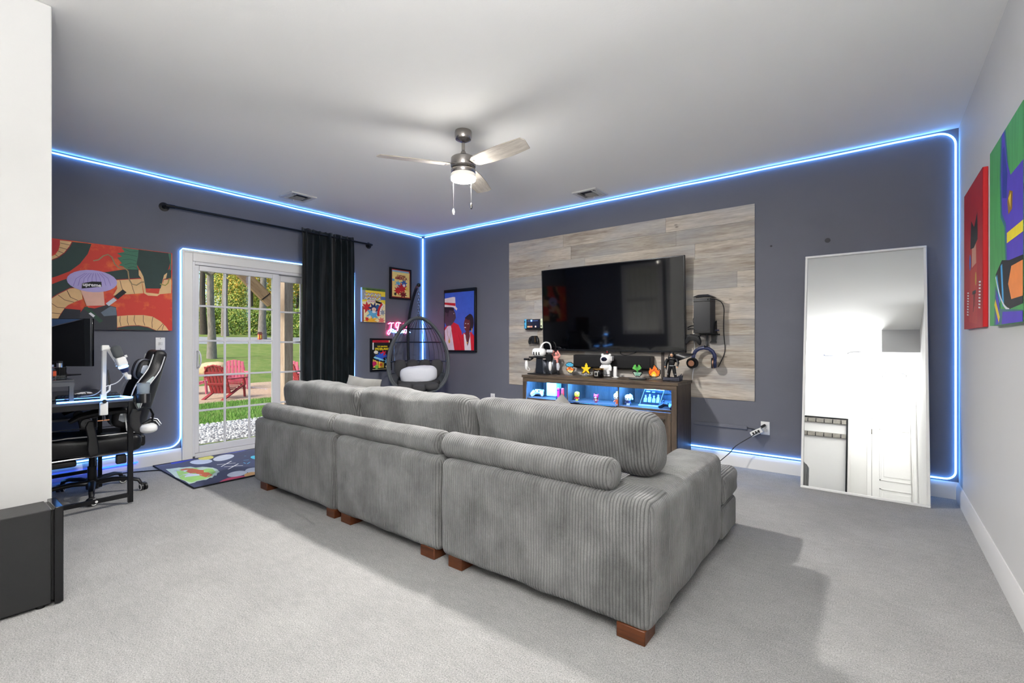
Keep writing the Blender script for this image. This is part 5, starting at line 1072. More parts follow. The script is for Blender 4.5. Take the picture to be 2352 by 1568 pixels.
a.poly([(0.174, 0.366), (0.304, 0.365), (0.289, 0.21), (0.299, 0.184), (0.26, 0.179), (0.207, 0.176), (0.188, 0.197), (0.156, 0.205), (0.179, 0.226), (0.146, 0.269), (0.179, 0.286), (0.144, 0.31), (0.198, 0.33)], (62, 116, 92))
a.band([(0.193, 0.354), (0.241, 0.337), (0.294, 0.351)], 0.003, (30, 66, 54))
a.band([(0.165, 0.311), (0.222, 0.31), (0.289, 0.302)], 0.003, (30, 66, 54))
a.band([(0.184, 0.257), (0.236, 0.27), (0.284, 0.258)], 0.003, (30, 66, 54))
a.band([(0.198, 0.217), (0.246, 0.235), (0.284, 0.228)], 0.003, (30, 66, 54))
a.band([(0.222, 0.19), (0.26, 0.207), (0.292, 0.192)], 0.003, (30, 66, 54))
a.poly([(0.299, 0.181), (0.334, 0.161), (0.354, -0.022), (0.451, -0.027), (0.487, 0.159), (0.519, 0.179), (0.509, 0.124), (0.487, 0.115), (0.466, -0.025), (0.44, -0.049), (0.369, -0.049), (0.339, -0.03), (0.319, 0.104), (0.3, 0.132)], TAN)
a.poly([(0.299, 0.367), (0.527, 0.367), (0.542, 0.274), (0.519, 0.182), (0.493, 0.154), (0.466, 0.025), (0.351, 0.015), (0.334, 0.124), (0.309, 0.182), (0.284, 0.234), (0.294, 0.296)], (34, 58, 54))
a.poly([(0.527, 0.367), (0.551, 0.368), (0.551, 0.211), (0.538, 0.203), (0.542, 0.274)], (62, 116, 92))
a.band([(-0.016, 0.221), (0.019, 0.234), (0.05, 0.273), (0.082, 0.29), (0.109, 0.27), (0.128, 0.213), (0.156, 0.181), (0.198, 0.184), (0.222, 0.16), (0.229, 0.088), (0.25, 0.045), (0.284, 0.039), (0.319, 0.07), (0.344, 0.075)], 0.01, (150, 128, 92))
a.band([(0.461, 0.068), (0.503, 0.057), (0.525, 0.081), (0.533, 0.12), (0.551, 0.131)], 0.01, (150, 140, 70))
a.poly([(-0.123, -0.309), (-0.106, -0.241), (-0.072, -0.18), (-0.007, -0.19), (0.073, -0.154), (0.137, -0.17), (0.144, -0.241), (0.144, -0.375), (-0.123, -0.38)], (44, 46, 54))
a.poly([(-0.249, -0.313), (-0.197, -0.201), (-0.097, -0.207), (-0.11, -0.309)], (26, 30, 42))
a.poly([(0.033, -0.223), (0.1, -0.164), (0.137, -0.176), (0.142, -0.241), (0.055, -0.254)], (96, 108, 124))
a.band([(-0.068, -0.185), (-0.033, -0.22), (0.002, -0.265), (0.037, -0.304)], 0.03, (34, 70, 52))
a.poly([(-0.047, -0.235), (-0.033, -0.225), (-0.004, -0.252), (-0.016, -0.267)], (226, 226, 230))
a.band([(0.077, -0.153), (0.132, -0.097)], 0.03, (200, 204, 214))
a.band([(0.137, -0.087), (0.198, -0.02)], 0.036, (28, 26, 30))
a.poly([(-.10, -.03), (.05, -.02), (.06, -.16), (-.06, -.17)], (226, 178, 160))
a.oval(-.02, .045, .165, .095, (178, 166, 218), .02)
a.band([(-0.144, -0.007), (-0.127, 0.056), (-0.068, 0.108)], 0.003, (126, 112, 186))
a.band([(-0.114, -0.004), (-0.102, 0.059), (-0.055, 0.11)], 0.003, (126, 112, 186))
a.band([(-0.085, -0.002), (-0.076, 0.062), (-0.042, 0.111)], 0.003, (126, 112, 186))
a.band([(-0.055, 0.018), (-0.051, 0.064), (-0.029, 0.113)], 0.003, (126, 112, 186))
a.band([(-0.025, 0.021), (-0.025, 0.067), (-0.016, 0.114)], 0.003, (126, 112, 186))
a.band([(0.006, 0.024), (0.002, 0.07), (-0.003, 0.116)], 0.003, (126, 112, 186))
a.band([(0.037, 0.01), (0.028, 0.073), (0.01, 0.117)], 0.003, (126, 112, 186))
a.band([(0.068, 0.013), (0.055, 0.076), (0.024, 0.119)], 0.003, (126, 112, 186))
a.band([(0.1, 0.016), (0.082, 0.079), (0.037, 0.12)], 0.003, (126, 112, 186))
a.poly([(-0.088, 0.02), (-0.025, 0.041), (0.037, 0.045), (0.04, 0.003), (-0.091, -0.025)], (18, 18, 20))
a.clip(-cw, cw, -ch, ch).build('painted_surface', t)
text('lettering', 'upreme', .042, mat('letter_white', (240, 240, 240), .6), t, -0.027, -cdp - .0175, -0.002, .92, .0004, off=.0012)
# comic prints
def print_(label, y, z, w_, h_, frame, name='comic_print'):
    t = thing(name, label, 'framed print', (XL, y, z), PI / 2); d = .035
    if frame:
        m = MB(); b = .022
        m.box(-w_ / 2, w_ / 2, -d, 0, -h_ / 2, -h_ / 2 + b); m.box(-w_ / 2, w_ / 2, -d, 0, h_ / 2 - b, h_ / 2); m.box(-w_ / 2, -w_ / 2 + b, -d, 0, -h_ / 2 + b, h_ / 2 - b); m.box(w_ / 2 - b, w_ / 2, -d, 0, -h_ / 2 + b, h_ / 2 - b)
        m.build('frame', mat('frame_black', (16, 16, 18), .3), t, bevel=.002); MB().box(-w_ / 2 + b, w_ / 2 - b, -d + .010, -.004, -h_ / 2 + b, h_ / 2 - b).build('backing', BLACK, t); return t, -d + .009, w_ - 2 * b, h_ - 2 * b
    MB().box(-w_ / 2, w_ / 2, -d, 0, -h_ / 2, h_ / 2).build('canvas', mat('canvas_pale', (214, 226, 232), .6), t, bevel=.002); return t, -d - .0006, w_, h_
def burst(a, x, z, r, c, n=9, ph=0, sx=1):
    a.poly([(x + sx * r * (1 if i % 2 else .5) * math.cos(ph + i * PI / n), z + r * (1 if i % 2 else .5) * math.sin(ph + i * PI / n)) for i in range(2 * n)], c)
YL = (240, 212, 60); LBL = (96, 170, 208); NVY = (36, 52, 104); RDC = (198, 40, 44); CRE = (240, 226, 176)
t, fy, w_, h_ = print_('unframed yellow comic cover canvas next to the curtain, abstract burst in red and blue', 3.856, 1.652, .368, .455, False)
a = Art(fy); W = w_ / 2; H = h_ / 2
a.rect(-W, W, -H, H, YL); a.rect(-W, W, H - .034, H, (86, 116, 60)); a.rect(-W, -W + .05, H - .16, H - .034, (150, 156, 160)); a.poly([(-W, -H), (W, -H), (W, .02), (.1, .06), (-.06, .055), (-W, .04)], CRE)
a.rect(W - .075, W, .05 + .03, .135 - .01, (84, 110, 176)); a.poly([(-.11, .062), (-.11, .034), (.02, .040), (.02, .068)], (232, 226, 230)); a.poly([(.02, .066), (.03, .034), (.13, .016), (.13, .044)], (18, 18, 20))
burst(a, -.11, -.035, .085, RDC, 7, .3); burst(a, .0, -.05, .10, NVY, 8, .2); a.oval(.06, -.02, .03, .035, (44, 92, 150)); burst(a, -.02, -.12, .09, LBL, 6, .9, 1.25); a.oval(.0, -.055, .035, .026, (236, 200, 180)); a.oval(.0, -.09, .032, .014, (238, 238, 238))
a.band(curve((.14, .02), (.06, -.06), (.085, -.14)), .055, RDC); a.band(curve((.15, .01), (.085, -.06), (.10, -.13)), .020, (240, 236, 230)); burst(a, .14, -.09, .05, (150, 156, 166), 6, .2)
burst(a, -.06, -.205, .06, (232, 172, 40), 7, .1, 2.2); burst(a, .12, -.20, .05, (226, 120, 110), 7, .5, 1.3); a.rect(-W, -W + .022, -H, -.02, (140, 60, 52)); burst(a, -.11, -.19, .035, RDC, 6, .4); burst(a, -.07, -.16, .03, (226, 226, 220), 6, .4)
a.clip(-W, W, -H, H).build('print', t)
text('cover_lettering', 'MARVEL COMICS GROUP', .020, BLACK, t, -.01, fy - .006, H - .026, 1.0, .0004)
IW = mat('ink_white', (240, 240, 240), .6); IR = mat('ink_red', (196, 36, 38), .6); IB = mat('ink_blue', (52, 104, 164), .6); IY = mat('ink_yellow', (248, 222, 40), .6); IDR = mat('ink_crimson', (150, 22, 52), .6)
for s_, z in (('CAPTAIN', .122), ('AMERICA', .072)):
    text('cover_lettering', s_, .062, IB, t, -.022, fy - .0055, z - .003, .98, .0003, shear=.12, off=.002); text('cover_lettering', s_, .062, IW, t, -.026, fy - .0065, z, .98, .0003, shear=.12); text('cover_lettering', s_, .062, IR, t, -.024, fy - .0075, z + .030, .98, .0002, shear=.12).scale = (.98, .34, 1)
text('cover_lettering', 'MADBOMB', .024, IR, t, -.047, fy - .0065, .041, 1, .0003)
t, fy, w_, h_ = print_('black-framed comic cover with red border and title, highest of the corner prints', 4.317, 1.985, .372, .438, True)
a = Art(fy); W = w_ / 2; H = h_ / 2
a.rect(-W, W, -H, H, (178, 44, 40)); a.rect(-W + .012, W - .008, -H + .012, H - .030, (240, 214, 130)); a.rect(-W + .012, W - .02, H - .036, H - .012, (140, 176, 196)); a.rect(-W + .012, -W + .05, .03, .06, LBL)
burst(a, -.05, -.01, .06, LBL, 7, .2); burst(a, .055, .01, .065, (58, 96, 160), 7, .6); burst(a, .02, -.06, .085, RDC, 9, .1, 1.2); burst(a, .055, -.02, .03, (238, 236, 232), 6, .4); burst(a, -.05, -.10, .07, RDC, 8, .5, 1.2); burst(a, -.07, -.03, .028, (232, 190, 160), 6, .2); burst(a, .04, -.15, .05, (120, 24, 30), 7, .2, 1.6); burst(a, -.1, -.15, .03, (26, 24, 28), 6, .2); burst(a, .10, -.06, .03, (236, 200, 60), 6, .2)
a.clip(-W, W, -H, H).build('print', t)
text('cover_lettering', 'CAPTAIN', .036, IDR, t, .0, fy - .006, .098, 1.0, .0004, off=.001); text('cover_lettering', 'AMERICA', .052, IDR, t, .0, fy - .006, .060, .98, .0004, off=.0015)
t, fy, w_, h_ = print_('black-framed dark comic cover with yellow title behind the hanging chair', 3.985, .985, .345, .445, True)
a = Art(fy); W = w_ / 2; H = h_ / 2
a.rect(-W, W, -H, H, (22, 22, 26)); a.rect(-W, W - .03, H - .034, H - .004, (206, 30, 50)); a.rect(W - .03, W - .012, H - .034, H - .004, CRE); a.rect(-W, -W + .024, .07, H - .036, (226, 226, 232)); a.rect(-W, W, -H, -H + .006, CRE)
a.oval(-.09, .035, .034, .022, (232, 226, 214)); a.poly([(-.10, .02), (-.08, .02), (-.04, .0)], (232, 226, 214)); burst(a, .03, .01, .06, (206, 30, 60), 6, .2); burst(a, -.02, -.03, .075, (44, 88, 196), 7, .5, 1.3); burst(a, .07, -.02, .035, (44, 88, 196), 6, .1); a.poly([(-.13, -.04), (-.11, -.02), (.04, -.07), (.03, -.09)], (140, 206, 232))
a.poly([(-.14, -.06), (-.06, -.09), (-.06, -.17), (-.14, -.17)], (244, 206, 80)); a.poly([(-.05, -.09), (.04, -.11), (.04, -.18), (-.05, -.18)], (246, 200, 70)); burst(a, -.01, -.135, .035, (214, 84, 40), 6, .2); burst(a, -.10, -.12, .03, (214, 84, 40), 6, .2)
burst(a, -.12, -.12, .055, (190, 28, 96), 7, .3); burst(a, -.08, -.165, .04, (124, 184, 70), 7, .2); burst(a, .09, -.09, .055, (120, 186, 216), 8, .2); burst(a, .10, -.16, .02, YL, 6, .1); a.oval(.09, -.165, .025, .022, CRE)
a.clip(-W, W, -H, H).build('print', t)
text('cover_lettering', 'MARVEL COMICS GROUP', .017, BLACK, t, -.015, fy - .0058, H - .026, .95, .0004); text('cover_lettering', 'THE AMAZING', .024, IY, t, .01, fy - .006, .105, 1.05, .0004, off=.0008); text('cover_lettering', 'SPIDER-MAN', .046, IY, t, .005, fy - .006, .062, .92, .0004, off=.0012)
# neon sign
t = thing('neon_sign', 'small red and blue script neon sign on the wall behind the hanging chair', 'neon sign', (XL, 4.265, 1.335), PI / 2)
NR = emis('neon_red', (1, .06, .16, 1), 16); NB = emis('neon_blue', (.12, .45, 1, 1), 14)
J = [(-.16, .075), (-.13, .09), (-.10, .085), (-.07, .092)]; J2 = [(-.105, .085), (-.115, .03), (-.13, -.04), (-.155, -.075), (-.175, -.06), (-.16, -.02), (-.10, .01)]
T = [(-.035, .06), (-.02, .095), (.02, .10), (.055, .09)]; T2 = [(.025, .098), (.01, .04), (-.005, -.02)]; T3 = [(-.03, .06), (-.03, .03), (-.01, .02), (.01, .05)]
D = [(.10, .02), (.14, .09), (.12, .03), (.115, .0)]; D2 = [(.11, .085), (.16, .09), (.185, .05), (.16, .01), (.115, .0)]
for nm, P_ in (('letter_j', [J, J2]), ('letter_t', [T, T2, T3]), ('letter_d', [D, D2])):
    m = MB()
    for q in P_: m.tube([(x, -.022, z) for x, z in q], .0055, 8)
    m.build(nm, NR, t)
def wave(x0, n, s_=.022): return [(x0 + s_ * (i / 6), -.022, -.03 + .018 * math.sin(i * PI / 3)) for i in range(6 * n)]
MB().tube([(-.085 + .018 * math.cos(i * PI / 6), -.022, -.02 + .02 * math.sin(i * PI / 6)) for i in range(12)], .0045, 8, True).build('letter_o', NB, t); MB().tube(wave(-.06, 2), .0045, 8).build('letter_n', NB, t)
MB().tube([(.055 + .016 * math.cos(i * PI / 6), -.022, -.03 + .018 * math.sin(i * PI / 6)) for i in range(12)], .0045, 8, True).build('letter_o', NB, t); MB().tube(wave(.078, 2), .0045, 8).build('letter_n', NB, t); MB().tube([(.16, -.022, .0), (.155, -.022, -.03), (.17, -.022, -.045)], .0045, 8).build('letter_i', NB, t)
MB().tube([(.21, -.022, .015), (.205, -.022, -.025), (.225, -.022, -.04)], .0045, 8).build('letter_l', NB, t)
MB().tube([(.125, -.022, -.01), (.12, -.022, -.045), (.15, -.022, -.05), (.155, -.022, -.02)], .0045, 8).build('letter_u', NR, t)
MB().rbox(-.19, .235, -.012, -.008, -.09, .115, .001, (1, 1, 1), 1).build('acrylic_back', thin_glass('sign_back', (.94, .94, .96, 1), .6), t, smooth=0)
cable('pale blue lead hanging from the neon sign down the wall', [(XL + .02, 4.20, 1.28), (XL + .014, 4.205, 1.1), (XL + .014, 4.21, .95), (XL + .014, 4.22, .80), (XL + .014, 4.215, .62)], .006, mat('lead_blue', (140, 176, 226), .4))
# portrait canvas on the television wall
t = thing('portrait_painting', 'black-framed painting of two people in red jackets against blue beside the hanging chair', 'painting', (-4.585, YT, 1.458)); hw, hh, d = .305, .442, .035
m = MB(); b = .028
m.box(-hw, hw, -d, 0, -hh, -hh + b); m.box(-hw, hw, -d, 0, hh - .045, hh); m.box(-hw, -hw + b * .4, -d, 0, -hh + b, hh - b); m.box(hw - b, hw, -d, 0, -hh + b, hh - b); m.build('frame', mat('frame_black_two', (14, 14, 16), .3), t, bevel=.003)
MB().box(-hw + .005, hw - .01, -d + .008, -.004, -hh + .01, hh - .01).build('backing', BLACK, t)
a = Art(-d + .0075); X0, X1, Z0, Z1 = -hw + b * .4, hw - b, -hh + b, hh - .045
a.rect(X0, X1, Z0, Z1, (62, 98, 206)); RJ = (208, 32, 48); SK1 = (74, 58, 72); SK2 = (104, 44, 46)
a.poly([(X0, Z0), (X0, -.10), (-.22, -.04), (-.12, -.02), (-.02, -.06), (.04, -.16), (.06, Z0)], RJ); a.poly([(-.27, Z0), (X0, -.14), (-.24, -.08), (-.17, -.06), (-.10, Z0)], (226, 214, 226)); a.poly([(X0, -.02), (X0, .19), (-.20, .20), (-.12, .17), (-.08, .10), (-.07, .04), (-.11, -.02), (-.17, -.07), (-.26, -.07)], SK1)
a.poly([(X0, .13), (X0, .21), (-.18, .20), (-.10, .17), (-.12, .14), (-.2, .15), (-.22, .10)], (26, 24, 34)); a.poly([(X0, .20), (X0, .32), (-.12, .335), (-.085, .33), (-.075, .20), (-.04, .165), (-.06, .14), (-.12, .19)], (238, 232, 226)); a.poly([(X0, .235), (X0, .265), (-.08, .245), (-.078, .205)], (200, 30, 40)); a.oval(-.232, .09, .016, .028, (58, 44, 56))
a.band(curve((-.25, -.10), (-.235, -.22), (-.20, -.27)), .006, (170, 130, 60)); a.band(curve((-.15, -.10), (-.17, -.2), (-.20, -.27)), .006, (170, 130, 60)); a.oval(-.20, -.29, .018, .028, (222, 178, 70))
a.poly([(.05, Z0), (.03, -.22), (.08, -.17), (.14, -.19), (.22, -.16), (X1, -.22), (X1, Z0)], RJ); a.poly([(.10, Z0), (.08, -.18), (.14, -.22), (.20, -.17), (.22, Z0)], (236, 230, 234)); a.poly([(.11, -.16), (.12, -.24), (.155, -.36), (.20, -.22), (.19, -.14)], SK2)
a.oval(.20, -.03, .07, .115, (38, 30, 36)); a.oval(.145, -.06, .058, .10, SK2); a.poly([(.10, .03), (.16, .07), (.22, .02), (.17, .0)], (38, 30, 36)); a.oval(.145, -.31, .012, .012, (226, 186, 90)); a.oval(.235, -.14, .006, .03, (226, 186, 90)); a.band([(-.02, -.20), (.02, -.30), (.05, Z0)], .004, (120, 20, 32)); a.oval(.11, -.10, .016, .007, (226, 210, 214))
for x, z in ((.12, -.045), (.165, -.05)): a.oval(x, z, .013, .006, (236, 232, 230)); a.oval(x, z, .005, .006, (24, 20, 24))
a.oval(-.105, .10, .012, .006, (230, 226, 232)); a.oval(-.102, .10, .005, .006, (20, 18, 24))
a.clip(X0, X1, Z0, Z1).build('painted_surface', t)
# canvases on the right wall (abstract stand-ins)
def canvas_r(label, y0, y1, z0, z1, d, edge):
    t = thing('painting', label, 'painting', (XR, (y0 + y1) / 2, (z0 + z1) / 2), -PI / 2); w_ = (y1 - y0) / 2; h_ = (z1 - z0) / 2
    MB().box(-w_, w_, -d, -.001, -h_, h_).build('canvas', mat('edge_%d' % edge[1], edge, .55), t, bevel=.002); return t, w_, h_, Art(-d - .0005)
t, W, H, a = canvas_r('red canvas on the white wall beside the led corner', 3.60, 4.275, 1.245, 2.118, .022, (206, 24, 32))
a.rect(-W, W, -H, H, (168, 32, 40)); a.poly([(-.12, -H + .04), (-.10, .08), (.16, .10), (.17, -H + .02)], (176, 50, 48)); a.poly([(-.03, -.07), (.13, -.06), (.12, .06), (-.02, .05)], (206, 150, 128)); a.poly([(-.08, .05), (-.05, .22), (.06, .16), (.17, .23), (.18, .07), (.05, .04)], (24, 24, 26))
a.oval(-.09, -.03, .03, .05, (70, 110, 190)); a.poly([(-.05, -.08), (.15, -.08), (.17, -.22), (-.06, -.22)], (182, 60, 46)); a.oval(.12, -.15, .022, .04, (190, 160, 60)); a.rect(.0, .12, -.235, -.215, (34, 28, 30)); a.band([(.05, -.23), (.03, -.34)], .014, (34, 28, 30)); a.band([(.08, -.23), (.09, -.31)], .014, (34, 28, 30))
for k in range(9):
    a.band([(-.19, -.21 - k * .017), (-.13, -.215 - k * .017)], .009, (232, 228, 226)); a.band([(.23, -.18 - k * .018), (.29, -.185 - k * .018)], .009, (232, 228, 226))
a.clip(-W, W, -H, H).build('painted_surface', t)
t, W, H, a = canvas_r('green canvas with purple and black stripes at the right edge of the room', 2.66, 3.335, 1.243, 2.105, .030, (92, 170, 104))
PUR = (84, 66, 186)
GRN = mat('brushed_green', (78, 160, 88), .6, var=.16, vscale=9, vstretch=(4, 4, .5)); a.rect(-W, W, -H, H, GRN)
a.poly([(-.08, H), (-.10, .25), (-.08, .06), (.0, .0), (.02, -.16), (.16, -.18), (W, -.16), (W, .18), (.10, .18), (.02, H)], (46, 108, 132)); a.poly([(-.05, H), (-.07, .25), (-.05, .07), (.03, .01), (.05, -.18), (W, -.18), (W, .20), (.12, .20), (.05, .28), (-.01, H)], PUR); a.poly([(-.04, .36), (-.04, .14), (.04, .12), (.06, .22), (.0, .36)], (44, 60, 150))
a.poly([(.06, .10), (.10, .14), (.16, .12), (.15, .05), (.08, .04)], (150, 110, 30)); a.poly([(.08, .11), (.13, .125), (.12, .06)], (236, 200, 60)); a.rect(.05, W, -.08, -.035, (240, 218, 50))
a.poly([(-.19, -.19), (-.05, -.14), (.10, -.16), (W, -.17), (W, -.36), (.10, -.37), (-.05, -.33)], (28, 26, 32)); a.band([(-.17, -.20), (-.09, -.33)], .03, (70, 160, 214)); a.band([(-.06, -.16), (-.02, -.35)], .035, (70, 160, 214)); a.band(curve((-.19, -.20), (-.06, -.36), (.10, -.372)), .012, (232, 232, 236)); a.poly([(.08, -.26), (.14, -.19), (W, -.19), (W, -.33), (.14, -.33)], (236, 140, 70))
a.poly([(-.22, -H), (-.20, -.24), (-.12, -.30), (-.08, -.36), (W, -.385), (W, -H)], (60, 110, 120)); a.poly([(-.18, -H), (-.17, -.26), (-.12, -.31), (-.09, -.42)], PUR); a.poly([(-.05, -H), (-.03, -.375), (W, -.39), (W, -H)], PUR); a.band([(-.20, -.32), (-.10, -.41)], .035, (236, 206, 60))
a.clip(-W, W, -H, H).build('painted_surface', t)
# rug print
a = Art(0.0)
a.poly([(-0.541, -0.617), (-0.593, -0.555), (-0.618, -0.412), (-0.543, -0.407), (-0.457, -0.550), (-0.459, -0.627)], (44, 66, 190))
a.poly([(-0.635, -0.397), (-0.627, -0.217), (-0.619, 0.037), (-0.503, 0.066), (-0.505, -0.060), (-0.554, -0.218), (-0.567, -0.286), (-0.576, -0.378)], (112, 124, 222))
a.poly([(-0.288, -0.343), (-0.258, -0.357), (-0.238, -0.378), (-0.228, -0.402), (-0.229, -0.427), (-0.241, -0.452), (-0.263, -0.474), (-0.293, -0.490), (-0.327, -0.500), (-0.364, -0.502), (-0.399, -0.497), (-0.428, -0.483), (-0.450, -0.464), (-0.462, -0.440), (-0.462, -0.413), (-0.450, -0.387), (-0.427, -0.365), (-0.396, -0.348), (-0.360, -0.338), (-0.323, -0.336)], (214, 222, 240))
a.poly([(-0.365, -0.120), (-0.325, -0.138), (-0.288, -0.165), (-0.258, -0.196), (-0.238, -0.229), (-0.229, -0.261), (-0.231, -0.289), (-0.245, -0.310), (-0.269, -0.323), (-0.302, -0.326), (-0.339, -0.319), (-0.378, -0.303), (-0.415, -0.278), (-0.447, -0.247), (-0.469, -0.214), (-0.481, -0.180), (-0.479, -0.150), (-0.465, -0.127), (-0.439, -0.114), (-0.404, -0.112)], (232, 236, 246))
a.poly([(-0.447, -0.276), (-0.422, -0.288), (-0.402, -0.304), (-0.390, -0.323), (-0.386, -0.343), (-0.392, -0.362), (-0.406, -0.378), (-0.427, -0.390), (-0.454, -0.397), (-0.483, -0.398), (-0.511, -0.392), (-0.538, -0.381), (-0.558, -0.365), (-0.571, -0.346), (-0.575, -0.326), (-0.570, -0.306), (-0.555, -0.289), (-0.533, -0.277), (-0.506, -0.270), (-0.476, -0.270)], (244, 236, 130))
a.band([(-0.149, -0.226), (0.001, -0.369)], 0.013, (242, 242, 244))
a.band([(-0.104, -0.368), (-0.034, -0.232)], 0.013, (242, 242, 244))
a.band([(0.011, -0.226), (0.151, -0.365)], 0.013, (242, 242, 244))
a.band([(0.026, -0.355), (0.117, -0.227)], 0.013, (242, 242, 244))
a.poly([(-0.292, -0.718), (-0.278, -0.691), (-0.272, -0.623), (-0.244, -0.601), (-0.222, -0.545), (-0.141, -0.530), (-0.126, -0.480), (-0.089, -0.461), (-0.033, -0.441), (-0.018, -0.432), (0.056, -0.428), (0.100, -0.430), (0.130, -0.437), (0.189, -0.448), (0.209, -0.473), (0.297, -0.511), (0.279, -0.522), (0.339, -0.558), (0.322, -0.570), (0.370, -0.613), (0.358, -0.629), (0.359, -0.679), (0.385, -0.703), (0.387, -0.741), (0.266, -0.732), (0.076, -0.749), (-0.135, -0.726)], (206, 226, 214))
a.poly([(-0.202, -0.693), (-0.174, -0.670), (-0.195, -0.596), (-0.151, -0.560), (-0.109, -0.504), (-0.044, -0.475), (0.034, -0.448), (0.112, -0.463), (0.164, -0.467), (0.230, -0.520), (0.295, -0.553), (0.338, -0.617), (0.324, -0.658), (0.358, -0.716), (0.305, -0.722), (0.166, -0.735), (-0.011, -0.714)], (168, 220, 120))
a.poly([(-0.141, -0.646), (-0.176, -0.636), (-0.182, -0.592), (-0.136, -0.564), (-0.120, -0.527), (-0.040, -0.527), (0.021, -0.517), (0.095, -0.541), (0.133, -0.516), (0.200, -0.522), (0.254, -0.525), (0.295, -0.570), (0.293, -0.586), (0.290, -0.624), (0.246, -0.634), (0.202, -0.604), (0.063, -0.593), (0.042, -0.627), (-0.090, -0.628)], (206, 104, 60))
a.poly([(0.033, -0.682), (0.061, -0.694), (0.078, -0.706), (0.082, -0.716), (0.074, -0.724), (0.054, -0.729), (0.024, -0.730), (-0.014, -0.728), (-0.055, -0.722), (-0.097, -0.713), (-0.135, -0.702), (-0.165, -0.690), (-0.184, -0.678), (-0.190, -0.667), (-0.181, -0.659), (-0.160, -0.653), (-0.127, -0.652), (-0.088, -0.655), (-0.045, -0.661), (-0.003, -0.671)], (190, 204, 214))
a.poly([(0.021, -0.592), (0.046, -0.602), (0.063, -0.617), (0.073, -0.634), (0.073, -0.652), (0.064, -0.669), (0.046, -0.683), (0.022, -0.694), (-0.006, -0.700), (-0.036, -0.700), (-0.065, -0.696), (-0.091, -0.685), (-0.110, -0.671), (-0.120, -0.654), (-0.121, -0.636), (-0.112, -0.618), (-0.094, -0.603), (-0.069, -0.592), (-0.039, -0.586), (-0.008, -0.586)], (214, 224, 240))
a.poly([(0.212, -0.584), (0.234, -0.595), (0.248, -0.609), (0.255, -0.626), (0.253, -0.644), (0.243, -0.662), (0.225, -0.677), (0.202, -0.689), (0.175, -0.696), (0.147, -0.697), (0.120, -0.693), (0.098, -0.683), (0.082, -0.669), (0.075, -0.652), (0.076, -0.633), (0.086, -0.615), (0.105, -0.599), (0.129, -0.587), (0.157, -0.580), (0.185, -0.580)], (214, 224, 240))
a.poly([(0.550, -0.574), (0.474, -0.527), (0.444, -0.475), (0.445, -0.451), (0.465, -0.382), (0.495, -0.359), (0.554, -0.243), (0.664, -0.255), (0.672, -0.294), (0.590, -0.355), (0.594, -0.473), (0.619, -0.571)], (220, 62, 104))
a.poly([(0.386, -0.299), (0.413, -0.313), (0.435, -0.333), (0.451, -0.356), (0.459, -0.382), (0.458, -0.406), (0.450, -0.427), (0.434, -0.444), (0.411, -0.454), (0.386, -0.456), (0.358, -0.451), (0.332, -0.438), (0.309, -0.419), (0.292, -0.396), (0.283, -0.370), (0.282, -0.345), (0.291, -0.322), (0.308, -0.305), (0.331, -0.295), (0.358, -0.293)], (236, 240, 248))
a.poly([(0.384, -0.179), (0.410, -0.193), (0.431, -0.211), (0.444, -0.231), (0.449, -0.252), (0.444, -0.271), (0.431, -0.286), (0.411, -0.297), (0.385, -0.301), (0.356, -0.300), (0.327, -0.292), (0.300, -0.279), (0.279, -0.261), (0.264, -0.241), (0.259, -0.220), (0.263, -0.200), (0.276, -0.184), (0.298, -0.173), (0.325, -0.168), (0.354, -0.171)], (236, 240, 248))
a.poly([(0.519, -0.255), (0.544, -0.268), (0.564, -0.285), (0.577, -0.303), (0.583, -0.322), (0.580, -0.340), (0.570, -0.354), (0.552, -0.364), (0.529, -0.368), (0.503, -0.367), (0.476, -0.360), (0.450, -0.348), (0.429, -0.331), (0.415, -0.313), (0.408, -0.293), (0.410, -0.275), (0.421, -0.260), (0.440, -0.250), (0.464, -0.245), (0.491, -0.247)], (240, 186, 112))
a.poly([(-0.075, 0.008), (-0.053, -0.003), (-0.037, -0.017), (-0.029, -0.030), (-0.028, -0.043), (-0.036, -0.054), (-0.051, -0.061), (-0.072, -0.065), (-0.097, -0.065), (-0.124, -0.060), (-0.150, -0.052), (-0.172, -0.041), (-0.189, -0.027), (-0.198, -0.013), (-0.199, -0.000), (-0.191, 0.011), (-0.175, 0.019), (-0.154, 0.023), (-0.128, 0.022), (-0.101, 0.017)], (90, 210, 236))
a.band([(-0.247, -0.073), (-0.242, -0.055)], 0.008, (110, 200, 240))
a.band([(-0.080, -0.145), (-0.061, -0.103)], 0.008, (110, 200, 240))
a.band([(0.007, -0.179), (0.065, -0.183)], 0.008, (110, 200, 240))
a.band([(0.034, -0.132), (0.087, -0.178)], 0.008, (110, 200, 240))
a.clip(-.525, .525, -.745, .745)
a.m.v = [(x, z, .0108 - y * .25 + .004 * noise.noise(Vector((x * 5, z * 5, 1)))) for x, y, z in a.m.v]
o = a.build('rug_print', RUG); 
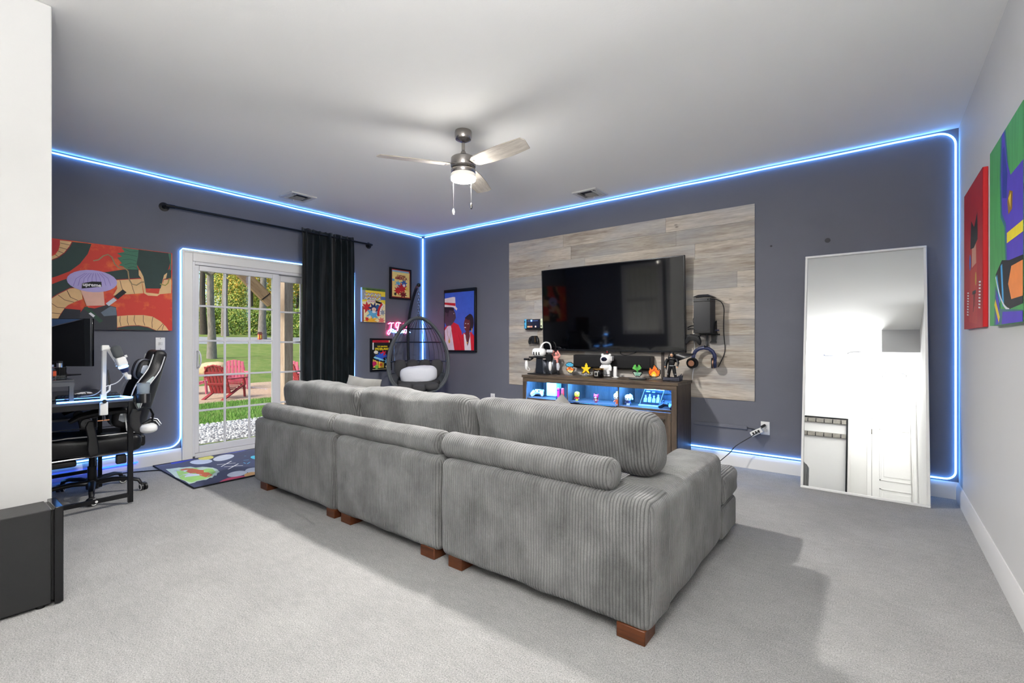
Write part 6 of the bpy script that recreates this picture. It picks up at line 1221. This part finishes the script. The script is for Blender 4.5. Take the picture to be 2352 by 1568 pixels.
# ------------------------------------------------------------------ curtain rod and curtain
t = thing('curtain_rod', 'black pipe curtain rod with round wall flanges above the patio door', 'curtain rod', (XL, 2.65, 2.449), PI / 2)
MB().cyl((-1.13, -.085, 0), (1.13, -.085, 0), .0125, n=14).build('rod', mat('pipe_black', (30, 32, 36), .35, .7), t)
for s in (-1, 1):
    MB().lathe([(.042, 0), (.042, .006), (.020, .010), (.018, .03)], n=24, M=Matrix.Translation((s * 1.142, 0, 0)) @ Matrix.Rotation(PI / 2, 4, 'X')).build('wall_flange', MBLACK, t)
    MB().tube([(s * 1.142, -.01, 0), (s * 1.142, -.06, 0), (s * 1.138, -.08, 0), (s * 1.12, -.085, 0), (s * 1.08, -.085, 0)], .016, 12).build('elbow', MBLACK, t)
    for k in range(4): a_ = PI / 4 + k * PI / 2; MB().cyl((s * 1.142 + .030 * math.cos(a_), -.0065, .030 * math.sin(a_)), (s * 1.142 + .030 * math.cos(a_), -.0085, .030 * math.sin(a_)), .004, n=8).build('screw', BLACK, t)
def drape(u, v):                                         # u along the wall, v downwards
    y = 2.815 + (.70 + .04 * v) * u - .02 * v
    ph = u * 7.2 + .42 * math.sin(u * 8 + .8) + .16 * math.sin(u * 21) + .10 * v * math.sin(u * 13 + v * 2.2)
    am = (.026 + .016 * v) * (.72 + .38 * math.sin(u * 11.3 + 1 + .8 * v)); f = am * math.sin(2 * PI * ph) + .007 * math.sin(2 * PI * ph * 2 + v * 3) + .004 * math.sin(v * 19 + u * 30) ; x = XL + .090 + f
    if v < .04: x = XL + .085 + (f * .55)
    return Vector((max(x, XL + .012), y + .012 * math.sin(u * 47 + v), 2.492 - 2.478 * v + .006 * math.sin(u * 60) * (1 if v < .03 else 0)))
o = MB().grid(drape, 220, 40).build('curtain', mat('black_velvet', (14, 21, 24), .9, sheen=.22, spec=.1, var=.45, vscale=18, vstretch=(2, 2, .4)), smooth=80); s_ = o.modifiers.new('thickness', 'SOLIDIFY'); s_.thickness = .003
tag(o, 'black velvet curtain drawn to the right end of the rod', 'curtain')
# ------------------------------------------------------------------ hanging egg chair
RAT = mat('grey_rattan', (74, 78, 82), .6, bump=.5, bscale=120); STEEL = mat('stand_steel', (36, 40, 46), .35, .5)
EC = Vector((-4.655, 4.045, 0)); fwd = Vector((-EC.x, -EC.y, 0)).normalized(); rzv = math.atan2(fwd.x, -fwd.y)   # local -y looks at the room centre
EG = thing('hanging_egg_chair', 'grey wicker hanging egg chair on a curved stand in the room corner', 'hanging chair', tuple(EC), rzv)
def eggw(c_): return .372 * (1 - .20 * c_ - .06 * c_ * c_) * math.sqrt(max(0, 1 - abs(c_) ** (2 if c_ > 0 else 3.4))) * (1 if c_ > 0 else (1 - .10 * abs(c_)))
rim = []
for i in range(72):
    a_ = 2 * PI * i / 72; s_ = math.sin(a_); c_ = math.cos(a_); z = .985 + .487 * c_; wv = math.copysign(eggw(c_), s_) if abs(s_) > 1e-6 else 0
    rim.append(Vector((wv, -.10 - .10 * (.3 - c_) * 0 + .05 * c_, z)))
MB().tube(rim, .017, 8, True).build('rim', RAT, EG); MB().tube([Vector((p.x * .955, p.y + .03, (p.z - .985) * .965 + .985)) for p in rim], .012, 8, True).build('inner_rim', RAT, EG)
def bask(z, ph):                                         # ph 0..pi sweeps round the back from right to left
    c_ = (z - .985) / .487; wv = eggw(c_); dpt = .52 * math.sqrt(max(0, 1 - abs(c_) ** (2 if c_ > 0 else 3.0))) * (1 - .1 * c_)
    return Vector((wv * math.cos(ph), -.06 + .05 * c_ + dpt * math.sin(ph), z))
for z in (1.335, 1.155, .90, .74): MB().tube([bask(z, PI * i / 24) for i in range(25)], .0085, 6).build('basket_hoop', STEEL, EG)
for k in range(15):
    ph = PI * (k + .7) / 15.4
    MB().tube([bask(z, ph) for z in (1.462, 1.43, 1.38, 1.335, 1.25, 1.155, 1.03, .90, .80, .74, .66, .58, .53)], .0038, 5).build('basket_cord', RAT, EG)
m = MB(); m.grid(lambda u, v: bask(.515 + .225 * v, PI * u), 24, 6); o = m.build('basket_bowl', RAT, EG, smooth=80); s_ = o.modifiers.new('thickness', 'SOLIDIFY'); s_.thickness = .012
CUSH = mat('cushion_charcoal', (58, 58, 60), .85, var=.1, vscale=12)
MB().ell((0, .13, .60), (.285, .26, .075), 24, 12, .7, .8, fn=lambda p: p + Vector((0, 0, .25 * (p.x * p.x)))).build('seat_cushion', CUSH, EG)
for k in range(4): MB().ell((-.24 + k * .16, .32 - abs(k - 1.5) * .05, .80), (.088, .06, .125), 16, 10, .7, .8).build('back_cushion_section', CUSH, EG)
for k in range(3): MB().ell((-.165 + k * .165, -.11, .575 + .018 * abs(k - 1)), (.095, .075, .055), 16, 10, .8, .8).build('front_cushion_section', CUSH, EG)
# chain links, stand
for k in range(9):
    z = 1.50 + k * .036; M = Matrix.Rotation(PI / 2 * (k % 2), 4, 'Z'); MB().tube([M @ Vector((.011 * math.cos(i * PI / 6), 0, 0)) + Vector((0, -.05, z + .024 * math.sin(i * PI / 6))) for i in range(12)], .0045, 6, True).build('chain_link', CHROME, EG)
MB().tube([(0, -.05, 1.465), (0, -.05, 1.49)], .012, 8).build('top_knob', STEEL, EG); MB().tube([(0, -.05, 1.83), (.0, -.05, 1.86)], .006, 8).build('hook', CHROME, EG)
sp = [(-.10, .36, .03), (-.125, .39, .6), (-.14, .39, 1.1), (-.135, .36, 1.40), (-.09, .25, 1.68), (-.03, .08, 1.86), (0, -.05, 1.885)]
out = spline(sp, 6); MB().tube(out, .020, 12).build('stand_pole', STEEL, EG); MB().ell((0, -.06, 1.885), (.026, .026, .026), 12, 8).build('pole_cap', BLACK, EG)
MB().tube([(.46 * math.sin(i * PI / 18), .0 - .46 * math.cos(i * PI / 18) * .9, .02) for i in range(36)], .018, 8, True).build('base_ring', STEEL, EG); MB().tube([(0, -.41, .02), (-.10, .40, .02)], .018, 8).build('base_bar', STEEL, EG)
def roll(p):
    p = Vector(p); q = p * 9; return p + Vector((noise.noise(q), noise.noise(q + Vector((5, 1, 2))), noise.noise(q + Vector((1, 7, 3))))) * .012
o = MB().ell((0, 0, 0), (.235, .115, .118), 30, 18, .62, .8, fn=roll).build('rolled_blanket', mat('white_fleece', (216, 218, 226), .95, sheen=.3, bump=.2, bscale=60), loc=(EC.x + fwd.x * -.02, EC.y + fwd.y * -.02, .735), rot=(0, -.06, rzv), smooth=80); tag(o, 'plump white rolled blanket lying in the hanging egg chair', 'blanket')
# ------------------------------------------------------------------ garden behind the patio door
def gz(d, y):                                            # ground height at distance d from the house wall
    if d < .9: return -.13
    if d < 4: return -.13 - .20 * (d - .9) / 3.1
    if d < 8: return -.33 - .07 * (d - 4) / 4
    if d < 12.4: return -.40
    return -.40 + .078 * (d - 12.4) * min(1, (d - 12.4) / 4 + .35) if d < 40 else 1.75 + .03 * (d - 40)
def gp(d, y, dz=0): return (XL - .14 - d, y, gz(d, y) + dz)
def strip(name, d0, d1, y0, y1, m, nd, ny, dz=0, wob=0, label=None):
    def f(u, v):
        d = d0 + (d1 - d0) * u + (wob * math.sin(v * 17) * (1 if u in (0, 1) else 0)); y = y0 + (y1 - y0) * v; return Vector(gp(d, y, (dz if .001 < u < .999 or d < 1 or name == 'lawn' else dz - .16) + .03 * noise.noise(Vector((d, y, 0))) * (1 if d > 3 else .2)))
    return struct(MB().grid(f, nd, ny).build(name, m, smooth=60))
def grass():
    g = G('lawn'); tc = g.n('TexCoord'); o = tc.outputs['Object']; a = g.noise(o, 1.3, 5, .7); b = g.noise(o, 30, 4, .7); c = g.mix(g.rng(a, .35, .65, 0, 1), S(122, 144, 74), S(168, 166, 104)); c = g.mix(g.rng(b, .3, .7, 0, .8), c, S(92, 126, 56)); lf = g.n('TexVoronoi'); lf.inputs['Scale'].default_value = 3.2; g.l(o, lf.inputs['Vector'])
    c = g.mix(g.rng(lf.outputs['Distance'], .03, .12, .7, 0), c, S(168, 142, 84)); g.col(c); g.b.inputs['Roughness'].default_value = .9; g.b.inputs['Specular IOR Level'].default_value = .1; g.bump(b, .8, .05); return g.m
LAWN = grass()
strip('lawn', -.5, 70, -12, 60, LAWN, 140, 90)
GRAV = mat('gravel_base', (168, 166, 166), .9, var=.35, vscale=40, bump=.8, bscale=60); SAND = mat('sand', (186, 158, 132), .95, var=.16, vscale=14, bump=.6, bscale=40); ROAD = mat('asphalt', (150, 150, 152), .9, var=.1, vscale=8)
strip('patio_slab', -.0, 1.2, .5, 6.0, mat('concrete_slab', (152, 156, 164), .8, var=.08, vscale=6), 2, 8, .02)
strip('gravel_bed', 1.15, 3.75, -1, 9, GRAV, 10, 40, .028)
m = MB(); random.seed(21)
for k in range(5200):
    d = random.uniform(1.15, 3.8); y = random.uniform(1.8, 5.4); s_ = random.uniform(.010, .026); c = Vector(gp(d, y, .03)); r = [random.uniform(.6, 1.2) * s_ for _ in range(3)]; a_ = random.uniform(0, 3)
    vs = [(c.x + r[0] * k_ * math.cos(a_ + i * PI / 3), c.y + r[1] * k_ * math.sin(a_ + i * PI / 3), c.z + z_ * r[2]) for k_, z_ in ((1, .15), (.62, .75)) for i in range(6)]
    m.add(vs, [(i, (i + 1) % 6, 6 + (i + 1) % 6, 6 + i) for i in range(6)] + [(6, 7, 8, 9, 10, 11)], random.choice((0, 0, 1, 2)))
o = m.build('gravel', [mat('pebble_a', (206, 204, 202), .8), mat('pebble_b', (166, 164, 166), .8), mat('pebble_c', (120, 118, 122), .8)], smooth=70, kind='stuff'); tag(o, 'pale grey gravel outside the patio door', 'gravel')
strip('sand_pit', 7.5, 13.0, -2, 14, SAND, 14, 50, .035, .25)
strip('road', 30, 36.5, -12, 60, ROAD, 8, 90, .10)
BL = [mat('blade_a', (104, 152, 60), .8), mat('blade_b', (86, 128, 48), .8), mat('blade_c', (134, 172, 84), .8)]
m = MB(); random.seed(4)
for k in range(26000):
    d = random.uniform(3.7, 7.7); y = random.uniform(2.2, 8.5); c = Vector(gp(d, y)); h_ = random.uniform(.03, .075); a_ = random.uniform(0, PI); w_ = .006; dx, dy = math.cos(a_) * w_, math.sin(a_) * w_
    m.add([(c.x - dx, c.y - dy, c.z), (c.x + dx, c.y + dy, c.z), (c.x + random.uniform(-.02, .02), c.y + random.uniform(-.02, .02), c.z + h_)], [(0, 1, 2)], k % 3)
o = m.build('grass', BL, smooth=0, kind='stuff'); tag(o, 'fresh green grass strip between the gravel and the sand', 'grass')
# garden chairs
def garden_chair(label, px, depth_, rz, cmat, legz=None):
    p = at(px, 900, depth_); d = XL - .14 - p.x; t = thing('garden_chair', label, 'garden chair', (p.x, p.y, gz(d, p.y) + .035), rz, 'garden chairs round the sand pit'); S_ = 1.0
    T = Matrix.Translation((0, .20, .26)) @ Matrix.Rotation(math.radians(-20), 4, 'X')      # sitter looks along -y
    for k in range(6):
        x = -.24 + k * .096; h_ = .70 - .9 * (x * x); q = MB().rbox(x - .041, x + .041, -.012, .012, -.12, h_, .008, (1, 1, 4), 2).build('back_slat', cmat, t); q.matrix_local = T
    for z in (.12, .44): q = MB().box(-.29, .29, .012, .035, z, z + .07).build('back_rail', cmat, t, bevel=.006); q.matrix_local = T
    pts = [(-.30, .02, .36), (-.27, .02, .52), (-.18, .02, .645), (0, .02, .70), (.18, .02, .645), (.27, .02, .52), (.30, .02, .36)]
    q = MB().tube(pts, .022, 8).build('crest', cmat, t); q.matrix_local = T
    for k in range(5): y = -.38 + k * .115; MB().rbox(-.27, .27, y - .045, y + .045, .385 - .155 * (y + .38) / .5 - .012, .385 - .155 * (y + .38) / .5 + .012, .008, (3, 1, 1), 2).build('seat_slat', cmat, t)
    for s in (-1, 1):
        MB().bar((s * .29, -.40, 0), (s * .28, -.36, .52), .06, .035).build('front_leg', cmat, t, bevel=.006); MB().bar((s * .29, -.34, .34), (s * .27, .48, 0), .09, .032).build('rear_leg', cmat, t, bevel=.006)
        MB().rbox(s * .32 - .065, s * .32 + .065, -.48, .30, .525, .55, .010, (1, 5, 1), 2).build('arm', cmat, t)
    return t
CR = mat('chair_red', (146, 44, 48), .6, var=.12, vscale=8); CP = mat('chair_pink', (214, 106, 124), .6, var=.1, vscale=8)
garden_chair('dark red slatted garden chair seen from behind on the sand, nearest the door', 517, 12.7, 3.73, CR)
garden_chair('faded pink slatted garden chair facing the house beyond the dark red one', 541, 15.2, 1.30, CP)
garden_chair('faded red garden chair cut off by the left door frame', 437, 13.6, 2.77, CP)
garden_chair('bright pink garden chair behind the wooden post', 663, 14.8, 1.1, CP)
garden_chair('red garden chair half hidden by the curtain', 703, 14.2, 2.9, CR)
# boulder
p = at(486, 850, 18.5); d = XL - .14 - p.x
o = MB().ell((0, 0, 0), (.56, .36, .30), 30, 18, .8, .8, fn=lambda q: Vector(q) + Vector(q).normalized() * .06 * noise.noise(Vector(q) * 3.5) + Vector((0, 0, .16 * q[0]))).build('boulder', mat('boulder_tan', (206, 176, 138), .85, var=.2, vscale=5, bump=.6, bscale=9), loc=(p.x, p.y, gz(d, p.y) + .24), rot=(0, 0, AZ), smooth=80); tag(o, 'large tan boulder on the lawn behind the garden chairs', 'boulder')
# deck post and brace outside the door
LUM = wood('weathered_lumber', (138, 116, 98), (192, 172, 150), 'Z', 1.2, .8); LUMX = wood('weathered_brace', (120, 92, 64), (178, 148, 112), 'X', 1.2, .8)
p = at(657, 800, 7.6); o = MB().box(-.075, .075, -.075, .075, -.2, 3.4).build('deck_post', LUM, loc=(p.x, p.y, -.2), rot=(0, 0, .1), bevel=.004); tag(o, 'weathered square wooden deck post outside the patio door', 'post')
pa, pb = at(530, 600, 7.0), at(655, 728, 7.45); dv = (pb - pa); o = MB().box(-.9, dv.length - .28, -.075, .075, -.075, .075).build('deck_brace', LUMX, loc=pa, bevel=.004); o.rotation_euler = dv.to_track_quat('X', 'Z').to_euler(); tag(o, 'diagonal wooden brace running down to the deck post', 'brace')
STRAP = MB().box(-.078, .078, -.079, .079, -.006, .006).build('metal_strap', MBLACK); STRAP.parent = o; STRAP.location = (dv.length * .62, 0, 0); STRAP.rotation_euler = (0, PI / 2, 0)
# trees
LEAFM = [mat('leaf_%d' % i, c, .8) for i, c in enumerate(((150, 172, 82), (122, 150, 72), (190, 188, 92), (226, 178, 74), (100, 128, 68), (230, 198, 92)))]
BARK = mat('bark_grey', (128, 120, 112), .9, var=.25, vscale=14, vstretch=(1, 1, .3), bump=.8, bscale=30); BARKD = mat('bark_dark', (74, 66, 58), .9, var=.25, vscale=14, bump=.8, bscale=30)
def leaves(m, c, r, n, s_, cols, rnd):
    for k in range(n):
        a_ = rnd.uniform(0, 2 * PI); u = rnd.uniform(-1, 1); rr = rnd.uniform(.35, 1) ** .6; q = math.sqrt(1 - u * u)
        p = Vector((c[0] + r[0] * rr * q * math.cos(a_), c[1] + r[1] * rr * q * math.sin(a_), c[2] + r[2] * rr * u)); A_ = Vector((rnd.uniform(-1, 1), rnd.uniform(-1, 1), rnd.uniform(-1, 1))).normalized(); B_ = A_.orthogonal().normalized(); k_ = s_ * rnd.uniform(.6, 1.3)
        m.add([p - A_ * k_, p + B_ * k_ * .55, p + A_ * k_, p - B_ * k_ * .55], [(0, 1, 2, 3)], rnd.choice(cols))
def tree(label, px, depth_, h_, r_, bark, cols, crown, nleaf, ls, seed, lean=0, branches=5, group='trees beyond the lawn'):
    rnd = random.Random(seed); p = at(px, 780, depth_); d = XL - .14 - p.x; z = gz(d, p.y) - .1; t = thing('tree', label, 'tree', (p.x, p.y, z), 0, group)
    n = 9; tr = [(lean * h_ * (i / n) ** 1.2 + .06 * r_ * math.sin(i * 1.9 + seed), .06 * math.sin(i * 1.3 + seed), h_ * i / n) for i in range(n + 1)]
    MB().tube(tr, [r_ * (1 - .72 * i / n) * (1.25 if i == 0 else 1) for i in range(n + 1)], 9).build('trunk', bark, t)
    bm_ = MB(); ends = []
    for k in range(branches):
        i = rnd.uniform(.35, .92) * n; j = int(i); b = Vector(tr[j]); a_ = rnd.uniform(0, 2 * PI); L_ = h_ * rnd.uniform(.14, .28); e = b + Vector((math.cos(a_) * L_, math.sin(a_) * L_, L_ * rnd.uniform(.3, .9))); md = (b + e) / 2 + Vector((0, 0, -.08 * L_)); bm_.tube([b, md, e], [r_ * .32, r_ * .2, r_ * .07], 6); ends.append(e)
        for q in range(2): e2 = md + Vector((rnd.uniform(-.5, .5) * L_, rnd.uniform(-.5, .5) * L_, L_ * .5)); bm_.tube([md, e2], [r_ * .14, r_ * .04], 5); ends.append(e2)
    if branches: bm_.build('branches', bark, t, kind='stuff')
    m = MB()
    for e in ends: leaves(m, e, (crown * .45, crown * .45, crown * .35), nleaf // (3 * max(1, len(ends))), ls, cols, rnd)
    for k in range(8):
        a_ = rnd.uniform(0, 2 * PI); zz = h_ * rnd.uniform(.35, .98); rr = crown * rnd.uniform(.2, .7); leaves(m, (tr[-1][0] * zz / h_ + rr * math.cos(a_), rr * math.sin(a_), zz), (crown * .5,) * 3, nleaf // 12, ls, cols, rnd)
    m.build('foliage', LEAFM, t, smooth=0, kind='stuff'); return t
tree('pale leaning birch-like trunk on the lawn, nearest of the trees', 484, 24, 13, .20, BARK, [0, 2, 0, 3], 2.4, 420, .085, 1, .035)
tree('dark forked tree at the left of the view through the door', 467, 41, 16, .27, BARKD, [0, 1, 2, 4], 3.0, 420, .10, 2, -.02, 12)
tree('grey trunk behind the first door muntin', 517, 40, 17, .26, BARK, [0, 1, 2], 3.0, 900, .10, 3, .02)
tree('pale grey trunk near the wooden brace', 604, 38, 15, .30, BARK, [0, 2, 5, 3], 2.6, 1800, .09, 4, -.01)
cols_ = [[0, 1, 2, 4], [0, 1, 4, 1], [2, 3, 5, 0], [0, 2, 1, 2], [3, 5, 2, 0]]
nm_ = ['yellow-green leafy tree', 'dark green leafy tree', 'orange-tinged autumn tree', 'mid green leafy tree', 'golden autumn tree']
pos_ = ['at the far left of the wood', 'second in the wood from the left', 'behind the left door panes', 'in the wood behind the second muntin', 'in the wood behind the middle panes', 'behind the red garden chair', 'beyond the brace top', 'behind the bird feeder', 'left of the wooden post', 'right behind the wooden post', 'in the wood at the curtain edge', 'in the wood hidden mostly by the curtain']
for k, px in enumerate((432, 458, 484, 508, 530, 553, 577, 600, 626, 656, 684, 712)):
    tree(nm_[k % 5] + ' ' + pos_[k], px, 46 + 4 * ((k * 7) % 3), (2.1 + .3 * (k % 3)) if px < 520 else 7.5 + ((k * 5) % 4) * 1.6 + (2 if px > 560 else 0), .16, BARKD, cols_[(k * 2 + (1 if px > 600 else 0)) % 5], 1.6 if px < 520 else 3.9, 6400, .105, 30 + k, 0, 3)
m = MB(); rnd = random.Random(9)
for k in range(34):
    px = 425 + k * 9.2; p = at(px, 780, 45 + rnd.uniform(-1.5, 1.5)); d = XL - .14 - p.x; leaves(m, (p.x, p.y, gz(d, p.y) + 1.1), (1.5, 1.5, 1.7), 560, .095, [0, 1, 2, 1, 4], rnd)
o = m.build('undergrowth', LEAFM, smooth=0, kind='stuff'); tag(o, 'dense green undergrowth along the edge of the wood', 'undergrowth')
m = MB(); rnd = random.Random(10)
for k in range(60):
    px = 400 + k * 6; p = at(px, 780, 62 + rnd.uniform(-3, 3)); d = XL - .14 - p.x; leaves(m, (p.x, p.y, gz(d, p.y) + rnd.uniform(.6, 8 if px > 530 else 1.2)), (2.2, 2.2, 2.6), 130, .3, [0, 1, 4, 2], rnd)
o = m.build('far_wood', LEAFM, smooth=0, kind='stuff'); tag(o, 'hazy mass of distant woodland behind the separate trees', 'woodland')
p = at(597, 765, 36); d = XL - .14 - p.x; t = thing('bird_feeder', 'small red wooden bird house by the pale grey trunk', 'bird house', (p.x, p.y, gz(d, p.y)))
MB().box(-.02, .02, -.02, .02, 0, .20).build('pole', BARKD, t); MB().box(-.12, .12, -.11, .11, .20, .62).build('house', mat('feeder_red', (196, 74, 58), .7), t); MB().prism([(-.15, .62), (.15, .62), (0, .78)], -.14, .14).build('roof', mat('feeder_roof', (90, 50, 44), .8), t); MB().box(-.05, .05, -.12, -.11, .28, .55).box(.12, .13, -.05, .05, .28, .55).build('yellow_front', mat('feeder_yellow', (232, 196, 80), .7), t)
